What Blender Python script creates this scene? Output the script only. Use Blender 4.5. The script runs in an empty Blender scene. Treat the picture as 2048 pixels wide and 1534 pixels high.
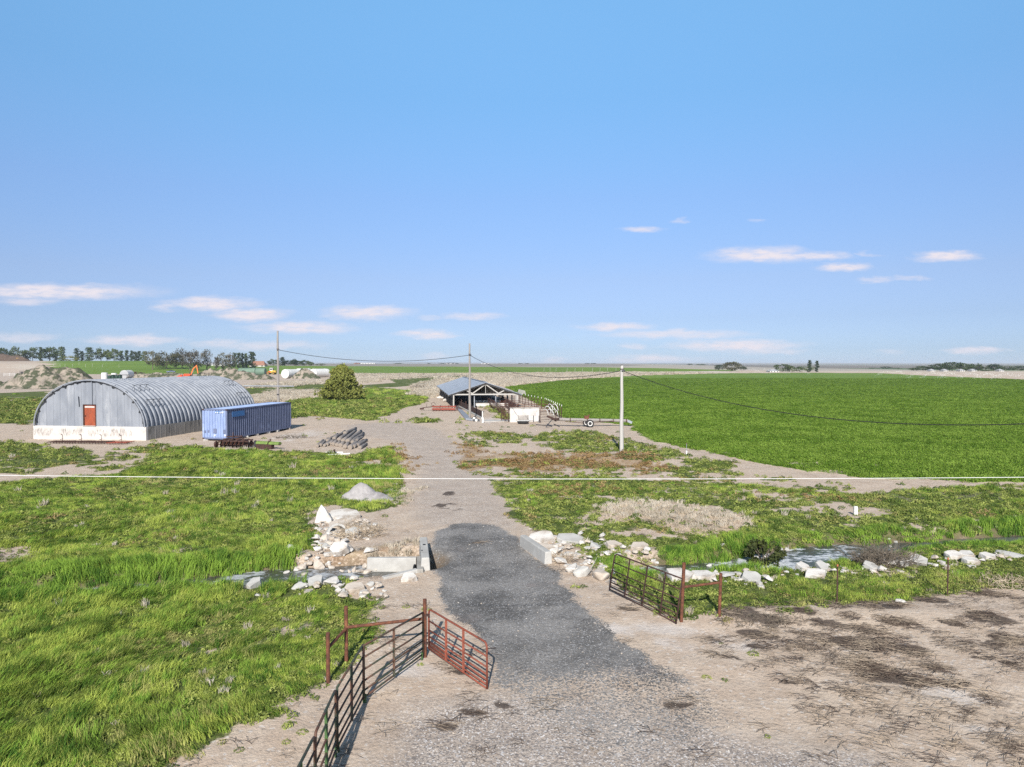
import bpy, bmesh, math, random
import numpy as np
from mathutils import Vector, Matrix

# ------------------------------------------------------------------ camera, sky, sun, exposure
scene = bpy.context.scene
COL = scene.collection
FPX = 1419.0            # focal length in pixels of the 2048 px wide photograph
PITCH = math.atan(40.0 / FPX)
CAMH = 7.0
cam = bpy.data.cameras.new("camera")
cam.sensor_width = 36.0
cam.lens = 36.0 * FPX / 2048.0
cam.clip_start = 0.1
cam.clip_end = 40000.0
camo = bpy.data.objects.new("camera", cam)
camo.location = (0, 0, CAMH)
camo.rotation_euler = (math.pi / 2 - PITCH, 0, 0)
COL.objects.link(camo)
scene.camera = camo

SUN_EL = math.radians(31.0)
SHADOW_DX = 0.075       # the shadows run away from the camera and a little to the right
sun = bpy.data.lights.new("sun", 'SUN')
sun.energy = 4.75
sun.angle = math.radians(0.5)
sun.color = (1.0, 0.955, 0.89)
suno = bpy.data.objects.new("sun", sun)
d = Vector((SHADOW_DX, 1.0, 0)).normalized() * math.cos(SUN_EL) + Vector((0, 0, -math.sin(SUN_EL)))
suno.rotation_euler = d.to_track_quat('-Z', 'Y').to_euler()
suno.location = (0, -20, 60)
COL.objects.link(suno)

scene.view_settings.view_transform = 'Standard'
scene.view_settings.look = 'None'
scene.view_settings.gamma = 1.0
scene.view_settings.exposure = 0.55
scene.cycles.use_denoising = False
scene.cycles.max_bounces = 6
scene.cycles.diffuse_bounces = 3
scene.cycles.glossy_bounces = 3
scene.cycles.transparent_max_bounces = 8

world = bpy.data.worlds.new("World")
scene.world = world
world.use_nodes = True


class NT:
    """small helper to write node trees"""
    def __init__(s, nt):
        s.nt = nt
    def n(s, t, **kw):
        nd = s.nt.nodes.new(t)
        for k, v in kw.items():
            setattr(nd, k, v)
        return nd
    def put(s, sock, v):
        if isinstance(v, bpy.types.NodeSocket):
            s.nt.links.new(v, sock)
        elif v is not None:
            if hasattr(sock, 'default_value'):
                try:
                    sock.default_value = v
                except Exception:
                    if isinstance(v, (tuple, list)) and len(v) == 3:
                        sock.default_value = (*v, 1.0)
                    else:
                        sock.default_value = (v, v, v)
    def math(s, op, a, b=None, c=None, clamp=False):
        nd = s.n('ShaderNodeMath', operation=op, use_clamp=clamp)
        s.put(nd.inputs[0], a)
        if b is not None: s.put(nd.inputs[1], b)
        if c is not None: s.put(nd.inputs[2], c)
        return nd.outputs[0]
    def vmath(s, op, a, b=None, out=0):
        nd = s.n('ShaderNodeVectorMath', operation=op)
        s.put(nd.inputs[0], a)
        if b is not None: s.put(nd.inputs[1], b)
        return nd.outputs[out]
    def mix(s, f, a, b, blend='MIX'):
        nd = s.n('ShaderNodeMix', data_type='RGBA', blend_type=blend)
        nd.clamp_factor = True
        s.put(nd.inputs[0], f); s.put(nd.inputs[6], a); s.put(nd.inputs[7], b)
        return nd.outputs[2]
    def sstep(s, v, lo, hi, a=0.0, b=1.0):
        nd = s.n('ShaderNodeMapRange', interpolation_type='SMOOTHSTEP')
        s.put(nd.inputs[0], v); s.put(nd.inputs[1], lo); s.put(nd.inputs[2], hi)
        s.put(nd.inputs[3], a); s.put(nd.inputs[4], b)
        return nd.outputs[0]
    def noise(s, co, scale, detail=4.0, rough=0.55, stretch=None):
        if stretch is not None:
            co = s.vmath('MULTIPLY', co, stretch)
        nd = s.n('ShaderNodeTexNoise')
        s.put(nd.inputs['Vector'], co)
        nd.inputs['Scale'].default_value = scale
        nd.inputs['Detail'].default_value = detail
        nd.inputs['Roughness'].default_value = rough
        return nd.outputs[0]
    def voro(s, co, scale, out='Color'):
        nd = s.n('ShaderNodeTexVoronoi')
        s.put(nd.inputs['Vector'], co)
        nd.inputs['Scale'].default_value = scale
        return nd.outputs[out]


def tangent(px, py):
    """world direction of a photo pixel as (x/y, z/y)"""
    u = (px - 1024.0) / FPX
    v = (767.0 - py) / FPX
    yy = math.cos(PITCH) + v * math.sin(PITCH)
    zz = -math.sin(PITCH) + v * math.cos(PITCH)
    return u / yy, zz / yy


CLOUDS = [(110, 583, 200, 15, .8), (55, 603, 75, 8, .45), (330, 615, 30, 6, .4), (420, 607, 100, 12, .75), (500, 629, 80, 12, .7),
          (600, 655, 108, 11, .7), (735, 626, 92, 13, .7), (680, 632, 42, 7, .3), (945, 632, 62, 7, .5), (860, 636, 28, 4, .25),
          (855, 668, 65, 8, .65), (265, 680, 98, 10, .55), (40, 675, 85, 8, .35), (440, 688, 65, 8, .4), (540, 692, 110, 10, .42),
          (1525, 510, 106, 15, 1.0), (1630, 511, 72, 8, .6), (1690, 532, 58, 8, .65), (1890, 512, 64, 9, .75), (1740, 508, 28, 4, .3),
          (1755, 558, 34, 6, .4), (1820, 555, 38, 5, .35), (1280, 457, 48, 6, .5), (1360, 440, 18, 6, .3), (1510, 438, 20, 3, .25),
          (1230, 653, 74, 8, .65), (1350, 669, 150, 8, .5), (1470, 690, 140, 11, .65), (1540, 700, 78, 8, .45), (1270, 694, 34, 6, .4),
          (1300, 722, 98, 10, .6), (1105, 724, 30, 8, .55), (1950, 702, 60, 7, .55), (865, 712, 32, 6, .3), (1780, 703, 34, 6, .2),
          (200, 570, 60, 5, .25)]


def make_world():
    nt = NT(world.node_tree)
    for nd in list(world.node_tree.nodes):
        world.node_tree.nodes.remove(nd)
    out = nt.n('ShaderNodeOutputWorld')
    bg = nt.n('ShaderNodeBackground')
    sky = nt.n('ShaderNodeTexSky', sky_type='NISHITA')
    sky.sun_disc = False
    sky.sun_elevation = SUN_EL
    sky.sun_rotation = math.pi + math.atan(SHADOW_DX)     # the sun stands behind the camera
    sky.altitude = 800.0
    sky.air_density = 1.0
    sky.dust_density = 0.6
    sky.ozone_density = 2.2
    hs = nt.n('ShaderNodeHueSaturation')
    hs.inputs['Saturation'].default_value = 1.12
    hs.inputs['Value'].default_value = 1.0
    nt.put(hs.inputs['Color'], sky.outputs[0])
    tc = nt.n('ShaderNodeTexCoord')
    sep = nt.n('ShaderNodeSeparateXYZ')
    nt.put(sep.inputs[0], tc.outputs['Generated'])
    y = nt.math('MAXIMUM', sep.outputs[1], 0.05)
    a = nt.math('DIVIDE', sep.outputs[0], y)
    e = nt.math('DIVIDE', sep.outputs[2], y)
    cmb = nt.n('ShaderNodeCombineXYZ')
    nt.put(cmb.inputs[0], a); nt.put(cmb.inputs[1], e)
    co = cmb.outputs[0]
    w1 = nt.n('ShaderNodeTexNoise'); w1.inputs['Scale'].default_value = 1.0
    w1.inputs['Detail'].default_value = 5.0; w1.inputs['Roughness'].default_value = 0.6
    nt.put(w1.inputs['Vector'], nt.vmath('MULTIPLY', co, (22, 75, 1)))
    warp = nt.vmath('MULTIPLY', nt.vmath('SUBTRACT', w1.outputs['Color'], (.5, .5, .5)), (.06, .017, 0))
    cw = nt.vmath('ADD', co, warp)
    acc = None
    for px, py, hw, hh, op in CLOUDS:
        a0, e0 = tangent(px, py)
        dlt = nt.vmath('SUBTRACT', cw, (a0, e0, 0))
        ln = nt.vmath('LENGTH', nt.vmath('MULTIPLY', dlt, (FPX / hw / 1.15, FPX / hh / 1.3, 0)), out=1)
        den = nt.sstep(ln, 1.15, 0.2, 0.0, min(1.0, op * 1.45))
        acc = den if acc is None else nt.math('MAXIMUM', acc, den)
    fine = nt.noise(co, 1.0, 6.0, 0.6, (45, 190, 1))
    acc = nt.math('MULTIPLY', acc, nt.sstep(fine, 0.25, 0.62, 0.45, 1.0))
    ok = nt.math('GREATER_THAN', sep.outputs[1], 0.1)
    acc = nt.math('MULTIPLY', acc, ok, clamp=True)
    # a pale veil low over the horizon
    # the real sky is a little less bright and bluer away from the horizon than the model's
    elev = nt.math('MULTIPLY', sep.outputs[2], 1.0)
    rp = nt.n('ShaderNodeValToRGB')
    cr = rp.color_ramp
    cr.elements[0].position, cr.elements[0].color = SKY_TINT[0][0], SKY_TINT[0][1]
    cr.elements[1].position, cr.elements[1].color = SKY_TINT[-1][0], SKY_TINT[-1][1]
    for pos, cc in SKY_TINT[1:-1]:
        cr.elements.new(pos).color = cc
    nt.put(rp.inputs[0], elev)
    tint = rp.outputs[0]
    base = nt.mix(1.0, hs.outputs[0], tint, 'MULTIPLY')
    col = nt.mix(acc, base, CLOUD_COL)
    nt.put(bg.inputs[0], col)
    bg.inputs[1].default_value = 0.12
    nt.put(out.inputs[0], bg.outputs[0])


SKY_TINT = [(0.0, (.38, .49, .84, 1)), (.019, (.345, .43, .72, 1)), (.061, (.41, .43, .61, 1)), (.116, (.58, .53, .63, 1)),
            (.223, (.80, .765, .82, 1)), (.345, (1.0, 1.11, 1.07, 1)), (.45, (1.33, 1.48, 1.34, 1)), (.60, (1.1, .95, .74, 1)), (1.0, (.85, .68, .50, 1))]
CLOUD_COL = (4.95, 4.62, 4.95, 1)
make_world()

rng = np.random.default_rng(7)
random.seed(11)


# ------------------------------------------------------------------ numeric noise, pixel to ground
def _hash(ix, iy, seed):
    n = (ix.astype(np.int64) * 374761393 + iy.astype(np.int64) * 668265263 + seed * 974634777) & 0x7fffffff
    n = ((n ^ (n >> 13)) * 1274126177) & 0x7fffffff
    return ((n ^ (n >> 16)) & 0xffff) / 65535.0


def vnoise(x, y, seed=0):
    x0 = np.floor(x); y0 = np.floor(y)
    fx = x - x0; fy = y - y0
    fx = fx * fx * (3 - 2 * fx); fy = fy * fy * (3 - 2 * fy)
    a = _hash(x0, y0, seed); b = _hash(x0 + 1, y0, seed)
    c = _hash(x0, y0 + 1, seed); dd = _hash(x0 + 1, y0 + 1, seed)
    return (a * (1 - fx) + b * fx) * (1 - fy) + (c * (1 - fx) + dd * fx) * fy


def fbm(x, y, wl, octv=4, seed=0, gain=0.55):
    """0..1 noise whose first octave has wavelength wl (metres)"""
    s = 0.0; amp = 1.0; tot = 0.0
    for k in range(octv):
        f = (2.03 ** k) / wl
        s = s + amp * vnoise(x * f + 17.3 * k, y * f - 9.1 * k, seed + 31 * k)
        tot += amp; amp *= gain
    return s / tot


def sst(v, lo, hi):
    t = np.clip((v - lo) / (hi - lo), 0, 1)
    return t * t * (3 - 2 * t)


def hfar(x, y):
    x = np.asarray(x, float); y = np.asarray(y, float)
    r = x / np.maximum(y, 1.0)
    wl = 1 - sst(r, -0.50, -0.355)
    wc = sst(r, -0.46, -0.35) * (1 - sst(r, 0.12, 0.42))
    far = 1 - sst(y, 1500, 4000)
    z = 9.6 * wl * sst(y, 430, 700) * far
    z = z + 5.2 * wc * sst(y, 420, 1100) * far
    z = z + 1.1 * sst(y, 260, 520) * wc
    return z


def raydir(px, py):
    u = (px - 1024.0) / FPX; v = (767.0 - py) / FPX
    return np.array([u, math.cos(PITCH) + v * math.sin(PITCH), -math.sin(PITCH) + v * math.cos(PITCH)])


def P(px, py, z=0.0):
    dr = raydir(px, py)
    t = (z - CAMH) / dr[2]
    return Vector((dr[0] * t, dr[1] * t, z))


def G(px, py):
    """ground point seen at a photo pixel (far relief included)"""
    dr = raydir(px, py)
    t = 3.0
    prev = t
    while t < 14000:
        z = CAMH + dr[2] * t
        if z <= float(hfar(dr[0] * t, dr[1] * t)):
            lo, hi = prev, t
            for _ in range(30):
                m = (lo + hi) / 2
                if CAMH + dr[2] * m <= float(hfar(dr[0] * m, dr[1] * m)): hi = m
                else: lo = m
            t = hi
            break
        prev = t
        t *= 1.02
    return Vector((dr[0] * t, dr[1] * t, float(hfar(dr[0] * t, dr[1] * t))))


def seg_dist(X, Y, pts):
    best = np.full(X.shape, 1e9)
    for (x0, y0), (x1, y1) in zip(pts[:-1], pts[1:]):
        dx, dy = x1 - x0, y1 - y0
        t = np.clip(((X - x0) * dx + (Y - y0) * dy) / (dx * dx + dy * dy), 0, 1)
        best = np.minimum(best, np.hypot(X - x0 - t * dx, Y - y0 - t * dy))
    return best


# the creek: two runs of water, joined by the culvert under the road
CREEK_L = [(P(px, py, -.45).x, P(px, py, -.45).y) for px, py in
           [(-700, 1255), (-200, 1216), (0, 1203), (180, 1192), (330, 1181), (460, 1169), (600, 1160), (720, 1152), (812, 1140)]]
CREEK_R = [(P(px, py, -.45).x, P(px, py, -.45).y) for px, py in
           [(1300, 1153), (1400, 1145), (1540, 1132), (1640, 1120), (1720, 1109), (1800, 1101), (1960, 1093), (2048, 1087), (2400, 1066), (3000, 1040)]]


def ditch(X, Y):
    """0 away from the creek, 1 at its bed"""
    out = np.zeros(X.shape)
    m = (Y > 12) & (Y < 42)
    x, y = X[m], Y[m]
    wob = (fbm(x, y, 3.0, 3, 5) - .5) * .7
    dl = seg_dist(x, y, CREEK_L) + wob
    dr = seg_dist(x, y, CREEK_R) + wob
    hl = .38 + .42 * sst(x, -10.5, -8.5)
    hr = .45 + .55 * sst(x, 7.6, 9.2) * (1 - sst(x, 13.4, 14.6)) 
    vl = 1 - sst(dl, hl, hl + 1.0)
    vr = 1 - sst(dr, hr, hr + 1.1)
    out[m] = np.maximum(vl, vr)
    return out


BUMPS = []     # x, y, rx, ry, height
for px, py, rx, ry, h in [(1350, 1038, 3.2, 2.4, .14), (1262, 916, 3.0, 2.2, .35), (1600, 1230, 4.0, .9, .18), (900, 762, 16, 9, 1.0),
                          (600, 772, 16, 14, .6), (1100, 752, 60, 30, .3)]:
    g = P(px, py)
    BUMPS.append((g.x, g.y, rx, ry, h))


def terrain(X, Y):
    X = np.asarray(X, float); Y = np.asarray(Y, float)
    z = hfar(X, Y)
    near = 1 - sst(Y, 60, 140)
    z = z + (fbm(X, Y, 6.0, 3, 3) - .5) * .16 * near + (fbm(X, Y, .9, 3, 4) - .5) * .05 * near
    for bx, by, rx, ry, h in BUMPS:
        q = ((X - bx) / rx) ** 2 + ((Y - by) / ry) ** 2
        z = z + h * np.exp(-q)
    z = z - .62 * ditch(X, Y)
    return z


def tz(x, y):
    return float(terrain(np.array([x]), np.array([y]))[0])


def on(px, py, dz=0.0):
    g = G(px, py)
    g.z = tz(g.x, g.y) + dz
    return g


# ------------------------------------------------------------------ ground cover masks
def sd_poly(x, y, pts):
    n = len(pts)
    best = np.full(x.shape, 1e9)
    inside = np.zeros(x.shape, bool)
    for i in range(n):
        x0, y0 = pts[i]; x1, y1 = pts[(i + 1) % n]
        dx, dy = x1 - x0, y1 - y0
        t = np.clip(((x - x0) * dx + (y - y0) * dy) / max(dx * dx + dy * dy, 1e-9), 0, 1)
        best = np.minimum(best, np.hypot(x - x0 - t * dx, y - y0 - t * dy))
        c = ((y0 > y) != (y1 > y))
        xi = (x1 - x0) * (y - y0) / ((y1 - y0) if abs(y1 - y0) > 1e-9 else 1e-9) + x0
        inside ^= (c & (x < xi))
    return np.where(inside, best, -best)


def pmask(X, Y, poly, soft=.5, amp=.9, wl=2.0, seed=0):
    pts = poly if poly and isinstance(poly[0], Vector) else [G(*p) for p in poly]
    pts = [(p.x, p.y) for p in pts]
    ax = [p[0] for p in pts]; ay = [p[1] for p in pts]
    pad = soft + amp + 1
    m = (X > min(ax) - pad) & (X < max(ax) + pad) & (Y > min(ay) - pad) & (Y < max(ay) + pad)
    out = np.zeros(X.shape)
    if not m.any():
        return out
    x, y = X[m], Y[m]
    sd = sd_poly(x, y, pts) + (fbm(x, y, wl, 4, seed) - .5) * 2 * amp
    out[m] = sst(sd, -soft, soft)
    return out


def emask(X, Y, lst, seed=0, amp=.5):
    """soft ellipses given in photo pixels: cx, cy, hw, hh"""
    out = np.zeros(X.shape)
    for k, (cx, cy, hw, hh) in enumerate(lst):
        c = P(cx, cy)
        rx = hw / FPX * c.y; ry = max(hh * c.y * c.y / (FPX * CAMH), .12)
        m = (abs(X - c.x) < 2.2 * rx) & (abs(Y - c.y) < 2.6 * ry)
        if not m.any():
            continue
        x, y = X[m], Y[m]
        q = np.hypot((x - c.x) / rx, (y - c.y + (x - c.x) * .25) / ry)
        q = q + (fbm(x, y, .7, 3, seed + k) - .5) * 1.6 * amp * 2
        out[m] = np.maximum(out[m], 1 - sst(q, .35, 1.25))
    return out


MEADOW = [(-900, 1000), (-100, 975), (60, 958), (180, 950), (250, 945), (285, 930), (300, 905), (400, 893), (430, 900), (520, 902), (640, 906),
          (700, 914), (760, 897), (795, 893), (815, 925), (822, 950), (800, 970), (802, 990), (795, 1008), (740, 1022), (700, 1013), (660, 1010),
          (632, 1022), (625, 1040), (645, 1060), (650, 1078), (636, 1092), (592, 1102), (570, 1130), (640, 1146), (735, 1150), (700, 1190), (722, 1200),
          (755, 1196), (760, 1212), (735, 1232), (742, 1258), (705, 1290), (680, 1340), (648, 1385), (590, 1402), (568, 1432), (480, 1442), (390, 1500),
          (330, 1540), (200, 1640), (-900, 1700)]
RIGHT = [(1062, 1046), (1002, 1012), (1015, 985), (990, 962), (1040, 954), (1230, 956), (1330, 962), (1500, 968), (1650, 985), (1800, 985),
         (1900, 975), (2048, 972), (2600, 985), (2900, 1110), (2300, 1125), (2048, 1142), (1900, 1176), (1650, 1212), (1480, 1228), (1362, 1238), (1310, 1200), (1225, 1140),
         (1165, 1100), (1105, 1072)]
GREENS = [  # cover, polygon
    (1.0, MEADOW), (.80, RIGHT),
    (.85, [(-300, 905), (-40, 890), (40, 882), (110, 895), (180, 902), (195, 915), (120, 930), (60, 945), (-300, 955)]),
    (.8, [(240, 900), (310, 890), (400, 895), (380, 908), (280, 908)]),
    (.55, [(130, 925), (220, 905), (290, 912), (280, 930), (200, 945)]),
    (.52, [(920, 868), (990, 862), (1040, 872), (1100, 868), (1110, 885), (1010, 897), (930, 890)]),
    (.60, [(1080, 868), (1180, 862), (1250, 880), (1330, 897), (1380, 915), (1300, 925), (1240, 905), (1130, 905), (1080, 890)]),
    (.40, [(960, 920), (1060, 905), (1170, 912), (1320, 918), (1460, 925), (1480, 945), (1300, 953), (1100, 953), (940, 950), (925, 920)]),
    (.36, [(1300, 930), (1500, 948), (1640, 962), (1760, 975), (1640, 985), (1400, 965)]),
    (.96, [(582, 836), (578, 803), (640, 795), (742, 774), (800, 779), (858, 790), (853, 806), (800, 818), (770, 832), (745, 842), (680, 836), (620, 832)]),
    (.9, [(470, 778), (560, 772), (650, 768), (660, 778), (580, 785), (470, 790)]),
    (.85, [(730, 770), (800, 765), (880, 760), (880, 768), (800, 774), (730, 776)]),
    (.85, [(-400, 795), (0, 786), (100, 782), (90, 800), (70, 838), (60, 850), (0, 846), (-400, 850)]),
    (.75, [(820, 838), (870, 835), (880, 842), (840, 846)]),
    (.9, [(2048, 1142), (2100, 1180), (1960, 1170)]),
    (.9, [(963, 804), (985, 808), (1012, 832), (1006, 838), (985, 822)]),
    (.8, [(780, 758), (880, 752), (960, 754), (880, 764), (790, 766)]),
]
BARE = [  # bare earth inside the grass
    (.95, [(1195, 1012), (1262, 1000), (1355, 1004), (1450, 1018), (1512, 1040), (1490, 1060), (1440, 1076), (1370, 1068), (1300, 1050), (1215, 1036)]),
    (.95, [(1645, 1022), (1700, 1010), (1780, 1016), (1772, 1034), (1700, 1038)]),
    (.7, [(775, 893), (803, 886), (834, 925), (834, 957), (790, 962)]),
    (.8, [(-60, 1098), (60, 1092), (120, 1108), (60, 1122), (-60, 1132)]),
    (.7, [(262, 1098), (330, 1092), (420, 1100), (330, 1110)]),
    (.75, [(700, 925), (770, 918), (775, 932), (715, 935)]),
    (.45, [(1280, 962), (1500, 975), (1660, 988), (1640, 1004), (1450, 1000), (1290, 984)]),
    (.40, [(1750, 985), (2048, 978), (2048, 1000), (1800, 1004)]),
    (.75, [(1060, 1036), (1200, 1030), (1290, 1040), (1190, 1046)]),
    (.65, [(380, 1290), (520, 1280), (540, 1300), (400, 1310)]),
    (.6, [(540, 1230), (600, 1225), (640, 1260), (560, 1275)]),
    (.75, [(1180, 1100), (1300, 1090), (1310, 1112), (1200, 1112)]),
    (.65, [(1690, 1140), (1840, 1130), (1860, 1150), (1700, 1165)]),
    (.9, [(1230, 1238), (1232, 1200), (1300, 1222), (1366, 1240), (1480, 1230), (1660, 1212), (1700, 1225), (1500, 1245), (1360, 1262)]),
]
DRYS = [(.7, [(596, 1092), (700, 1082), (838, 1090), (832, 1115), (735, 1118), (690, 1140), (600, 1146)]),
        (.8, [(770, 895), (800, 888), (830, 925), (832, 955), (800, 960), (785, 930)]),
        (.8, [(900, 885), (940, 890), (985, 905), (1140, 905), (1300, 915), (1330, 940), (1230, 950), (940, 952), (925, 930)]),
        (.45, [(1050, 965), (1200, 960), (1260, 985), (1150, 1000), (1030, 995)]),
        (.5, [(1500, 975), (1640, 985), (1720, 1000), (1640, 1008), (1520, 995)]),
        (.5, [(640, 925), (800, 920), (815, 950), (700, 965), (640, 950)])]
CROP_EDGE = [(1012, 774), (1040, 789), (1085, 812), (1132, 836), (1175, 840), (1262, 852), (1300, 880), (1420, 905), (1500, 922), (1640, 945), (1750, 957), (2048, 967),
             (2600, 975), (3200, 960), (3200, 800), (2400, 772), (2048, 759.5), (1950, 755), (1850, 751), (1760, 746.2), (1600, 745.4), (1450, 746.4), (1330, 749.5), (1230, 753.5), (1120, 761)]
FIELDS = [[(95, 742), (110, 727), (200, 723), (300, 722), (480, 726), (530, 737), (480, 741), (300, 742)],
          [(470, 746), (520, 735), (700, 733.5), (1000, 734.6), (1230, 737), (1480, 740), (1480, 741.5), (1240, 745), (1050, 746), (860, 748), (700, 747), (520, 748)],
          [(380, 745), (470, 733), (530, 730), (540, 742), (470, 746)]]
STRAWS = [(.5, [(1205, 1014), (1262, 1003), (1355, 1007), (1450, 1021), (1500, 1040), (1430, 1068), (1370, 1062), (1300, 1046), (1225, 1034)]),
          (.95, [(690, 763), (700, 748), (860, 748.5), (1050, 746.5), (1240, 745.2), (1440, 742), (1470, 745), (1330, 749), (1230, 753), (1120, 760), (1012, 772), (980, 770), (930, 752), (800, 758)]),
          (.9, [(480, 776), (560, 764), (660, 760), (720, 756), (760, 764), (660, 770), (560, 776)]),
          (.9, [(490, 795), (560, 782), (640, 782), (660, 790), (600, 800), (500, 808)]),
          (.8, [(820, 790), (830, 768), (900, 758), (940, 762), (880, 780), (866, 795)]),
          (.6, [(0, 742), (0, 728), (100, 726), (95, 742)]),
          (.6, [(840, 978), (740, 1000), (790, 1006), (800, 990)]),
          (.55, [(715, 1100), (830, 1085), (836, 1112), (735, 1112)]),
          (.5, [(1490, 741), (1700, 737), (2100, 738), (2100, 748), (1800, 745), (1600, 744)])]
ASPH = [(862, 1084), (880, 1060), (925, 1046), (985, 1050), (1033, 1076), (1050, 1100), (1100, 1132), (1128, 1165), (1160, 1200), (1195, 1240), (1240, 1284),
        (1290, 1312), (1345, 1345), (1408, 1368), (1330, 1372), (1270, 1366), (1230, 1400), (1130, 1392), (1040, 1400), (985, 1368), (975, 1310), (900, 1222), (880, 1180), (863, 1140), (856, 1100)]
ASPH4 = [(985, 1340), (1345, 1345), (1440, 1385), (1480, 1440), (1400, 1490), (1250, 1500), (1100, 1470), (1010, 1420)]
ASPH2 = [(1220, 1402), (1300, 1420), (1400, 1450), (1420, 1480), (1330, 1470), (1250, 1445)]
ASPH3 = [(1390, 1432), (1470, 1436), (1470, 1456), (1400, 1455)]
ROAD = [(860, 1050), (832, 1010), (838, 950), (818, 905), (790, 880), (700, 868), (690, 850), (800, 842), (870, 858), (905, 880), (935, 905), (985, 950), (1000, 1000), (1035, 1062), (950, 1050)]
APRON = [(720, 1545), (800, 1440), (900, 1400), (1000, 1388), (1180, 1398), (1330, 1430), (1480, 1480), (1700, 1540), (2200, 1700), (2200, 2600), (300, 2600), (500, 1700)]
YARD = [(-300, 786), (-300, 748), (0, 745), (200, 743), (470, 744), (560, 752), (720, 757), (640, 764), (520, 770), (420, 776), (0, 785)]
PALES = [(1345, 1290, 40, 12), (1480, 1290, 60, 14), (1130, 1345, 25, 8), (870, 1340, 60, 14), (1240, 1262, 40, 10), (1330, 1262, 60, 12),
         (820, 1345, 40, 8), (980, 840, 25, 6), (1290, 1340, 50, 8), (600, 870, 50, 12), (1700, 1300, 30, 8), (1900, 1390, 70, 16), (1980, 1460, 80, 12)]
SCORCH = [(1430, 1245), (1600, 1222), (2048, 1172), (2500, 1140), (2500, 1420), (1980, 1440), (1700, 1400), (1500, 1330)]
CHARS = [(1500, 1240, 90, 14), (1600, 1232, 28, 9), (1660, 1220, 42, 7), (1755, 1214, 48, 11), (1845, 1197, 50, 7), (1970, 1187, 95, 9), (1725, 1262, 75, 10),
         (1655, 1277, 52, 12), (1777, 1292, 115, 17), (1526, 1273, 42, 9), (1508, 1294, 22, 6), (1464, 1321, 34, 11), (1570, 1303, 24, 9), (1722, 1333, 72, 18),
         (1782, 1357, 62, 14), (1870, 1362, 75, 11), (1870, 1333, 62, 10), (1960, 1310, 38, 9), (2013, 1324, 24, 9), (2020, 1276, 34, 11), (1945, 1282, 54, 7),
         (1990, 1238, 44, 15), (1797, 1247, 62, 9), (1903, 1247, 34, 9), (1580, 1367, 24, 5), (1412, 1281, 28, 7), (1350, 1410, 45, 12), (895, 1452, 30, 9),
         (1003, 1412, 20, 7), (945, 1425, 26, 5), (2150, 1250, 80, 20), (2200, 1330, 90, 20), (1260, 1222, 30, 4), (925, 1345, 18, 4), (960, 1088, 25, 5), (905, 1013, 34, 7),
         (900, 988, 14, 5), (1305, 1044, 26, 5), (1380, 1050, 50, 7), (1290, 1030, 30, 5)]

def field_poly(pts):
    return [Vector((r_ * y_, y_, 0)) for r_, y_ in pts]


FIELDS += [field_poly([(-.645, 455), (-.655, 800), (-.50, 800), (-.36, 830), (-.345, 560), (-.36, 445)]),
           field_poly([(-.40, 470), (-.40, 860), (-.25, 800), (0, 740), (.20, 700), (.31, 680), (.31, 640), (.15, 540), (0, 480), (-.22, 470)])]
_gp = {}


def cached(poly):
    k = id(poly)
    if k not in _gp:
        _gp[k] = list(poly) if isinstance(poly[0], Vector) else [G(*p) for p in poly]
    return _gp[k]


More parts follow.
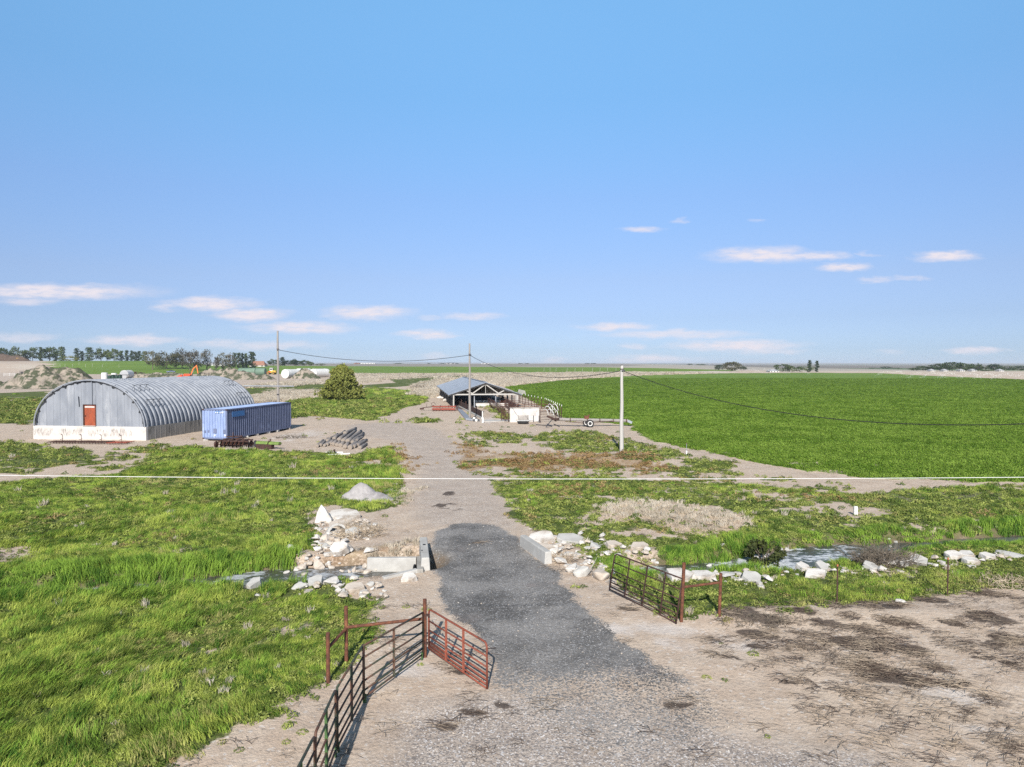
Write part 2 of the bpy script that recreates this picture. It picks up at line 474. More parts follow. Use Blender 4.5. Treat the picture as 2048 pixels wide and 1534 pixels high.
def masks(X, Y):
    X = np.asarray(X, float); Y = np.asarray(Y, float)
    far = np.clip(Y / 60.0, .5, 6)
    base = np.clip((fbm(X, Y, 1.6, 5, 41, .65) - .5) * 2.3 + .5, 0, 1)
    base2 = np.clip((fbm(X, Y, 5.0, 4, 47) - .5) * 2.2 + .5, 0, 1)
    patch = np.clip(.62 * base + .38 * base2, 0, 1)
    green = np.zeros(X.shape)
    for k, (cov, poly) in enumerate(GREENS):
        pts = cached(poly)
        dist = min(p.y for p in pts)
        m = pmask(X, Y, pts, .35 + dist * .004, .7 + dist * .010, 1.6 + dist * .03, 60 + k)
        thr = 1 - cov
        loc = sst(patch, thr - .16, thr + .16) if cov < .99 else np.ones(X.shape)
        green = np.maximum(green, m * loc)
    for k, (w, poly) in enumerate(BARE):
        m = pmask(X, Y, cached(poly), .5, .7, 1.5, 90 + k)
        green = green * (1 - w * m)
    dry = np.zeros(X.shape)
    for k, (w, poly) in enumerate(DRYS):
        dry = np.maximum(dry, w * pmask(X, Y, cached(poly), 1.2, 1.6, 2.5, 120 + k) * sst(base2, .25, .6))
    asph = np.maximum(pmask(X, Y, cached(ASPH), .22, .42, .9, 140), .8 * pmask(X, Y, cached(ASPH2), .35, .4, .9, 141))
    asph = np.maximum(asph, .8 * pmask(X, Y, cached(ASPH3), .35, .4, .9, 142))
    asph = asph * (.42 + .58 * sst(Y + (fbm(X, Y, 1.5, 4, 144) - .5) * 2.4, 14.4, 17.2))
    asph = np.maximum(asph, .46 * pmask(X, Y, cached(ASPH4), 1.0, .9, 1.6, 143))
    grav = np.maximum(pmask(X, Y, cached(APRON), .8, .9, 2.0, 150), .62 * pmask(X, Y, cached(ROAD), .8, .7, 2.0, 151))
    grav = np.maximum(grav, .35 * pmask(X, Y, cached(YARD), 3, 4, 10, 152))
    char = emask(X, Y, CHARS, 200, .55) * sst(fbm(X + Y * .35, Y * 2.6, .9, 4, 77), .26, .46)
    broad = pmask(X, Y, cached(SCORCH), 2.0, 1.8, 4.0, 210) * sst(fbm(X * .6 + Y * .2, Y * 1.7, 1.5, 4, 78), .42, .62)
    char = np.maximum(char, .34 * broad)
    pale = emask(X, Y, PALES, 300, .5)
    crop = pmask(X, Y, cached(CROP_EDGE), .5, 1.0, 1.8, 160)
    thin = emask(X, Y, [(1615, 928, 60, 8), (1740, 930, 60, 4), (1440, 905, 50, 5), (1340, 890, 20, 5), (1690, 945, 60, 5)], 330, .6)
    crop = crop * (1 - .75 * thin * (base < .62))
    for k, f in enumerate(FIELDS):
        crop = np.maximum(crop, pmask(X, Y, cached(f), 6, 5, 30, 170 + k))
    straw = np.zeros(X.shape)
    for k, (w, poly) in enumerate(STRAWS):
        pts = cached(poly)
        dist = min(p.y for p in pts)
        straw = np.maximum(straw, w * pmask(X, Y, pts, .4 + dist * .006, .6 + dist * .012, 1.5 + dist * .03, 180 + k))
    green = green * (1 - crop)
    straw = straw * (1 - crop)
    wet = ditch(X, Y)
    return dict(green=green, dry=dry, asph=asph, char=char, crop=crop, straw=straw, grav=grav, pale=pale, wet=wet, patch=patch, base2=base2)


# ------------------------------------------------------------------ materials
def new_mat(name):
    m = bpy.data.materials.new(name)
    m.use_nodes = True
    nt = m.node_tree
    for nd in list(nt.nodes):
        nt.nodes.remove(nd)
    h = NT(nt)
    out = h.n('ShaderNodeOutputMaterial')
    b = h.n('ShaderNodeBsdfPrincipled')
    h.put(out.inputs[0], b.outputs[0])
    return m, h, b, out


def mat(name, c1, c2=None, scale=3.0, rough=.85, metal=0.0, bump=0.0, bscale=None, c3=None, s3=1.0, t3=.6, w3=.06, stretch=None, coord='Object', spec=.3, bdist=.02):
    m, h, b, out = new_mat(name)
    tc = h.n('ShaderNodeTexCoord')
    co = tc.outputs[coord]
    if stretch is not None:
        co = h.vmath('MULTIPLY', co, stretch)
    col = (*c1, 1)
    if c2 is not None:
        f = h.noise(co, scale, 5, .6)
        col = h.mix(h.sstep(f, .36, .64), (*c1, 1), (*c2, 1))
    if c3 is not None:
        f = h.noise(co, s3, 6, .65)
        col = h.mix(h.sstep(f, t3 - w3, t3 + w3), col, (*c3, 1))
    h.put(b.inputs['Base Color'], col)
    b.inputs['Roughness'].default_value = rough
    b.inputs['Metallic'].default_value = metal
    b.inputs['Specular IOR Level'].default_value = spec
    if bump:
        bp = h.n('ShaderNodeBump')
        bp.inputs['Strength'].default_value = bump
        bp.inputs['Distance'].default_value = bdist
        h.put(bp.inputs['Height'], h.noise(co, bscale or scale * 4, 5, .6))
        h.put(b.inputs['Normal'], bp.outputs[0])
    return m


def leaf_mat(name, dark, light, scale=.6, dry=None, rough=.6, transl=.25, per_inst=True):
    m, h, b, out = new_mat(name)
    geo = h.n('ShaderNodeNewGeometry')
    co = geo.outputs['Position']
    f = h.noise(co, scale, 4, .6)
    oi = h.n('ShaderNodeObjectInfo')
    fac = h.math('ADD', h.math('MULTIPLY', f, 1.0), h.math('MULTIPLY', h.math('SUBTRACT', oi.outputs['Random'], .5), .38 if per_inst else 0.0))
    col = h.mix(h.sstep(fac, .30, .70), (*dark, 1), (*light, 1))
    if dry is not None:
        f2 = h.noise(co, scale * .37, 4, .6)
        fac2 = h.math('ADD', f2, h.math('MULTIPLY', h.math('SUBTRACT', oi.outputs['Random'], .5), .22))
        col = h.mix(h.sstep(fac2, .58, .72), col, (*dry, 1))
    h.put(b.inputs['Base Color'], col)
    b.inputs['Roughness'].default_value = max(rough, .75)
    b.inputs['Specular IOR Level'].default_value = .12
    if transl:
        tr = h.n('ShaderNodeBsdfTranslucent')
        h.put(tr.inputs['Color'], col)
        mx = h.n('ShaderNodeMixShader')
        mx.inputs[0].default_value = transl
        h.put(mx.inputs[1], b.outputs[0]); h.put(mx.inputs[2], tr.outputs[0])
        h.put(out.inputs[0], mx.outputs[0])
    return m


MT = {}
MT['rust'] = mat('rusty_steel', (.16, .062, .035), (.09, .038, .026), 9, .85, .1, .2, 40, c3=(.24, .10, .05), s3=4)
MT['rust_red'] = mat('red_oxide_paint', (.235, .062, .036), (.17, .052, .034), 6, .7, 0, .1, 40, c3=(.10, .045, .03), s3=5, t3=.62)
MT['rust_dark'] = mat('dark_rusty_steel', (.075, .038, .03), (.045, .026, .022), 8, .85, .1, .2, 40)
MT['green_pipe'] = mat('worn_green_paint', (.034, .052, .034), (.055, .055, .040), 2.5, .6, 0, .05, 40, c3=(.105, .052, .035), s3=2.2, t3=.50)
MT['bright_green'] = mat('bright_green_paint', (.055, .115, .035), (.045, .085, .035), 6, .6, 0, 0)
MT['orange_tip'] = mat('orange_paint', (.36, .13, .06), None)
MT['galv'] = mat('galvanised_steel', (.27, .285, .315), (.205, .22, .25), 1.3, .7, .08, .05, 3, c3=(.32, .33, .35), s3=.55, t3=.62, w3=.08)
MT['galv_wall'] = mat('weathered_zinc_sheet', (.255, .27, .30), (.20, .215, .245), 1.0, .7, .12, .1, 2.5, c3=(.36, .37, .39), s3=.7, t3=.64, w3=.12, stretch=(1, 1, .4))
MT['dark_gap'] = mat('dark_steel_and_shade', (.02, .022, .026), None, rough=.7)
MT['white_concrete'] = mat('whitewashed_concrete', (.56, .53, .495), (.46, .43, .40), 1.2, .9, 0, .2, 9, c3=(.27, .24, .21), s3=2.2, t3=.66, w3=.06)
MT['concrete'] = mat('weathered_concrete', (.34, .32, .29), (.26, .245, .22), 1.6, .92, 0, .3, 10, c3=(.15, .14, .125), s3=1.4, t3=.62, stretch=(1, 1, .35))
MT['concrete_light'] = mat('pale_concrete', (.44, .425, .395), (.36, .345, .32), 1.8, .92, 0, .35, 14, c3=(.30, .28, .25), s3=2.4, t3=.66)
MT['rubble'] = mat('broken_concrete', (.57, .54, .50), (.46, .42, .375), 2.2, .95, 0, .6, 12, c3=(.29, .235, .185), s3=1.8, t3=.6, w3=.1, bdist=.04)
MT['rubble_pink'] = mat('dusty_rubble', (.48, .42, .36), (.40, .34, .28), 2.2, .95, 0, .6, 12, c3=(.28, .23, .18), s3=1.8, t3=.6, w3=.1, bdist=.04)
MT['white_paint'] = mat('white_paint', (.66, .645, .62), (.55, .54, .51), 5, .6)
MT['wood_grey'] = mat('weathered_grey_wood', (.30, .275, .25), (.21, .19, .175), 5, .9, 0, .4, 20, stretch=(4, 4, .12))
MT['wood_pale'] = mat('pale_weathered_wood', (.45, .43, .40), (.37, .352, .325), 5, .9, 0, .3, 20, stretch=(4, 4, .08))
MT['log'] = mat('grey_log_bark', (.27, .24, .22), (.16, .14, .128), 6, .95, 0, .5, 12)
MT['log_end'] = mat('cut_log_end', (.30, .25, .20), (.20, .17, .145), 9, .95)
MT['black_rubber'] = mat('black_rubber', (.022, .022, .024), (.035, .034, .034), 6, .9)
MT['glass_dark'] = mat('dark_glass', (.02, .025, .03), None, rough=.15, spec=.6)
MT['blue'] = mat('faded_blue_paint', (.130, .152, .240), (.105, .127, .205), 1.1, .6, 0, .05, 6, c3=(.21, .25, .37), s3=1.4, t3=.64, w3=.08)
MT['blue_end'] = mat('pale_blue_paint', (.235, .300, .475), (.175, .230, .39), 1.5, .65, 0, .05, 6, c3=(.40, .48, .68), s3=1.6, t3=.6, w3=.1, stretch=(1, 1, .5))  # lighter blue than the sides, for end panels and one corner post
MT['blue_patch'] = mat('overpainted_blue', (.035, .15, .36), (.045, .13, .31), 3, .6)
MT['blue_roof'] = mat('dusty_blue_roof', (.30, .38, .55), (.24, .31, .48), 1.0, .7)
MT['wire'] = mat('aluminium_wire', (.62, .62, .61), None, rough=.5, metal=.0, spec=.5)
MT['wire_dark'] = mat('dark_wire', (.022, .022, .022), None, rough=.6)
MT['roof_blue'] = mat('blue_grey_roofing', (.225, .255, .305), (.19, .22, .265), .5, .6, .2, .05, 2)
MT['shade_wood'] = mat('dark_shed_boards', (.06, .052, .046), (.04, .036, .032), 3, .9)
MT['stones'] = mat('grey_gravel', (.36, .335, .325), (.29, .27, .262), 5, .95, 0, .9, 30, c3=(.24, .22, .215), s3=1.6, t3=.6)
MT['mound'] = mat('excavated_earth', (.30, .25, .20), (.235, .20, .16), .25, .95, 0, .8, 1.5, c3=(.065, .072, .042), s3=.45, t3=.50, w3=.05, bdist=.3, coord='Object')
MT['mound_brown'] = mat('dark_brown_earth', (.11, .075, .055), (.085, .06, .045), .3, .95, 0, .6, 1.5, bdist=.2)
MT['orange'] = mat('orange_machine_paint', (.62, .16, .03), (.50, .13, .03), 2, .5)
MT['orange_red'] = mat('red_orange_machine_paint', (.62, .075, .022), (.5, .06, .02), 2, .5)
MT['yellow'] = mat('yellow_machine_paint', (.62, .38, .05), (.5, .30, .05), 2, .5)
MT['implement_red'] = mat('faded_red_paint', (.27, .062, .038), (.20, .052, .036), 4, .7, c3=(.12, .05, .035), s3=3, t3=.6)
MT['implement_green'] = mat('faded_lime_paint', (.155, .225, .05), (.12, .175, .045), 3, .6, c3=(.12, .12, .05), s3=3, t3=.66)
MT['dark_green'] = mat('dark_green_plastic', (.02, .05, .035), None, rough=.5)
MT['tank_green'] = mat('grey_green_tank_paint', (.135, .20, .145), (.105, .165, .12), .4, .6)
MT['brick'] = mat('brick_red_roof', (.30, .15, .10), (.24, .12, .085), .6, .9)
MT['grey_roof'] = mat('grey_roof_sheet', (.36, .36, .37), (.30, .30, .31), .4, .7)
MT['grey_dark'] = mat('dark_grey_paint', (.07, .075, .08), (.05, .05, .055), 2, .7)
MT['trunk'] = mat('tree_bark', (.15, .12, .095), (.10, .08, .065), 2, .95)
MT['pvc'] = mat('white_plastic_pipe', (.75, .74, .72), None, rough=.5)
MT['brush'] = mat('dead_brush_stems', (.50, .41, .30), (.34, .265, .19), 3, .95)
MT['brush_dark'] = mat('grey_brush_stems', (.17, .14, .105), (.11, .09, .07), 3, .95)
MT['tree_olive'] = leaf_mat('olive_spring_leaves', (.075, .075, .04), (.15, .14, .08), .25, rough=.8)
MT['tree_green'] = leaf_mat('mid_green_leaves', (.055, .085, .03), (.12, .15, .055), .25)
MT['tree_dark'] = leaf_mat('dark_poplar_leaves', (.028, .05, .024), (.07, .095, .042), .25)
MT['tree_bare'] = leaf_mat('thin_grey_twigs', (.10, .09, .072), (.17, .155, .125), .3, rough=.9)
MT['tree_yellow'] = leaf_mat('yellow_green_leaves', (.16, .16, .04), (.22, .21, .06), .4)
MT['tree_hazy'] = leaf_mat('far_dull_leaves', (.055, .075, .05), (.10, .12, .08), .1)
MT['juniper'] = leaf_mat('juniper_sprays', (.062, .085, .020), (.225, .235, .060), 1.5, transl=.1)
MT['shrub'] = leaf_mat('shrub_leaves', (.05, .065, .022), (.12, .125, .04), 2.5)
MT['grass'] = leaf_mat('meadow_grass_blades', (.080, .132, .020), (.425, .495, .095), .55, dry=(.42, .38, .15), transl=.3)
MT['grass_lush'] = leaf_mat('creek_grass_blades', (.062, .140, .020), (.265, .400, .058), .6, transl=.3)
MT['weed'] = leaf_mat('low_weed_leaves', (.082, .122, .026), (.290, .325, .085), .8, dry=(.30, .22, .10), transl=.2)
MT['weed_dry'] = leaf_mat('rusty_dry_weeds', (.20, .115, .05), (.34, .235, .11), .7, transl=.15)
MT['straw'] = leaf_mat('bleached_straw', (.48, .41, .315), (.66, .585, .475), .25, transl=.4)
MT['stalk'] = leaf_mat('dead_stalks', (.07, .05, .04), (.30, .24, .18), 1.5, transl=0)
MT['alfalfa'] = leaf_mat('crop_leaves', (.098, .178, .018), (.215, .315, .050), .18, transl=.25)


def ground_material():
    m, h, b, out = new_mat('ground_cover')
    tc = h.n('ShaderNodeTexCoord')
    co = tc.outputs['Object']
    a1 = h.n('ShaderNodeAttribute', attribute_name='cover_a')
    a2 = h.n('ShaderNodeAttribute', attribute_name='cover_b')
    a3 = h.n('ShaderNodeAttribute', attribute_name='wet')
    s1 = h.n('ShaderNodeSeparateColor'); h.put(s1.inputs[0], a1.outputs['Color'])
    s2 = h.n('ShaderNodeSeparateColor'); h.put(s2.inputs[0], a2.outputs['Color'])
    green, dry, asph, char = s1.outputs[0], s1.outputs[1], s1.outputs[2], a1.outputs['Alpha']
    crop, straw, grav, pale = s2.outputs[0], s2.outputs[1], s2.outputs[2], a2.outputs['Alpha']
    wet = a3.outputs['Fac']
    nb = h.noise(co, .16, 5, .6)
    nm = h.noise(co, 1.1, 6, .65)
    nf = h.noise(co, 9.0, 5, .65)
    nff = h.noise(co, 42.0, 3, .6)
    vor = h.n('ShaderNodeSeparateColor'); h.put(vor.inputs[0], h.voro(co, 34.0))
    vor2 = h.n('ShaderNodeSeparateColor'); h.put(vor2.inputs[0], h.voro(co, 16.0))
    # bare earth
    dirt = h.mix(h.sstep(nm, .35, .68), (.455, .352, .268, 1), (.555, .450, .355, 1))
    dirt = h.mix(h.sstep(nb, .46, .66, 0, .7), dirt, (.51, .41, .315, 1))
    dirt = h.mix(h.sstep(nf, .50, .72, 0, .6), dirt, (.26, .21, .165, 1))
    dirt = h.mix(h.sstep(vor2.outputs[0], .93, .97, 0, .6), dirt, (.60, .55, .50, 1))
    # road gravel: pinkish grey with dark and pale stones
    gr = h.mix(h.sstep(nm, .3, .7), (.375, .308, .255, 1), (.465, .392, .330, 1))
    gr = h.mix(h.sstep(vor.outputs[0], .55, .75, 0, .78), gr, (.17, .15, .142, 1))
    gr = h.mix(h.sstep(vor.outputs[1], .84, .92, 0, .8), gr, (.66, .62, .59, 1))
    col = h.mix(h.math('MULTIPLY', grav, h.sstep(nf, .18, .5, .55, 1.0)), dirt, gr)
    # whitish dust
    pf = h.math('MULTIPLY', pale, h.sstep(nm, .25, .6))
    col = h.mix(h.math('MULTIPLY', pf, .7), col, (.60, .545, .50, 1))
    # asphalt millings
    asd = h.mix(h.sstep(h.noise(co, .42, 6, .7), .34, .64), (.112, .105, .098, 1), (.262, .245, .228, 1))
    asd = h.mix(h.sstep(vor.outputs[2], .70, .88, 0, .55), asd, (.075, .074, .077, 1))
    asd = h.mix(h.sstep(vor.outputs[1], .86, .94, 0, .75), asd, (.42, .41, .405, 1))
    asd = h.mix(h.sstep(h.noise(co, .35, 4, .6), .62, .72, 0, .5), asd, (.20, .165, .15, 1))
    am = h.math('ADD', asph, h.math('MULTIPLY', h.math('SUBTRACT', nf, .5), .9))
    am = h.math('ADD', am, h.math('MULTIPLY', h.math('SUBTRACT', vor.outputs[0], .5), .6))
    col = h.mix(h.sstep(am, .34, .66), col, asd)
    # scorched streaks
    cf = h.math('ADD', char, h.math('MULTIPLY', h.math('SUBTRACT', nf, .5), .8))
    col = h.mix(h.sstep(cf, .20, .66, 0, .92), col, h.mix(h.sstep(nff, .4, .65), (.055, .042, .035, 1), (.13, .098, .078, 1)))
    # rust coloured dry weeds
    dm = h.math('ADD', dry, h.math('MULTIPLY', h.math('SUBTRACT', nf, .5), 1.5))
    col = h.mix(h.sstep(dm, .40, .80, 0, .75), col, h.mix(h.sstep(nm, .35, .65), (.27, .155, .08, 1), (.34, .25, .14, 1)))
    # bleached straw
    sm = h.math('ADD', straw, h.math('MULTIPLY', h.math('SUBTRACT', nm, .5), .5))
    sc = h.mix(h.sstep(h.noise(co, 1.0, 6, .7, (.5, .12, 1)), .35, .65), (.44, .37, .285, 1), (.62, .55, .455, 1))
    col = h.mix(h.sstep(sm, .35, .65, 0, .9), col, sc)
    # green undergrowth
    gm = h.math('ADD', green, h.math('MULTIPLY', h.math('SUBTRACT', nf, .5), .7))
    gc = h.mix(h.sstep(h.noise(co, .5, 6, .65), .36, .64), (.075, .098, .026, 1), (.150, .175, .050, 1))
    gc = h.mix(h.sstep(nf, .46, .66, 0, .75), gc, (.034, .042, .015, 1))  # shade between the grass blades, painted in as dark blotches
    col = h.mix(h.sstep(gm, .38, .66), col, gc)
    # crop
    cn = h.noise(co, .9, 6, .7)
    big = h.noise(co, .012, 5, .6)
    cc = h.mix(h.sstep(cn, .34, .66), (.090, .160, .018, 1), (.175, .258, .042, 1))
    cc = h.mix(h.sstep(big, .42, .66, 0, .5), cc, (.085, .150, .024, 1))
    # faint rounds left by the turning irrigation arm
    px_ = h.n('ShaderNodeSeparateXYZ'); h.put(px_.inputs[0], h.vmath('SUBTRACT', co, (215.0, 255.0, 0)))
    rad = h.math('SQRT', h.math('ADD', h.math('MULTIPLY', px_.outputs[0], px_.outputs[0]), h.math('MULTIPLY', px_.outputs[1], px_.outputs[1])))
    ring = h.math('ABSOLUTE', h.math('SUBTRACT', h.math('FRACT', h.math('DIVIDE', rad, 47.0)), .5))
    cc = h.mix(h.sstep(ring, .485, .497, 0, .55), cc, (.055, .095, .018, 1))
    cc = h.mix(h.sstep(h.noise(co, 1.0, 4, .6, (.012, .07, 1)), .45, .62, 0, .5), cc, (.19, .27, .045, 1))
    col = h.mix(h.sstep(h.math('ADD', crop, h.math('MULTIPLY', h.math('SUBTRACT', nf, .5), .4)), .4, .6), col, cc)
    # creek bed
    col = h.mix(h.sstep(wet, .45, .85, 0, .95), col, h.mix(nm, (.045, .036, .026, 1), (.12, .095, .065, 1)))
    bank = h.math('MULTIPLY', h.sstep(wet, .04, .30), h.sstep(nf, .30, .60))
    col = h.mix(h.math('MULTIPLY', bank, .72), col, h.mix(nm, (.10, .072, .048, 1), (.24, .18, .125, 1)))
    # far land: ploughed and dry fields in broad bands
    sp = h.n('ShaderNodeSeparateXYZ'); h.put(sp.inputs[0], co)
    farf = h.sstep(sp.outputs[1], 560, 800)
    nocrop = h.math('MULTIPLY', farf, h.math('SUBTRACT', 1.0, crop, clamp=True))
    fv = h.n('ShaderNodeTexVoronoi', distance='MANHATTAN'); fv.inputs['Scale'].default_value = .0019
    h.put(fv.inputs['Vector'], h.vmath('MULTIPLY', co, (1.0, .35, 0)))
    fs = h.n('ShaderNodeSeparateColor'); h.put(fs.inputs[0], fv.outputs['Color'])
    fc = h.mix(h.sstep(fs.outputs[0], .3, .35), (.26, .235, .20, 1), (.36, .325, .27, 1))
    fc = h.mix(h.sstep(fs.outputs[1], .66, .7), fc, (.11, .17, .075, 1))
    fc = h.mix(h.sstep(fs.outputs[2], .72, .75), fc, (.20, .18, .155, 1))
    col = h.mix(nocrop, col, fc)
    h.put(b.inputs['Base Color'], col)
    b.inputs['Roughness'].default_value = .95
    b.inputs['Specular IOR Level'].default_value = .15
    bp = h.n('ShaderNodeBump'); bp.inputs['Strength'].default_value = .7; bp.inputs['Distance'].default_value = .05
    hh = h.math('ADD', h.math('MULTIPLY', nf, 1.0), h.math('MULTIPLY', vor.outputs[0], .35))
    h.put(bp.inputs['Height'], hh)
    bp2 = h.n('ShaderNodeBump'); bp2.inputs['Strength'].default_value = .8; bp2.inputs['Distance'].default_value = .35
    h.put(bp2.inputs['Height'], h.math('MULTIPLY', cn, h.math('MAXIMUM', crop, straw)))
    h.put(bp2.inputs['Normal'], bp.outputs[0])
    h.put(b.inputs['Normal'], bp2.outputs[0])
    return m


# ------------------------------------------------------------------ mesh helpers
WL = {}      # world origin of each thing or part


class MB:
    """collects shapes and links them as ONE mesh object"""
    def __init__(s, M=None):
        s.v = []; s.f = []; s.M = M or Matrix.Identity(4); s.mi = []; s.k = 0
    def add(s, vs, fs):
        o = len(s.v)
        s.v += [s.M @ Vector(p) for p in vs]
        s.f += [[i + o for i in f] for f in fs]
        s.mi += [s.k] * len(fs)
        return s
    def box(s, c, size, R=None):
        hx, hy, hz = size[0] / 2, size[1] / 2, size[2] / 2
        vs = [Vector((x, y, z)) for z in (-hz, hz) for y in (-hy, hy) for x in (-hx, hx)]
        if R is not None: vs = [R @ p for p in vs]
        vs = [p + Vector(c) for p in vs]
        return s.add(vs, [(0, 2, 3, 1), (4, 5, 7, 6), (0, 1, 5, 4), (2, 6, 7, 3), (0, 4, 6, 2), (1, 3, 7, 5)])
    def bar(s, p0, p1, w, hgt):
        p0, p1 = Vector(p0), Vector(p1)
        dv = p1 - p0
        q = dv.to_track_quat('Y', 'Z').to_matrix()
        return s.box((p0 + p1) / 2, (w, dv.length, hgt), q)
    def tube(s, p0, p1, r0, r1=None, n=8, caps=True):
        r1 = r0 if r1 is None else r1
        p0, p1 = Vector(p0), Vector(p1)
        q = (p1 - p0).to_track_quat('Z', 'Y').to_matrix()
        vs = []
        for p, r in ((p0, r0), (p1, r1)):
            for i in range(n):
                a = 2 * math.pi * i / n
                vs.append(p + q @ Vector((r * math.cos(a), r * math.sin(a), 0)))
        fs = [(i, (i + 1) % n, n + (i + 1) % n, n + i) for i in range(n)]
        if caps: fs += [tuple(range(n - 1, -1, -1)), tuple(range(n, 2 * n))]
        return s.add(vs, fs)
    def path(s, pts, r, n=6, closed=False):
        pts = [Vector(p) for p in pts]
        m = len(pts)
        rs = r if isinstance(r, (list, tuple)) else [r] * m
        vs = []
        u = None
        for i, p in enumerate(pts):
            a = pts[i - 1] if (i > 0 or closed) else p
            b = pts[(i + 1) % m] if (i < m - 1 or closed) else p
            t = (b - a).normalized()
            if u is None: u = t.orthogonal().normalized()
            u = (u - t * u.dot(t)).normalized()
            w = t.cross(u)
            for k in range(n):
                an = 2 * math.pi * k / n
                vs.append(p + u * (rs[i] * math.cos(an)) + w * (rs[i] * math.sin(an)))
        fs = []
        for i in range(m if closed else m - 1):
            j = (i + 1) % m
            for k in range(n):
                fs.append((i * n + k, i * n + (k + 1) % n, j * n + (k + 1) % n, j * n + k))
        if not closed: fs += [tuple(range(n - 1, -1, -1)), tuple(range((m - 1) * n, m * n))]
        return s.add(vs, fs)
    def prism(s, poly, z0, z1):
        n = len(poly)
        vs = [(x, y, z0) for x, y in poly] + [(x, y, z1) for x, y in poly]
        fs = [tuple(range(n - 1, -1, -1)), tuple(range(n, 2 * n))] + [(i, (i + 1) % n, n + (i + 1) % n, n + i) for i in range(n)]
        return s.add(vs, fs)
    def lathe(s, prof, n=16, M=None):
        """prof: (radius, height) pairs, around local Z"""
        vs = []
        for r, z in prof:
            for i in range(n):
                a = 2 * math.pi * i / n
                p = Vector((r * math.cos(a), r * math.sin(a), z))
                vs.append(M @ p if M else p)
        fs = []
        for j in range(len(prof) - 1):
            for i in range(n):
                fs.append((j * n + i, j * n + (i + 1) % n, (j + 1) * n + (i + 1) % n, (j + 1) * n + i))
        fs += [tuple(range(n - 1, -1, -1)), tuple(range((len(prof) - 1) * n, len(prof) * n))]
        return s.add(vs, fs)
    def build(s, name, m, parent=None, origin=None, smooth=False, bevel=0):
        o = Vector(WL[parent.name]) if parent is not None else Vector(origin if origin is not None else (0, 0, 0))
        me = bpy.data.meshes.new(name)
        me.from_pydata([tuple(p - o) for p in s.v], [], s.f)
        mats = m if isinstance(m, (list, tuple)) else [m]
        for q in mats: me.materials.append(q)
        if len(mats) > 1: me.polygons.foreach_set('material_index', s.mi)
        if smooth: me.polygons.foreach_set('use_smooth', [True] * len(me.polygons))
        me.update()
        ob = bpy.data.objects.new(name, me)
        COL.objects.link(ob)
        WL[ob.name] = o.copy()
        if parent is not None: ob.parent = parent
        else: ob.location = o
        if bevel:
            bv = ob.modifiers.new('bevel', 'BEVEL'); bv.width = bevel; bv.segments = 2; bv.limit_method = 'ANGLE'
        return ob


def tag(o, label=None, cat=None, group=None, kind=None):
    if label: o['label'] = label
    if cat: o['category'] = cat
    if group: o['group'] = group
    if kind: o['kind'] = kind
    return o


def thing(name, label, cat, loc, group=None):
    o = bpy.data.objects.new(name, None)
    o.empty_display_size = .3
    o.location = loc
    COL.objects.link(o)
    WL[o.name] = Vector(loc)
    return tag(o, label, cat, group)


def copy_tree(o, parent=None):
    c = o.copy()
    COL.objects.link(c)
    WL[c.name] = WL[o.name].copy()
    if parent is not None: c.parent = parent
    for ch in list(o.children):
        copy_tree(ch, c)
    return c


def np_mesh(name, v, f, m, parent=None, origin=(0, 0, 0)):
    """v (n,3), f (k,3|4) arrays"""
    me = bpy.data.meshes.new(name)
    me.vertices.add(len(v)); me.vertices.foreach_set('co', np.asarray(v, np.float32).ravel())
    k = f.shape[1]
    me.loops.add(f.size); me.loops.foreach_set('vertex_index', f.astype(np.int32).ravel())
    me.polygons.add(len(f)); me.polygons.foreach_set('loop_start', np.arange(0, f.size, k, dtype=np.int32))
    me.update(calc_edges=True)
    me.validate()
    me.materials.append(m)
    ob = bpy.data.objects.new(name, me)
    COL.objects.link(ob)
    WL[ob.name] = Vector(WL[parent.name]) if parent is not None else Vector(origin)
    if parent is not None: ob.parent = parent
    else: ob.location = origin
    return ob


# ------------------------------------------------------------------ ground sheet, hills, water
def axis(lo, hi, base, growth, growth2, switch):
    out = [lo]
    while out[-1] < hi:
        v = abs(out[-1])
        out.append(out[-1] + max(base, (growth if v < switch else growth2) * v))
    return out


yp = axis(8, 15000, .12, .0065, .03, 320)
ys = np.array([-400, -200, -100, -50, -25, -12, -5, 0, 3, 5, 6, 7, 7.5] + yp)
xp = axis(0, 15000, .14, .012, .05, 320)
xs = np.array([-v for v in xp[:0:-1]] + xp)
XX, YY = np.meshgrid(xs, ys)
X, Y = XX.ravel(), YY.ravel()
Z = terrain(X, Y)
nx, ny = len(xs), len(ys)
idx = np.arange(nx * ny).reshape(ny, nx)
quads = np.stack([idx[:-1, :-1], idx[:-1, 1:], idx[1:, 1:], idx[1:, :-1]], -1).reshape(-1, 4)
ground = np_mesh('ground', np.stack([X, Y, Z], 1), quads, ground_material())
ground['kind'] = 'structure'
ground.data.polygons.foreach_set('use_smooth', [True] * len(ground.data.polygons))
MK = masks(X, Y)
for nm_, keys in (('cover_a', ('green', 'dry', 'asph', 'char')), ('cover_b', ('crop', 'straw', 'grav', 'pale'))):
    at = ground.data.attributes.new(nm_, 'FLOAT_COLOR', 'POINT')
    at.data.foreach_set('color', np.stack([MK[k] for k in keys], 1).astype(np.float32).ravel())
at = ground.data.attributes.new('wet', 'FLOAT', 'POINT')
at.data.foreach_set('value', MK['wet'].astype(np.float32))


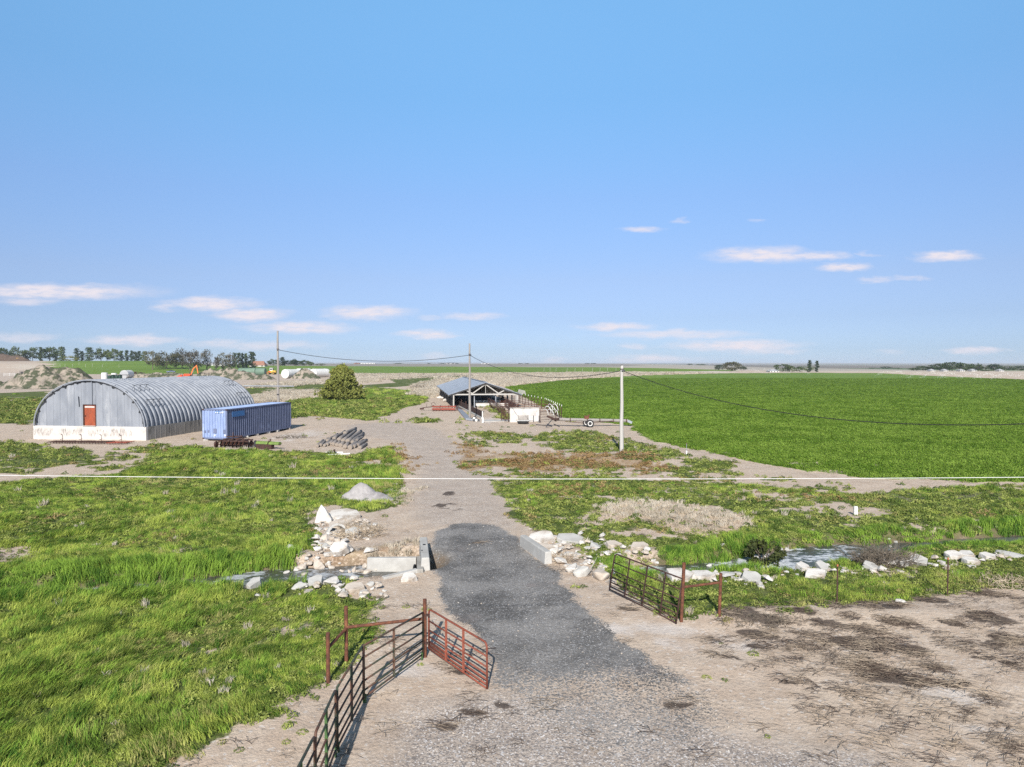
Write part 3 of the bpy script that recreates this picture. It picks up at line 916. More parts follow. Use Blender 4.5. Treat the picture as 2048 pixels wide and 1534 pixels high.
def hills():
    n = 260
    m = mat('far_dry_hills', (.30, .26, .20), (.22, .20, .17), .0012, .95)
    ax = np.linspace(-1.25, 1.25, n)
    v, f = [], []
    D = 9000
    for i, a in enumerate(ax):
        h = 4 + 20 * fbm(np.array([a * 9000]), np.array([0.]), 2600, 4, 9)[0] * (1.0 if a < .1 else .75)
        if -.30 < a < .02: h += 9 * math.exp(-((a + .13) / .09) ** 2)
        for k, (dy, hh) in enumerate(((0, -2), (500, h * .45), (1200, h), (2600, h * .8), (4200, -2))):
            v.append((a * (D + dy), D + dy, hh))
    for i in range(n - 1):
        for k in range(4):
            p = i * 5 + k
            f.append((p, p + 5, p + 6, p + 1))
    o = np_mesh('hills', np.array(v, float), np.array(f), m)
    o.data.polygons.foreach_set('use_smooth', [True] * len(o.data.polygons))
    o['kind'] = 'structure'


hills()


def water(pts, half, name, f0=.52):
    m, h, b, out = new_mat('creek_' + name)
    tc = h.n('ShaderNodeTexCoord'); co = tc.outputs['Object']
    n1 = h.noise(co, 2.6, 6, .7, (1, 1.5, 1))
    n2 = h.noise(co, .55, 3, .5)
    foam = h.sstep(h.math('ADD', n1, h.math('MULTIPLY', h.math('SUBTRACT', n2, .5), .9)), f0, f0 + .17)
    if name == 'right':
        sx = h.n('ShaderNodeSeparateXYZ'); h.put(sx.inputs[0], co)
        foam = h.math('MULTIPLY', foam, h.sstep(sx.outputs[0], 14.5, 13.0, .12, .9))
    else:
        foam = h.math('MULTIPLY', foam, .7)
    h.put(b.inputs['Base Color'], h.mix(foam, (.05, .052, .045, 1), (.58, .60, .62, 1)))
    h.put(b.inputs['Roughness'], h.mix(foam, (.12, .12, .12, 1), (.8, .8, .8, 1)))
    b.inputs['Specular IOR Level'].default_value = .5
    bp = h.n('ShaderNodeBump'); bp.inputs['Strength'].default_value = .7; bp.inputs['Distance'].default_value = .08
    h.put(bp.inputs['Height'], n1); h.put(b.inputs['Normal'], bp.outputs[0])
    v, f = [], []
    P2 = [Vector((x, y)) for x, y in pts]
    for i, p in enumerate(P2):
        t = (P2[min(i + 1, len(P2) - 1)] - P2[max(i - 1, 0)]).normalized()
        nrm = Vector((-t.y, t.x))
        for s_ in (-1, 1):
            q = p + nrm * half * s_
            v.append((q.x, q.y, -.40))
    for i in range(len(P2) - 1):
        f.append((2 * i, 2 * i + 2, 2 * i + 3, 2 * i + 1))
    o = np_mesh('water', np.array(v, float), np.array(f), m)
    o['kind'] = 'structure'


water(CREEK_L, 1.7, 'left')
water(CREEK_R, 2.2, 'right', .43)


# ------------------------------------------------------------------ half-round metal shed
def quonset():
    # built square to the axes with its near right corner at (-33.3, 64.4), then turned as one thing
    x0, x1, yf, yb, zw = -44.75, -33.3, 64.4, 84.4, 1.22
    cx = (x0 + x1) / 2
    a, b_ = (x1 - x0) / 2 - .22, 4.15
    t = thing('half_round_shed', 'corrugated grey half-round metal shed on a white concrete base with a rusty door', 'shed', (x1, yf, 0))
    t.rotation_euler.z = -math.radians(8)
    # corrugated vault
    per = .66
    prof = []      # (y, depth)
    y = yf
    while y < yb - .01:
        prof += [(y, 0), (y + .17, 0), (y + .29, .17), (y + .52, .17)]
        y += per
    prof.append((yb, 0))
    na = 40
    v, f = [], []
    for (yy, dp) in prof:
        for i in range(na + 1):
            th = math.pi * i / na
            v.append((cx - (a + dp) * math.cos(th), yy, zw + (b_ + dp) * math.sin(th)))
    for j in range(len(prof) - 1):
        for i in range(na):
            p = j * (na + 1) + i
            f.append((p, p + na + 1, p + na + 2, p + 1))
    mb = MB(); mb.add(v, f)
    # inner skin so the sheet has thickness at the open rim
    v2 = []
    for (yy) in (yf + .02, yb - .02):
        for i in range(na + 1):
            th = math.pi * i / na
            v2.append((cx - (a - .06) * math.cos(th), yy, zw + (b_ - .06) * math.sin(th)))
    mb.add(v2, [(i, i + 1, na + 2 + i, na + 1 + i) for i in range(na)])
    vault = mb.build('vault', MT['galv'], t)
    # rim band; the dark tabs inside it stand in for shadow dashes
    rim = MB()
    ring = []
    for i in range(na + 1):
        th = math.pi * i / na
        ring.append((cx - (a + .10) * math.cos(th), yf - .02, zw + (b_ + .10) * math.sin(th)))
    rim.path(ring, .065, 6)
    rim.build('rim', MT['galv'], t)
    tabs = MB()
    for i in range(1, 26):
        th = math.pi * i / 26
        p = Vector((cx - (a - .02) * math.cos(th), yf + .06, zw + (b_ - .02) * math.sin(th)))
        R = Matrix.Rotation(-(th - math.pi / 2), 3, 'Y')
        if i % 2:
            tabs = MB(); tabs.box(p, (.42, .05, .16), R); tabs.build('rim_shadow', MT['dark_gap'], t)
    # end wall sheets with box ribs
    def endwall(yw, sgn, name):
        mbw = MB()
        n = 60
        pts = []
        for i in range(n + 1):
            x = cx - (a - .08) + 2 * (a - .08) * i / n
            k = i % 4
            pts.append((x, yw - sgn * (.0 if k in (0, 1) else .10)))
        vs, fs = [], []
        for x, yy in pts:
            q = max(0, 1 - ((x - cx) / (a - .07)) ** 2)
            vs += [(x, yy, zw - .01), (x, yy, zw + (b_ - .07) * math.sqrt(q))]
        for i in range(n):
            fs.append((2 * i, 2 * i + 2, 2 * i + 3, 2 * i + 1))
        mbw.add(vs, fs)
        o = mbw.build(name, MT['galv_wall'], t)
        return o
    endwall(yf + .18, 1, 'end_wall')
    endwall(yb - .25, -1, 'end_wall')
    # bent sheet corner above the door, and a vertical cover strip
    s = MB()
    s.box((cx + .05, yf + .09, zw + 3.1), (.55, .05, 2.4))
    s.build('cover_strip', MT['galv_wall'], t)
    s = MB()
    s.add([(cx - 1.45, yf + .10, 3.25), (cx - 1.0, yf + .02, 3.05), (cx - 1.05, yf + .0, 4.0), (cx - 1.3, yf + .1, 4.1)], [(0, 1, 2, 3)])
    s.add([(cx - 1.45, yf + .12, 3.25), (cx - 1.0, yf + .05, 3.05), (cx - 1.05, yf + .03, 4.0), (cx - 1.3, yf + .12, 4.1)], [(3, 2, 1, 0)])
    s.build('bent_sheet', MT['galv'], t)
    # rusty door in its frame
    dx = cx + .02
    d = MB(); d.box((dx + .06, yf + .10, zw + .05 + .93), (1.08, .06, 1.84))
    m, h, bb, out = new_mat('rusty_door_sheet')
    tc = h.n('ShaderNodeTexCoord')
    n1 = h.noise(tc.outputs['Object'], 2.5, 6, .7, (1, 1, .45)); n2 = h.noise(tc.outputs['Object'], 6, 5, .6, (1, 1, .3))
    col = h.mix(h.sstep(n1, .35, .65), (.30, .062, .022, 1), (.20, .045, .020, 1))
    col = h.mix(h.sstep(n2, .56, .68, 0, .7), col, (.36, .16, .085, 1))
    h.put(bb.inputs['Base Color'], col); bb.inputs['Roughness'].default_value = .85
    door = d.build('door', m, t)
    k = MB(); k.box((dx - .38, yf + .04, zw + .95), (.05, .06, .14)); k.build('handle', MT['rust_dark'], door)
    k = MB(); k.box((dx + .06, yf + .055, zw + 1.78), (.98, .03, .13)); k.build('weather_strip', MT['white_concrete'], door)
    fr = MB()
    fr.box((dx - .57, yf + .09, zw + .98), (.12, .12, 1.96)); fr.box((dx + .65, yf + .10, zw + .98), (.06, .10, 1.96)); fr.box((dx + .04, yf + .08, zw + 1.98), (1.30, .14, .07))
    fr.build('door_frame', MT['rust_dark'], t)
    sill = MB(); sill.box((dx + .04, yf + .02, zw + .03), (1.3, .2, .06)); sill.build('door_sill', MT['concrete_light'], t)
    # concrete base: whitewashed front, bare sides
    m, h, bb, out = new_mat('stained_whitewash')
    tc = h.n('ShaderNodeTexCoord'); co = tc.outputs['Object']
    sp = h.n('ShaderNodeSeparateXYZ'); h.put(sp.inputs[0], co)
    drips = h.noise(co, 1.0, 4, .6, (.9, 1, .5)); blot = h.noise(co, 1.0, 6, .75, (14, 1, 1.6))
    band = h.math('MULTIPLY', h.sstep(sp.outputs[2], .12, .5), h.sstep(sp.outputs[2], 1.20, .80))
    stain = h.math('MULTIPLY', h.math('MULTIPLY', h.sstep(drips, .40, .56), h.sstep(blot, .46, .58)), band)
    col = h.mix(h.sstep(h.noise(co, 1.1, 5, .6), .35, .7), (.55, .52, .485, 1), (.45, .415, .385, 1))
    col = h.mix(h.math('MULTIPLY', stain, .85), col, (.12, .10, .085, 1))
    h.put(bb.inputs['Base Color'], col); bb.inputs['Roughness'].default_value = .9
    w = MB(); w.box((cx, yf + .15, zw / 2 - .15), (x1 - x0, .30, zw + .3)); w.build('front_base_wall', m, t, bevel=.02)
    for sx in (x0 + .15, x1 - .15):
        w = MB(); w.box((sx, (yf + .304 + yb) / 2, zw / 2 - .156), (.296, yb - yf - .304, zw + .288))
        n = 26
        for i in range(n):
            yy = yf + .6 + (yb - yf - 1) * i / (n - 1)
            w.box((sx + math.copysign(.15, sx - cx), yy, zw / 2 - .1), (.012, .035, zw))
        w.build('side_base_wall', MT['concrete'], t)
    w = MB(); w.box((cx, yb - .15, zw / 2 - .16), (x1 - x0 - .6, .29, zw + .28)); w.build('rear_base_wall', MT['concrete'], t)
    # snow guard brackets on the vault
    for th_d, yy in ((100, yf + 3.0), (128, yf + 2.2), (150, yf + 2.0), (101, yb - 3), (128, yb - 2.2), (150, yb - 2.1)):
        th = math.radians(th_d)
        br = MB()
        out_n = Vector((-math.cos(th), 0, math.sin(th)))
        base = Vector((cx - (a + .1) * math.cos(th), 0, zw + (b_ + .1) * math.sin(th)))
        tangent_dn = Vector((math.sin(th), 0, math.cos(th)))
        bar_p = base + out_n * .38 + Vector((0, 0, .12))
        for k in range(3):
            q = yy - .9 + .9 * k
            br.tube(base + Vector((0, q, 0)), bar_p + Vector((0, q, 0)), .015, n=5)
            br.tube(base + tangent_dn * .34 + Vector((0, q, 0)), bar_p + Vector((0, q, 0)), .013, n=5)
        br.tube(bar_p + Vector((0, yy - 1.15, 0)), bar_p + Vector((0, yy + 1.15, 0)), .024, n=5)
        br.build('snow_guard', MT['dark_gap'], t)
    # long grey pipe sticking out of the back of the vault
    pp = MB(); pp.tube((x1 - 1.2, yb - .4, 4.35), (x1 + 4.6, yb + .6, 4.3), .07, n=8); pp.build('pipe', MT['galv'], t)


quonset()


# ------------------------------------------------------------------ blue shipping container
def container():
    ox, oy = -25.65, 63.75
    ang = math.atan2(-.16, .987)          # long axis leans a little to the right going away
    T = Matrix.Translation((ox, oy, .16)) @ Matrix.Rotation(-math.atan2(.17, .985), 4, 'Z')
    # local: +Y along the length, -X to the left, near right corner at the origin
    L, W, H = 12.1, 2.44, 2.72
    t = thing('shipping_container', 'long faded blue shipping container beside the half-round shed', 'shipping container', (ox, oy, 0))
    def corrug(n, length, amp):
        pts = []
        per = length / n
        for i in range(n):
            q = i * per
            pts += [(q, 0), (q + per * .38, 0), (q + per * .50, amp), (q + per * .88, amp)]
        pts.append((length, 0))
        return pts
    # long sides
    for sx, sg, nm in ((0, -1, 'side_panel'), (-W, 1, 'side_panel')):
        mb = MB(T); vs = []; fs = []
        pr = corrug(34, L - .3, .10)
        for q, d_ in pr:
            vs += [(sx + sg * (.02 + d_), .15 + q, .14), (sx + sg * (.02 + d_), .15 + q, H - .10)]
        for i in range(len(pr) - 1): fs.append((2 * i, 2 * i + 2, 2 * i + 3, 2 * i + 1))
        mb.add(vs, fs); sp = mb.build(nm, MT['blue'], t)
        if sx == 0:
            mk = MB(T); mk.box((.012, 1.85, H - .52), (.022, 2.1, .48)); mk.build('painted_patch', MT['blue_patch'], sp)
    # ends
    for sy, sg, nm in ((.03, 1, 'end_panel'), (L - .03, -1, 'end_panel')):
        mb = MB(T); vs = []; fs = []
        pr = corrug(8, W - .3, .05)
        for q, d_ in pr:
            vs += [(-.15 - q, sy + sg * d_, .14), (-.15 - q, sy + sg * d_, H - .10)]
        for i in range(len(pr) - 1): fs.append((2 * i, 2 * i + 2, 2 * i + 3, 2 * i + 1))
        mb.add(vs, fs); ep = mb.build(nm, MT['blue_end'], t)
        if sg == 1:
            for k in range(5):
                mk = MB(T); mk.box((-.42 - .17 * k, .016, H - .30), (.09 if k != 2 else .05, .02, .13)); mk.build('painted_letter', MT['white_paint'], ep)
            for (xx, zz, ww, hh) in ((-1.22, .75, .30, .42), (-.30, .70, .22, .36), (-1.85, .70, .14, .2), (-2.18, .68, .14, .2)):
                dm = MB(T); dm.box((xx, .014, zz), (ww, .02, hh)); dm.build('paint_repair', MT['blue'], ep)
            for (xx, zz, ww, hh) in ((-1.22, .36, .16, .10), (-.22, .36, .14, .14)):
                wm = MB(T); wm.box((xx, .012, zz), (ww, .022, hh)); wm.build('worn_paint', MT['white_paint'], ep)
            gr = MB(T); gr.box((-.95, .02, H - .28), (.5, .014, .2)); gr.build('teal_patch', MT['blue_patch'], ep)
    fr = MB(T)
    for xx in (-.075, -W + .075):
        fr.box((xx, L / 2, .07), (.15, L - .32, .14)); fr.box((xx, L / 2, H - .05), (.15, L - .32, .10))
    for yy in (.075, L - .075):
        fr.box((-W / 2, yy, .07), (W - .32, .15, .14)); fr.box((-W / 2, yy, H - .05), (W - .32, .15, .10))
    fr.build('rails', MT['blue'], t)
    for xx, yy in ((-.08, .08), (-W + .08, .08), (-.08, L - .08), (-W + .08, L - .08)):
        p = MB(T); p.box((xx, yy, H / 2), (.16, .16, H - .26)); po = p.build('corner_post', MT['blue_end'] if yy < 1 and xx < -1 else MT['blue'], t)
        for zz in (.06, H - .06):
            c = MB(T); c.box((xx, yy, zz), (.178, .178, .125)); c.build('corner_casting', MT['rust_dark'], po)
    rf = MB(T); vs = []; fs = []
    pr = corrug(44, L - .3, .025)
    for q, d_ in pr: vs += [(-.12, .15 + q, H - .045 + d_), (-W + .12, .15 + q, H - .045 + d_)]
    for i in range(len(pr) - 1): fs.append((2 * i, 2 * i + 1, 2 * i + 3, 2 * i + 2))
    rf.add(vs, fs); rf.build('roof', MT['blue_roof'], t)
    for i, (lx, ly) in enumerate(((-.15, .2), (-W + .2, .2), (-.2, 3.3), (-.15, 5.2), (-.2, 7.4), (-.1, 9.2), (-.2, L - .2), (-W + .2, L - .2))):
        p = T @ Vector((lx, ly, 0))
        bm = MB(Matrix.Translation((p.x, p.y, 0)) @ Matrix.Rotation(i * .3, 4, 'Z'))
        bm.box((0, 0, .07), (.42 if i % 2 else .55, .36, .18))
        tag(bm.build('support_block', MT['concrete_light'] if i % 3 else MT['wood_grey'], origin=(p.x, p.y, 0), bevel=.02), 'rough concrete block propping up the bottom edge of the blue container',
            'block', 'blocks under the blue container')


container()


# ------------------------------------------------------------------ utility poles and wires
POLES = []


def pole(px, base, top_z, r, label, m, x_at=None):
    b_ = base
    t = thing('utility_pole', label, 'utility pole', b_, 'utility poles across the farmyard')
    mb = MB(); n = 12
    pts = [Vector((b_.x + .012 * math.sin(i * 1.3), b_.y, b_.z - .3 + (top_z + .3) * i / 10)) for i in range(11)]
    mb.path(pts, [r * (1 - .38 * i / 10) for i in range(11)], n)
    mb.build('shaft', m, t, smooth=True)
    return t


pl = G(556, 838); pl = Vector((-28.25 * 1.0, 86, 0)); pl.x = (556 - 1024) / FPX * 86
pm = on(939.5, 839.5)
pr = on(1243, 905)
POLE_L = pole(556, pl, 10.95, .17, 'tall grey wooden utility pole rising behind the blue container', MT['wood_grey'])
POLE_M = pole(939, pm, 9.5, .165, 'grey wooden utility pole in front of the open cattle barn', MT['wood_grey'])
POLE_R = pole(1243, pr, 6.85, .17, 'pale wooden utility pole standing by itself at the crop field edge', MT['wood_pale'])


def hardware(t, base, z, kind=0):
    mb = MB()
    mb.tube((base.x, base.y - .12, z), (base.x, base.y - .24, z), .05, n=8)
    mb.tube((base.x + .10, base.y - .05, z), (base.x + .24, base.y - .05, z), .05, n=8)
    mb.build('insulator', MT['grey_dark'], t)
    mb = MB()
    mb.lathe([(.15, -.03), (.155, 0), (.15, .03)], 12, Matrix.Translation((base.x, base.y, z + .12)))
    mb.build('band', MT['rust_dark'], t)


hardware(POLE_L, pl, 8.65); hardware(POLE_M, pm, 8.05); hardware(POLE_R, pr, 6.45)
cap = MB(); cap.lathe([(.10, 0), (.12, .02), (.08, .06)], 10, Matrix.Translation((pr.x, pr.y, 6.84))); cap.build('cap', MT['grey_dark'], POLE_R)


def wire(p0, p1, sag, r, label, m, n=28, name='overhead_wire', group=None):
    p0, p1 = Vector(p0), Vector(p1)
    pts = []
    for i in range(n + 1):
        s_ = i / n
        p = p0.lerp(p1, s_); p.z -= sag * 4 * s_ * (1 - s_)
        pts.append(p)
    mb = MB(); mb.path(pts, r, 6)
    return tag(mb.build(name, m, origin=p0, smooth=True), label, 'wire', group)


aL = Vector((pl.x + .1, pl.y - .1, 8.65)); aM = Vector((pm.x, pm.y - .12, 8.05)); aR = Vector((pr.x, pr.y - .1, 6.45))
wire(aL, aM, 1.05, .03, 'dark sagging wire strung between the two taller grey poles', MT['wire_dark'], group='sagging wires between the poles')
wire(aM, aR, 1.45, .026, 'dark sagging wire from the barn pole to the pale pole', MT['wire_dark'], group='sagging wires between the poles')
wire(aR, Vector((30, 30, 5.09)), 2.1, .026, 'dark wire drooping from the pale pole across the green crop', MT['wire_dark'], n=50, group='sagging wires between the poles')
d0, d1 = raydir(-300, 946.5), raydir(2350, 951.5)
w0 = Vector((d0[0] / d0[1] * 12, 12, CAMH + d0[2] / d0[1] * 12)); w1 = Vector((d1[0] / d1[1] * 12, 12, CAMH + d1[2] / d1[1] * 12))
wire(w0, w1, .075, .0055, 'taut white power line crossing in front of the whole farmyard', MT['wire'], n=60)


# ------------------------------------------------------------------ gates and pipe fences in the foreground
def panel(t, a, b, za0, za1, zb0, zb1, rails, verts, mrail, mvert, r=.024, lean=Vector((0, 0, 0)), round_top=(True, True), frame_mat=None, double=True):
    """tubular livestock panel from ground point a to b; every rail and upright its own part"""
    a, b = Vector(a), Vector(b)
    def pt(s_, f):
        z0 = za0 + (zb0 - za0) * s_; z1 = za1 + (zb1 - za1) * s_
        p = a.lerp(b, s_); zz = z0 + (z1 - z0) * f
        return Vector((p.x, p.y, 0)) + lean * f + Vector((0, 0, zz))
    fr = MB()
    c = .035
    loop = []
    if round_top[0]: loop += [pt(0, 0), pt(0, .88), pt(.008, .95), pt(.022, .99), pt(.05, 1.0)]
    else: loop += [pt(0, 0), pt(0, 1)]
    if round_top[1]: loop += [pt(.95, 1.0), pt(.978, .99), pt(.992, .95), pt(1, .88), pt(1, 0)]
    else: loop += [pt(1, 1), pt(1, 0)]
    fr.path(loop, r * 1.08, 8)
    fr.build('frame', frame_mat or mrail, t, smooth=True)
    for f in rails:
        k = MB(); k.path([pt(0, f), pt(.33, f - .004), pt(.66, f + .003), pt(1, f)], r * .9, 8); k.build('rail', mrail, t, smooth=True)
    for s_ in verts:
        k = MB(); k.bar(pt(s_, 0), pt(s_, 1), .055, .016); k.build('upright', mvert, t)
    return pt


def zt(p): return tz(p.x, p.y)


# swing gate, red oxide
h1 = P(858, 1311); h2 = P(974, 1381.5)
t = thing('swing_gate', 'rust red tubular swing gate standing half open at the gravel driveway', 'gate', (h1.x, h1.y, zt(h1)))
pt = panel(t, h1, h2, zt(h1) + .17, zt(h1) + 1.13, zt(h2) + .03, zt(h2) + 1.02, [.0, .085, .19, .31, .47, .70], [.32, .62], MT['rust_red'], MT['rust_red'], r=.021)
k = MB()
for i in range(17):
    s_ = .02 + i * .018
    k.tube(pt(s_, .0), pt(s_ + .01, .19), .006, n=4)
for f in (.03, .06, .12, .15): k.path([pt(.01, f), pt(.16, f + .01), pt(.33, f)], .006, 4)
k.build('wire_mesh', MT['rust'], t)
k = MB()
k.path([pt(.02, .72) + Vector((.05, .02, 0)), pt(.12, .60) + Vector((.02, .06, 0)), pt(.2, .5) + Vector((0, .07, 0)), pt(.22, .62) + Vector((0, .06, 0)), pt(.2, .72) + Vector((0, .05, 0))], .012, 6)
k.build('latch_chain', MT['grey_dark'], t)

# rusty pipe brace with three posts
p1, p2, p3 = P(850, 1314), P(692.7, 1321), P(656.4, 1360)
t = thing('pipe_brace', 'rusty pipe corner brace of three posts holding the red gate', 'fence brace', (p1.x, p1.y, zt(p1)))
for p, hgt in ((p1, 1.40), (p2, 1.33), (p3, 1.12)):
    k = MB(); k.tube((p.x, p.y, zt(p) - .2), (p.x, p.y, zt(p) + hgt), .045, n=10); k.build('post', MT['rust'], t, smooth=False)
for q0, z0, q1, z1 in ((p1, .93, p2, .83), (p2, .80, p3, .78)):
    k = MB(); k.tube((q0.x, q0.y, zt(q0) + z0), (q1.x, q1.y, zt(q1) + z1), .036, n=10); k.build('cross_rail', MT['rust'], t)
for zz in (.35, 1.02):
    k = MB(); k.box((p1.x + .05, p1.y - .02, zt(p1) + zz), (.10, .05, .05)); k.build('hinge', MT['rust_dark'], t)

# green livestock panels running towards the camera
pa0, pa1 = P(846, 1318), P(727, 1405)
FP = [
    (pa0, pa1, 'worn green livestock panel between the rusty gate post and the fence corner', [.03, .16, .34, .55, .78], [.52]),
    (Vector((-3.08, 14.58, 0)), Vector((-3.15, 12.62, 0)), 'worn green livestock panel next after the fence corner, nearest the rusty brace', [.03, .16, .34, .55, .78], [.5]),
    (Vector((-3.16, 12.55, 0)), Vector((-3.10, 11.02, 0)), 'worn green livestock panel in the middle of the run towards the viewer', [.03, .16, .34, .55, .78], [.5]),
    (Vector((-3.09, 10.95, 0)), Vector((-3.06, 8.6, 0)), 'worn green livestock panel at the near end, cut off by the picture edge', [.03, .16, .34, .55, .78], [.33, .66])]
for i, (a, b, lab, rails, vs) in enumerate(FP):
    t = thing('livestock_panel', lab, 'fence panel', (a.x, a.y, zt(a)), 'green pipe panels left of the driveway')
    panel(t, a, b, zt(a) + .10, zt(a) + (1.12 if i == 0 else 1.22), zt(b) + .10, zt(b) + 1.22, rails, vs, MT['green_pipe'], MT['green_pipe'] if i < 2 else MT['bright_green'], r=.022,
          round_top=(i != 0, False) if i < 2 else (True, True))
    for s_ in (.02, .97):
        q = a.lerp(b, s_)
        k = MB(); k.tube((q.x, q.y, zt(q)), (q.x, q.y, zt(q) + .18), .022, n=6); k.build('foot', MT['bright_green'], t)

# right hand gate panel leaning against its H frame
a, b = P(1219, 1184.5), P(1352, 1253)
t = thing('livestock_panel', 'dark rusty gate panel leaning open on the far side of the driveway', 'gate', (a.x, a.y, zt(a)))
panel(t, a, b, zt(a) + .05, zt(a) + 1.16, zt(b) + .03, zt(b) + 1.22, [.02, .11, .22, .37, .54, .76], [.25, .52, .78], MT['rust_dark'], MT['rust_dark'], r=.021, lean=Vector((.17, .06, 0)), round_top=(True, False))
q1, q2 = P(1362, 1248.5), P(1438, 1242)
t = thing('pipe_brace', 'rusty H-shaped pipe frame ending the wire fence', 'fence brace', (q1.x, q1.y, zt(q1)))
k = MB(); k.tube((q1.x, q1.y, zt(q1) - .2), (q1.x + .07, q1.y, zt(q1) + 1.60), .045, n=10); k.build('post', MT['rust'], t)
k = MB(); k.tube((q2.x, q2.y, zt(q2) - .2), (q2.x + .04, q2.y, zt(q2) + 1.18), .043, n=10); k.build('post', MT['rust'], t)
k = MB(); k.tube((q1.x + .05, q1.y, zt(q1) + .94), (q2.x + .03, q2.y, zt(q2) + .93), .034, n=10); k.build('cross_rail', MT['rust'], t)


# T posts and woven wire
tp = [P(1674, 1212.5), P(1895, 1190), P(2150, 1165)]
for i, (p, lab) in enumerate(zip(tp, ('thin dark steel fence post nearest the rusty H frame', 'thin dark steel fence post beside the white slabs along the creek', 'thin steel fence post beyond the picture edge'))):
    if i == 2: continue
    t = thing('fence_post', lab, 'fence post', (p.x, p.y, zt(p)), 'steel posts of the wire fence')
    k = MB(); k.box((p.x, p.y, zt(p) + .44), (.04, .012, 1.30)); k.box((p.x, p.y + .015, zt(p) + .44), (.010, .03, 1.30)); k.build('post', MT['rust_dark'], t)
    k = MB(); k.box((p.x, p.y, zt(p) + 1.115), (.044, .018, .06)); k.build('painted_tip', MT['orange_tip'], t)
mb = MB()
prev = [q2] + tp
for p, q in zip(prev[:-1], prev[1:]):
    L = (q - p).length
    for z in (.03, .12, .22, .33, .46, .60):
        mb.path([p.lerp(q, s_) + Vector((0, 0, zt(p.lerp(q, s_)) + z)) for s_ in (0, .25, .5, .75, 1)], .0022, 4)
    n = int(L / .16)
    for i in range(n):
        g = p.lerp(q, i / n)
        mb.path([g + Vector((0, 0, zt(g) + .02)), g + Vector((0, 0, zt(g) + .60))], .0018, 3)
tag(mb.build('wire_fence', MT['rust_dark'], origin=q2), 'thin woven wire mesh strung between the H frame and the steel posts', 'fence')


# ------------------------------------------------------------------ culvert, parapets
def block_between(name, a, b, w, z0, z1, m, label, cat, bevel=.03, taper=.03):
    a, b = Vector((a.x, a.y, 0)), Vector((b.x, b.y, 0))
    dv = (b - a).normalized(); nv = Vector((-dv.y, dv.x, 0))
    vs = []
    for z, ww in ((z0, w), (z1, w - taper * 2)):
        for p in (a, b):
            for s_ in (-.5, .5): vs.append(p + nv * ww * s_ + Vector((0, 0, z)))
    mb = MB(); mb.add(vs, [(0, 1, 3, 2), (4, 6, 7, 5), (0, 4, 5, 1), (2, 3, 7, 6), (0, 2, 6, 4), (1, 5, 7, 3)])
    return tag(mb.build(name, m, origin=a, bevel=bevel), label, cat)


a, b = P(851, 1140, 0), P(847, 1096, 0)
bl = block_between('concrete_barrier', a, b, .33, -.1, .42, MT['concrete_light'], 'grey concrete barrier block on the creek side where the driveway narrows, beside the wing walls', 'concrete block')
mid = a.lerp(b, .6)
for dx, dy, ss in ((0, 0, .1), (.02, -.8, .05)):
    k = MB(); k.box((mid.x + dx, mid.y + dy, .425), (ss, ss * 1.2, .02)); k.build('lifting_pocket', MT['dark_gap'], bl)
a, b = P(1097, 1126, 0), P(1046, 1090, 0)
block_between('concrete_barrier', a, b, .30, -.1, .40, MT['concrete_light'], 'pale concrete barrier block slanting along the driveway by the white slabs', 'concrete block')
# headwall: back wall under the road edge and two wings
a = P(838, 1142, 0)
t = thing('culvert_headwall', 'pale concrete culvert wing walls where the creek leaves the road', 'culvert', (a.x, a.y, -.5))
def wallpart(name, p, q, w, z0, z1a, z1b, m):
    dv = (Vector((q.x, q.y, 0)) - Vector((p.x, p.y, 0))).normalized(); nv = Vector((-dv.y, dv.x, 0)) * w / 2
    P0, P1 = Vector((p.x, p.y, 0)), Vector((q.x, q.y, 0))
    vs = [P0 - nv + Vector((0, 0, z0)), P0 + nv + Vector((0, 0, z0)), P1 - nv + Vector((0, 0, z0)), P1 + nv + Vector((0, 0, z0)),
          P0 - nv + Vector((0, 0, z1a)), P0 + nv + Vector((0, 0, z1a)), P1 - nv + Vector((0, 0, z1b)), P1 + nv + Vector((0, 0, z1b))]
    mb = MB(); mb.add(vs, [(0, 1, 3, 2), (4, 6, 7, 5), (0, 4, 5, 1), (2, 3, 7, 6), (0, 2, 6, 4), (1, 5, 7, 3)])
    return mb.build(name, m, t, bevel=.02)
f0, f1 = P(735, 1115, .08), P(833, 1114, .10)
n0, n1 = P(766, 1152, .08), P(834, 1137, .12)
wallpart('wing_wall', f0, f1, .2, -.75, .08, .10, MT['concrete_light'])
wallpart('wing_wall', n0, n1, .2, -.75, .06, .12, MT['concrete_light'])
wallpart('back_wall', Vector((f1.x + .12, f1.y + .05, 0)), Vector((n1.x + .12, n1.y - .1, 0)), .22, -.75, .13, .13, MT['concrete'])
pp = MB(); cc = Vector((f1.x + .02, (f1.y + n1.y) / 2, -.38)); pp.lathe([(.42, -.02), (.42, .03), (.36, .03), (.36, -.02)], 20, Matrix.Translation(cc) @ Matrix.Rotation(math.pi / 2, 4, 'Y')); pp.build('pipe_mouth', MT['dark_gap'], t)


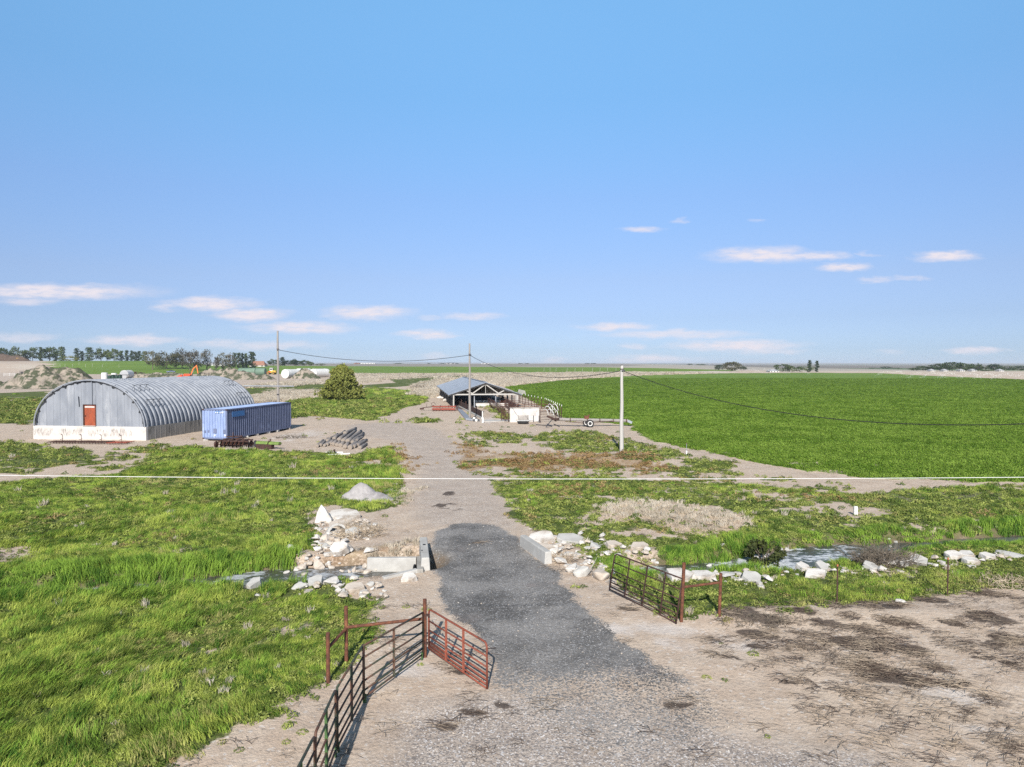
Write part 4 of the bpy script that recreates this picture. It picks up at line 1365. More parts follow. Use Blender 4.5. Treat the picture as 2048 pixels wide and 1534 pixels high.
# ------------------------------------------------------------------ broken concrete and rocks
def rock_mesh(w, d, h, kind, rnd):
    bm = bmesh.new()
    if kind == 'slab':
        n = rnd.randint(5, 7)
        pts = []
        for i in range(n):
            an = 2 * math.pi * i / n + rnd.uniform(-.28, .28)
            rr = rnd.uniform(.78, 1.1)
            pts.append((w / 2 * rr * math.cos(an), d / 2 * rr * math.sin(an)))
        for x, y in pts:
            for z in (0, 1):
                bm.verts.new((x * (1 - .06 * z) + rnd.uniform(-.03, .03) * w, y + rnd.uniform(-.03, .03) * d, h * (z - .35) + rnd.uniform(-.04, .04) * h))
    elif kind == 'shard':
        for x, z in ((-.5, 0), (.5, 0), (.42, .28), (.12, .72), (-.16, 1.0), (-.34, .62)):
            for y in (-.5, .5): bm.verts.new((x * w + rnd.uniform(-.03, .03), y * d * .55 + z * .12, z * h - .1))
    else:
        for i in range(12):
            v = Vector((rnd.gauss(0, 1), rnd.gauss(0, 1), rnd.gauss(0, .8))).normalized()
            q = rnd.uniform(.75, 1.3)
            bm.verts.new((v.x * w / 2 * q, v.y * d / 2 * q, v.z * h / 2 * q + h * .40))
    bmesh.ops.convex_hull(bm, input=list(bm.verts))
    for v in [v for v in bm.verts if not v.link_faces]: bm.verts.remove(v)
    bmesh.ops.dissolve_limit(bm, angle_limit=.05, verts=bm.verts, edges=bm.edges)
    bmesh.ops.bevel(bm, geom=list(bm.edges), offset=min(w, d, h) * .06, segments=1, affect='EDGES', profile=.6)
    bmesh.ops.triangulate(bm, faces=[f for f in bm.faces if len(f.verts) > 4])
    bmesh.ops.subdivide_edges(bm, edges=[e for e in bm.edges if e.calc_length() > .14], cuts=1, use_grid_fill=False)
    for v in bm.verts:
        v.co += Vector((rnd.uniform(-1, 1), rnd.uniform(-1, 1), rnd.uniform(-1, 1))) * min(w, d, h) * .022
    return bm


G_W = 'broken concrete heap west of the driveway'
G_N = 'rubble lining the creek bank'
SH_W = ('pale broken concrete lump in the heap beside the creek outlet', 'rubble')
ROCKS = [
    # px, py(base), width px, height px, kind, mat, label, category, name
    (646, 1046, 36, 42, 'shard', 'rubble', 'white pointed concrete shard standing upright at the far end of the rubble heap', 'slab', 'concrete_slab'),
    (684, 1040, 62, 16, 'slab', 'rubble', 'broad flat white slab lying behind the pointed shard', 'slab', 'concrete_slab'),
    (676, 1056, 44, 16, 'slab', 'rubble_pink', 'dusty tan slab lying in front of the broad white slab', 'slab', 'concrete_slab'),
    (732, 1052, 20, 15, 'rock', 'rubble_pink', 'lone tan stone at the right side of the dead brush pile', 'rock', 'rock'),
    (706, 1072, 34, 18, 'slab', 'rubble', 'jagged white slab half buried under the dead brush', 'slab', 'concrete_slab'),
    (650, 1080, 20, 14, 'rock', 'rubble_pink', None, None, 'rock'), (634, 1104, 17, 15, 'rock', 'rubble', None, None, 'rock'), (652, 1112, 18, 13, 'rock', 'rubble', None, None, 'rock'),
    (668, 1104, 24, 16, 'rock', 'rubble', None, None, 'rock'), (658, 1092, 18, 12, 'rock', 'rubble_pink', None, None, 'rock'),
    (677, 1126, 38, 26, 'slab', 'rubble', 'big tilted white slab above the creek with its dark underside showing', 'slab', 'concrete_slab'),
    (698, 1116, 24, 16, 'rock', 'rubble_pink', 'rounded tan boulder right of the big tilted slab', 'rock', 'rock'),
    (636, 1136, 28, 24, 'rock', 'rubble_pink', 'blocky tan boulder with a flat top at the water edge', 'rock', 'rock'),
    (602, 1138, 16, 18, 'rock', 'rubble_pink', None, None, 'rock'), (613, 1130, 13, 10, 'rock', 'rubble', None, None, 'rock'),
    (580, 1116, 18, 10, 'rock', 'rubble', 'small pale rock lying alone in grass left of the heap', 'rock', 'rock'),
    (572, 1144, 14, 9, 'rock', 'rubble', 'small pale rock lying alone in grass close to the creek', 'rock', 'rock'),
    (660, 1134, 14, 9, 'rock', 'rubble_pink', None, None, 'rock'), (606, 1148, 14, 10, 'rock', 'rubble_pink', None, None, 'rock'),
    (697, 1142, 13, 12, 'rock', 'rubble_pink', 'RIP', 0, 'rock'), (708, 1142, 12, 12, 'rock', 'rubble_pink', 'RIP', 0, 'rock'), (719, 1144, 15, 14, 'rock', 'rubble_pink', 'RIP', 0, 'rock'),
    (730, 1134, 13, 10, 'rock', 'rubble_pink', 'RIP', 0, 'rock'), (733, 1144, 14, 11, 'rock', 'rubble_pink', 'RIP', 0, 'rock'), (742, 1137, 13, 11, 'rock', 'rubble_pink', 'RIP', 0, 'rock'),
    (751, 1140, 12, 12, 'rock', 'rubble_pink', 'RIP', 0, 'rock'), (684, 1141, 12, 10, 'rock', 'rubble_pink', 'RIP', 0, 'rock'),
    (598, 1180, 30, 18, 'rock', 'rubble', 'bright white boulder in grass at the left end of the near creek bank', 'rock', 'rock'),
    (627, 1173, 26, 11, 'slab', 'rubble', 'thin white slab between boulders on the near creek bank', 'slab', 'concrete_slab'),
    (662, 1174, 32, 18, 'rock', 'rubble', 'large white boulder in the middle of the near creek bank', 'rock', 'rock'),
    (679, 1178, 18, 10, 'rock', 'rubble', None, None, 'rock'),
    (678, 1191, 24, 14, 'rock', 'rubble', 'white wedge of concrete nearest the pipe brace', 'rock', 'rock'),
    (707, 1186, 36, 17, 'slab', 'rubble_pink', 'grey blocky slab on the near bank with a squared right edge', 'slab', 'concrete_slab'),
    (740, 1172, 18, 9, 'rock', 'rubble', None, None, 'rock'), (755, 1169, 13, 8, 'rock', 'rubble_pink', None, None, 'rock'), (745, 1179, 11, 7, 'rock', 'rubble', None, None, 'rock'),
    (768, 1183, 9, 5, 'rock', 'rubble', None, None, 'rock'),
    (818, 1164, 30, 9, 'slab', 'rubble', 'flat white slab lying on bare earth below the near wing wall', 'slab', 'concrete_slab'),
    (505, 1176, 26, 7, 'slab', 'rubble', 'low white slab at the foaming water left of the outlet', 'slab', 'concrete_slab'), (514, 1192, 14, 5, 'rock', 'rubble', None, None, 'rock'),
    # east of the driveway
    (1084, 1085, 52, 17, 'slab', 'rubble', 'big white slab behind the slanting barrier block', 'slab', 'concrete_slab'),
    (1139, 1087, 50, 17, 'slab', 'rubble', 'flat pale slab with a pointed right end next to the big white slab', 'slab', 'concrete_slab'),
    (1092, 1104, 40, 9, 'slab', 'rubble_pink', 'earth covered slab between the barrier block and the big white slab', 'slab', 'concrete_slab'),
    (1114, 1110, 26, 20, 'rock', 'rubble', 'upright white boulder standing at the end of the slabs', 'rock', 'rock'),
    (1121, 1129, 24, 16, 'rock', 'rubble', 'white boulder right beside the near end of the slanting barrier', 'rock', 'rock'),
    (1145, 1146, 31, 25, 'rock', 'rubble', 'tall rounded white boulder, first of the pair beside the driveway', 'rock', 'rock'),
    (1167, 1154, 32, 24, 'rock', 'rubble', 'bright white boulder, second of the pair beside the driveway', 'rock', 'rock'),
    (1203, 1161, 40, 28, 'rock', 'rubble_pink', 'large grey boulder touching the leaning gate panel', 'rock', 'rock'),
    (1192, 1097, 26, 14, 'rock', 'rubble', 'white stone in the grass behind the grey boulder', 'rock', 'rock'), (1226, 1097, 30, 9, 'slab', 'rubble_pink', None, 1, 'rock'), (1282, 1100, 34, 8, 'slab', 'rubble_pink', None, 1, 'rock'),
    (1311, 1128, 11, 9, 'rock', 'rubble', None, 1, 'rock'), (1418, 1130, 9, 9, 'rock', 'rubble', None, 1, 'rock'), (1444, 1097, 11, 7, 'rock', 'rubble', None, 1, 'rock'),
    (1360, 1163, 58, 19, 'slab', 'rubble', 'long pale slab with tan sides behind the H frame', 'slab', 'concrete_slab'),
    (1407, 1162, 46, 19, 'slab', 'rubble', 'bright white slab inside the H frame opening', 'slab', 'concrete_slab'),
    (1458, 1155, 28, 12, 'rock', 'rubble', 'white angular rock just right of the H frame', 'rock', 'rock'), (1434, 1151, 20, 9, 'rock', 'rubble', None, 1, 'rock'),
    (1504, 1164, 38, 9, 'slab', 'rubble', 'low pale slab sunk in grass between H frame and the first steel post', 'slab', 'concrete_slab'),
    (1636, 1157, 38, 12, 'slab', 'rubble', 'grey slab at the water edge left of the first steel post', 'slab', 'concrete_slab'),
    (1648, 1142, 24, 8, 'slab', 'rubble', None, 1, 'rock'), (1610, 1143, 22, 5, 'slab', 'rubble', None, 1, 'rock'), (1575, 1146, 12, 5, 'rock', 'rubble', None, 1, 'rock'),
    (1745, 1141, 24, 7, 'slab', 'rubble', None, 1, 'rock'),
    (1782, 1134, 36, 14, 'rock', 'rubble', 'long white boulder right of the grey dead bush', 'rock', 'rock'), (1809, 1133, 26, 8, 'slab', 'rubble', None, 1, 'rock'),
    (1841, 1130, 34, 12, 'slab', 'rubble', 'tilted pale slab left of the second steel post', 'slab', 'concrete_slab'), (1868, 1134, 22, 8, 'rock', 'rubble', None, 1, 'rock'),
    (1914, 1119, 32, 8, 'slab', 'rubble', 'flat white slab on top of the stack behind the second steel post', 'slab', 'concrete_slab'),
    (1940, 1118, 28, 8, 'slab', 'rubble', 'flat grey slab on the right of the stack behind the second steel post', 'slab', 'concrete_slab'),
    (1946, 1130, 30, 12, 'slab', 'rubble', 'tilted slab leaning at the front of the slab stack', 'slab', 'concrete_slab'),
    (1980, 1121, 30, 9, 'slab', 'rubble', None, 1, 'rock'),
    (2029, 1115, 40, 13, 'rock', 'rubble', 'broad white boulder at the right edge of the picture', 'rock', 'rock'),
    (1514, 1114, 13, 8, 'rock', 'rubble', None, 2, 'rock'), (1537, 1113, 20, 12, 'rock', 'rubble', 'white rock on the far bank below the green bush', 'rock', 'rock'), (1562, 1104, 18, 14, 'rock', 'rubble', None, 2, 'rock'),
    (1575, 1099, 12, 9, 'rock', 'rubble', None, 2, 'rock'), (1782, 1082, 10, 7, 'rock', 'rubble', None, 2, 'rock'), (1792, 1083, 10, 8, 'rock', 'rubble', None, 2, 'rock'), (1780, 1091, 9, 6, 'rock', 'rubble', None, 2, 'rock'),
    (1803, 1209, 19, 12, 'rock', 'rubble', 'single white rock lying on scorched ground between the two steel posts', 'rock', 'rock'),
    (1060, 1058, 6, 4, 'rock', 'rubble', None, 1, 'rock'),
]
ROCKPOS = []
SHARED = {None: ('pale broken concrete lump in the heap beside the creek outlet', 'rubble', 'rubble lumps beside the creek outlet'),
          'RIP': ('small tan stone in the dry-stacked row beside the white wing wall', 'stone', 'stacked stones beside the wing wall'),
          1: ('small pale rubble stone in the grass along the creek east of the driveway', 'rubble', 'small rubble stones east of the driveway'),
          2: ('little white rock on the far bank of the eastern creek', 'rock', 'little white rocks on the far creek bank')}
for i, (px, py, wp, hp, kind, mk, lab, cat, nm) in enumerate(ROCKS):
    rnd = random.Random(500 + i)
    g = P(px, py)
    z = tz(g.x, g.y)
    g = P(px, py, max(z, -.35)); z = max(tz(g.x, g.y), -.42)
    mpp = g.y / FPX
    if lab == 'RIP': px += rnd.uniform(-3, 3); wp *= rnd.uniform(.7, 1.35); hp *= rnd.uniform(.75, 1.4)
    w = wp * mpp * (1.22 if kind != 'shard' else 1.05)
    hgt = hp * mpp * (1.1 if kind == 'rock' else 1.0)
    dpt = w * rnd.uniform(.65, .95)
    if kind == 'slab':
        hgt = min(max(.20, hgt * .62), .5); dpt = max(.6, min(w * .8, hp * g.y * g.y / (FPX * CAMH) * .9))
    if kind == 'shard': dpt = .35
    ROCKPOS.append((g.x, g.y + dpt * .2, w * .62 + .12))
    bm = rock_mesh(w, dpt, max(hgt, .1), kind, rnd)
    me = bpy.data.meshes.new(nm); bm.to_mesh(me); bm.free(); me.materials.append(MT[mk if rnd.random() < .6 else ('concrete_light' if mk == 'rubble' else 'rubble_pink')])
    o = bpy.data.objects.new(nm, me); COL.objects.link(o)
    o.location = (g.x, g.y + dpt * .3, z + (.06 if kind == 'slab' else -.03))
    o.rotation_euler = (rnd.uniform(.10, .36) if kind == 'slab' else rnd.uniform(-.15, .15), rnd.uniform(-.12, .12), rnd.uniform(-.25, .25) if kind != 'rock' else rnd.uniform(0, 6))
    if py == 1126 and px == 677: o.rotation_euler = (.5, -.35, .3); o.location.z += .2
    if kind == 'shard': o.rotation_euler = (-.15, 0, .1)
    if lab in (None, 'RIP'):
        if lab is None and cat in (1, 2): L_ = SHARED[cat]
        else: L_ = SHARED[lab]
        tag(o, L_[0], L_[1], L_[2])
    else:
        tag(o, lab, cat)
# curved piece of broken concrete pipe in the heap
g = on(668, 1066)
mb = MB(Matrix.Translation((g.x, g.y + .3, g.z - .12)) @ Matrix.Rotation(.5, 4, 'Z') @ Matrix.Rotation(1.25, 4, 'X'))
n = 14; vs = []; fs = []
for i in range(n + 1):
    an = math.pi * (.05 + .9 * i / n)
    for r_, z_ in ((.34, 0), (.43, 0), (.43, .32), (.34, .32)): vs.append((r_ * math.cos(an), r_ * math.sin(an), z_))
for i in range(n):
    for k in range(4): fs.append((i * 4 + k, i * 4 + (k + 1) % 4, i * 4 + 4 + (k + 1) % 4, i * 4 + 4 + k))
fs += [(0, 1, 2, 3), (n * 4 + 3, n * 4 + 2, n * 4 + 1, n * 4)]
mb.add(vs, fs)
tag(mb.build('broken_pipe', MT['concrete_light'], origin=(g.x, g.y, g.z)), 'curved piece of broken concrete pipe inside the rubble heap', 'broken pipe')


# gravel heap beside the road
def heap(name, g, w, d_, h, m, label, cat, seed, lobes, rough=.06, n=64, kind=None, wl=None):
    gx = np.linspace(-1.35, 1.35, n); gy = np.linspace(-1.35, 1.35, n)
    A, B = np.meshgrid(gx, gy)
    Zh = np.zeros(A.shape)
    for lx, ly, lr, lh in lobes:
        q = np.hypot((A - lx) / lr, (B - ly) / lr)
        Zh = np.maximum(Zh, lh * (.25 * np.clip(1 - q, 0, 1) + .75 * np.clip(1 - q * q, 0, 1) ** 1.5))
    wx = g.x + A * w / 2; wy = g.y + B * d_ / 2
    wl = wl or w * .25
    Zh = Zh * h * (.8 + .4 * fbm(wx, wy, wl, 5, seed)) + (fbm(wx, wy, wl * .4, 5, seed + 3) - .5) * rough * h * np.clip(Zh * 6, 0, 1)
    base = terrain(wx.ravel(), wy.ravel()).reshape(A.shape) - .06
    Vv = np.stack([wx - g.x, wy - g.y, base + Zh - g.z], -1).reshape(-1, 3)
    ix = np.arange(n * n).reshape(n, n)
    ff = np.stack([ix[:-1, :-1], ix[:-1, 1:], ix[1:, 1:], ix[1:, :-1]], -1).reshape(-1, 4)
    keep = Zh.ravel()[ff].max(1) > .01
    o = np_mesh(name, Vv, ff[keep], m, origin=(g.x, g.y, g.z))
    o.data.polygons.foreach_set('use_smooth', [True] * len(o.data.polygons))
    return tag(o, label, cat, kind=kind)


g = on(730, 996)
heap('gravel_heap', g, 2.45, 2.2, .82, MT['stones'], 'smooth heap of grey gravel in the meadow left of the dirt road', 'gravel heap', 21,
     [(-.2, .1, .85, 1.0), (-.05, .1, .8, .95), (.5, -.1, .85, .55), (-.6, 0, .65, .55)], wl=1.2)


# ------------------------------------------------------------------ brush piles and shrubs
def stems(name, g, rx, ry, h, count, m, label, cat, seed, r=.008, lean=1.0):
    rnd = random.Random(seed)
    mb = MB()
    for i in range(count):
        a_ = rnd.uniform(0, 6.28); q = math.sqrt(rnd.random())
        p = Vector((g.x + rx * q * math.cos(a_), g.y + ry * q * math.sin(a_), 0)); p.z = tz(p.x, p.y)
        L = h * rnd.uniform(.4, 1.1)
        dv = Vector((rnd.gauss(0, lean), rnd.gauss(0, lean), rnd.uniform(.25, 1.2))).normalized()
        p1 = p + dv * L * .55 + Vector((rnd.uniform(-.06, .06), rnd.uniform(-.06, .06), 0)); p2 = p + dv * L + Vector((rnd.uniform(-.15, .15), rnd.uniform(-.15, .15), -L * .15))
        mb.path([p, p1, p2], [r, r * .8, r * .4], 3)
        for k in range(2):
            s_ = rnd.uniform(.3, .9); b0 = p.lerp(p2, s_)
            mb.path([b0, b0 + Vector((rnd.gauss(0, 1), rnd.gauss(0, 1), rnd.gauss(.2, .6))) * L * .22], [r * .6, r * .3], 3)
    return tag(mb.build(name, m, origin=g), label, cat)


stems('brush_pile', on(716, 1066), .95, 1.1, .75, 220, MT['brush'], 'tangled pile of pale dead brush at the rubble heap', 'brush pile', 3, .012)
stems('brush_pile', on(1122, 1118), .35, .5, .6, 60, MT['brush'], 'small clump of pale dead stems behind the driveway boulders', 'brush pile', 4, .009)
stems('dead_bush', on(1766, 1128), .95, .6, .95, 420, MT['brush_dark'], 'grey leafless bush overhanging the foaming creek', 'bush', 5, .011, .8)
stems('brush_pile', on(1510, 1250), 1.1, .45, .30, 150, MT['brush_dark'], 'flattened tangle of dead weeds beside the H frame', 'brush pile', 6, .007)
stems('brush_pile', on(2020, 1170), .9, .6, .55, 90, MT['brush'], 'loose heap of bleached branches at the right end of the wire fence', 'brush pile', 7, .009)
stems('brush_pile', on(585, 876), 1.6, 1.0, .55, 90, MT['brush_dark'], 'sparse dead weeds on the bare yard right of the container', 'brush pile', 8, .014)
stems('brush_pile', on(838, 778), 2.4, 2.0, 2.2, 140, MT['brush_dark'], 'grey leafless scrub left of the barn roof', 'bush', 9, .03)


def leaves(name, centers, radii, per, size, m, parent=None, origin=(0, 0, 0), seed=0, flat=.0, shell=.55):
    """leaf-sized quads scattered through clumps"""
    r = np.random.default_rng(seed)
    C = np.repeat(np.asarray(centers, float), per, 0)
    R = np.repeat(np.asarray(radii, float).reshape(len(centers), -1), per, 0)
    if R.shape[1] == 1: R = np.repeat(R, 3, 1)
    n = len(C)
    dv = r.normal(size=(n, 3)); dv /= np.linalg.norm(dv, axis=1)[:, None]
    q = (shell + (1 - shell) * r.random(n)) ** .8
    ctr = C + dv * R * q[:, None]
    nv = dv + r.normal(size=(n, 3)) * .8
    nv[:, 2] += flat
    nv /= np.linalg.norm(nv, axis=1)[:, None]
    u = np.cross(nv, r.normal(size=(n, 3))); u /= np.linalg.norm(u, axis=1)[:, None]
    v = np.cross(nv, u)
    s1 = size * r.uniform(.6, 1.3, n)[:, None]; s2 = s1 * r.uniform(.5, .8, n)[:, None]
    V = np.stack([ctr - u * s1, ctr + v * s2, ctr + u * s1, ctr - v * s2], 1).reshape(-1, 3)
    F = np.arange(n * 4).reshape(-1, 4)
    o3 = np.array(WL[parent.name] if parent is not None else origin)
    return np_mesh(name, V - o3, F, m, parent, origin)


# juniper
def juniper():
    g = on(684, 800)
    mpp = g.y / FPX
    W, H = 108 * mpp, 73 * mpp
    t = thing('juniper_tree', 'broad bushy olive green juniper growing on the meadow behind the container', 'tree', g)
    k = MB(); k.path([g + Vector((0, 0, -.2)), g + Vector((.1, 0, 1.5)), g + Vector((.1, .1, H * .8))], [.3, .22, .05], 8); k.build('trunk', MT['trunk'], t)
    r = np.random.default_rng(5)
    cs, rs = [], []
    for i in range(820):
        f = r.random() ** 1.25
        an = r.uniform(0, 6.283)
        prof = (1 - f) ** .58 * (0.78 + .26 * math.sin(an * 3 + f * 9) * math.sin(an * 5 + 1.3)) * (1.0 if f > .12 else .72 + 2.3 * f)
        rad = prof * W / 2 * (math.sqrt(r.uniform(.35, 1.0)) + (.14 if r.random() < .12 else 0))
        cs.append((g.x + rad * math.cos(an), g.y + rad * math.sin(an), g.z + .55 + f * (H - .9)))
        rs.append(r.uniform(.28, .62) * (1 - .4 * f))
    for (dx, f) in ((.02, 1.0), (-.12, .93), (.13, .9), (.30, .80), (-.33, .72), (-.25, .80), (.42, .62)):
        cs.append((g.x + dx * W * .5, g.y, g.z + f * H - .2)); rs.append(.45)
    leaves('crown', cs, rs, 26, .17, MT['juniper'], t, seed=6, shell=.5)


juniper()


def shrub(px, py, wpx, hpx, label, m, seed, per=26, size=.06):
    g = on(px, py); mpp = g.y / FPX
    t = thing('shrub', label, 'bush', g)
    r = np.random.default_rng(seed); cs = []; rs = []
    for i in range(70):
        dv = r.normal(size=3); dv /= np.linalg.norm(dv); q = r.uniform(.5, 1) ** .5
        cs.append((g.x + dv[0] * wpx * mpp / 2 * q, g.y + dv[1] * wpx * mpp / 2.4 * q, g.z + hpx * mpp * (.5 + .48 * dv[2] * q))); rs.append(.14 * wpx * mpp / 2 * r.uniform(.8, 1.6))
    leaves('foliage', cs, rs, per, size, m, t, seed=seed)
    k = MB()
    for i in range(9):
        a_ = i * .7
        k.path([g, g + Vector((math.cos(a_) * .2, math.sin(a_) * .2, hpx * mpp * .5)), g + Vector((math.cos(a_) * wpx * mpp * .35, math.sin(a_) * wpx * mpp * .3, hpx * mpp * .85))], [.02, .014, .006], 4)
    k.build('stem', MT['trunk'], t)


shrub(1528, 1104, 78, 56, 'rounded olive green shrub on the creek bank beside the wood chips', MT['shrub'], 31)


# ------------------------------------------------------------------ timber pile
def log(px, py, qx, qy, r, lift, label, i):
    a = P(px, py); b = P(qx, qy)
    lift *= .55
    a.z = tz(a.x, a.y) + r + lift; b.z = tz(b.x, b.y) + r + lift
    t = thing('log', label, 'log', a, 'weathered logs piled by the dirt road')
    rnd = random.Random(i)
    pts = [a.lerp(b, k / 5) + Vector((rnd.uniform(-.03, .03), 0, rnd.uniform(-.02, .02))) for k in range(6)]
    k = MB(); k.path(pts, [r * (1.05 - .05 * q + rnd.uniform(-.04, .04)) for q in range(6)], 10); k.build('bark', MT['log'], t, smooth=True)
    dv = (b - a).normalized()
    for p, s_, rr in ((pts[0], -1, r * .96), (pts[-1], 1, r * .72)):
        e_ = MB(); e_.tube(p + dv * s_ * .006, p - dv * s_ * .02, rr, n=10); e_.build('cut_end', MT['log_end'], t)


SHL = 'weathered grey log lying in the pile beside the dirt road'
LOGS = [(634, 896, 646, 884, .13, 0, 'dark thin log at the far left of the timber pile'), (641, 894, 656, 880, .13, 0, SHL), (648, 895, 662, 882, .12, 0, SHL), (654, 893, 670, 881, .13, 0, SHL),
        (660, 891, 684, 869, .14, 0, SHL), (666, 892, 690, 871, .15, 0, SHL), (673, 894, 697, 872, .15, 0, SHL), (681, 895, 705, 873, .17, 0, SHL), (690, 898, 712, 876, .18, 0, SHL),
        (668, 884, 690, 868, .15, .28, SHL), (678, 887, 702, 868, .16, .30, SHL), (686, 890, 712, 867, .17, .32, SHL), (695, 891, 722, 870, .18, .33, SHL), (700, 889, 727, 870, .18, .0, SHL),
        (690, 877, 712, 866, .16, .62, 'topmost log of the timber pile with its round end showing'), (699, 899, 714, 888, .19, 0, 'thick log with a pale tan cut end at the front of the pile'),
        (707, 897, 726, 884, .15, 0, SHL), (714, 894, 733, 882, .14, 0, SHL), (720, 899, 733, 891, .14, 0, 'short log at the right front corner of the timber pile'),
        (704, 892, 718, 882, .14, .3, SHL), (712, 889, 726, 879, .13, .28, SHL), (655, 886, 676, 872, .14, .1, SHL)]
for i, l in enumerate(LOGS): log(*l, i)

# post stub and white pipes in front of the logs
g = on(669, 908)
t = tag(MB().tube((g.x, g.y, g.z - .1), (g.x, g.y, g.z + .34), .07, n=8).build('post_stub', MT['rust_dark'], origin=g), 'short dark post stub sticking up in front of the logs', 'post')
for (x0, y0, x1, y1, lab) in ((650, 907, 686, 906.5, 'thin white plastic pipe lying on bare earth behind the post stub'), (656, 912, 700, 909, 'thin white plastic pipe lying at the grass edge before the post stub')):
    a, b = on(x0, y0, .05), on(x1, y1, .05)
    tag(MB().tube(a, b, .05, n=8).build('plastic_pipe', MT['pvc'], origin=a), lab, 'pipe')


# ------------------------------------------------------------------ open cattle barn and pens
def barn():
    bx, by = -9.35, 112.0
    ang = math.atan2(.145, .989)
    T = Matrix.Translation((bx, by, 0)) @ Matrix.Rotation(ang, 4, 'Z')     # local +X across, +Y along
    W, L, EZ, AZ = 10.4, 46.0, 2.14, 3.95
    t = thing('cattle_barn', 'long open cattle barn with a blue grey gable roof and pale timber trusses', 'barn', (bx, by, 0))
    for s_ in (0, 1):
        mb = MB(T)
        xe, xr = (-.75, W / 2) if s_ == 0 else (W + .55, W / 2)
        ze = EZ - .12
        v = [(xe, -.45, ze), (xr, -.45, AZ), (xr, L, AZ), (xe, L, ze), (xe, -.45, ze + .07), (xr, -.45, AZ + .07), (xr, L, AZ + .07), (xe, L, ze + .07)]
        mb.add(v, [(0, 1, 2, 3), (7, 6, 5, 4), (0, 4, 5, 1), (1, 5, 6, 2), (2, 6, 7, 3), (3, 7, 4, 0)])
        n = 46
        for i in range(n):
            yy = -.4 + (L + .3) * i / n
            mb.bar((xe, yy, ze + .085), (xr, yy, AZ + .085), .05, .035)
        mb.build('roof', MT['roof_blue'], t)
    mb = MB(T); mb.bar((W / 2, -.46, AZ + .10), (W / 2, L + .02, AZ + .10), .42, .05); mb.build('ridge_cap', MT['roof_blue'], t)
    for k in range(9):
        yy = .05 + k * (L - .3) / 8
        m = MT['wood_pale'] if k == 0 else MT['wood_grey']
        tr = MB(T)
        tr.bar((-.3, yy, EZ - .05), (W + .75, yy, EZ - .05), .07, .20)
        tr.build('tie_beam', m, t)
        for (xa, za, xb, zb, w_) in ((-.75, EZ - .22, W / 2, AZ - .14, .20), (W / 2, AZ - .14, W + .55, EZ - .22, .20)):
            r_ = MB(T); r_.bar((xa, yy - .02, za), (xb, yy - .02, zb), .08, w_); r_.build('rafter', m, t)
        for (xa, za, xb, zb) in ((W / 2, EZ + .1, W / 2, AZ - .3), (W / 2 - .15, AZ - .35, W * .30, EZ + .1), (W / 2 + .15, AZ - .35, W * .70, EZ + .1), (W * .30, EZ + .1, W * .20, EZ + .62), (W * .70, EZ + .1, W * .80, EZ + .62)):
            b_ = MB(T); b_.bar((xa, yy + .06, za), (xb, yy + .06, zb), .06, .16); b_.build('web_brace', m, t)
        for xx in (.12, W - .12):
            p = MB(T); p.box((xx, yy, EZ / 2 - .1), (.20, .20, EZ - .12)); p.build('post', MT['wood_grey'] if k else MT['wood_pale'], t)
        for xx in (W * .33, W * .66):
            p = MB(T); p.box((xx, yy + .3, EZ / 2 - .12), (.14, .14, EZ - .1)); p.build('post', MT['galv'], t)
    # dark boarded left side and back
    mb = MB(T)
    for i in range(44):
        y0 = .5 + i * 1.0
        if i in (8, 9, 17, 30): continue
        mb.box((-.02, y0 + .49, .62), (.05, .97, 1.2))
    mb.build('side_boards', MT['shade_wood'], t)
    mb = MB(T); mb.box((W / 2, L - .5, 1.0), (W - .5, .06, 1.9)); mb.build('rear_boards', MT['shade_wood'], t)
    for i in range(4):
        mb = MB(T); mb.tube((W - .1 + .1 * i, -.6 + i * .4, EZ + .30 + .12 * i), (W + 1.25, -.3 + i * .3, EZ + .02 + .13 * i), .055, n=6); mb.build('outrigger', MT['wood_pale'], t)
    mb = MB(T); mb.box((W / 2, L / 2 + .6, .02), (W - .4, L - 1.5, .06)); mb.build('shade_floor', MT['shade_wood'], t)  # dark slab added so the floor under the roof looks shaded
    # concrete feed bunk down the middle
    mb = MB(T); mb.box((W * .62, 2.0, .30), (5.4, .5, .5)); mb.box((W * .62, 3.4, .45), (5.0, 1.9, .12)); mb.build('feed_bunk', MT['white_concrete'], t, bevel=.02)
    mb = MB(T)
    for k in range(7): mb.box((W * .40 + k * .65, 5.4 + .2 * (k % 2), .7), (.5, .5, .35), Matrix.Rotation(k, 3, 'Z'))
    mb.build('feed_sacks', MT['white_paint'], t)
    return T


TB = barn()


def railfence(name, label, cat, pts, h, nrail, mrail, mpost, every, r=.035, pr=.05, group=None, tip=None, extra=0):
    pts = [Vector((p.x, p.y, tz(p.x, p.y))) for p in pts]
    t = thing(name, label, cat, pts[0], group)
    for a, b in zip(pts[:-1], pts[1:]):
        L = (b - a).length; n = max(1, int(round(L / every)))
        for i in range(n + 1):
            if i == 0 and a is not pts[0]: continue
            p = a.lerp(b, i / n)
            k = MB(); k.tube(p - Vector((0, 0, .1)), p + Vector((0, 0, h + .08)), pr, n=7); po = k.build('post', mpost, t)
            if tip is not None:
                e_ = MB(); e_.tube(p + Vector((0, 0, h + .02)), p + Vector((.02, 0, h + .30)), pr * .8, n=7); e_.build('post_tip', tip, po)
        for q in range(nrail):
            z = h * (.12 + .88 * (q + .5) / nrail)
            k = MB(); k.tube(a + Vector((0, 0, z)), b + Vector((0, 0, z)), r, n=6); k.build('rail', mrail, t)
    return t


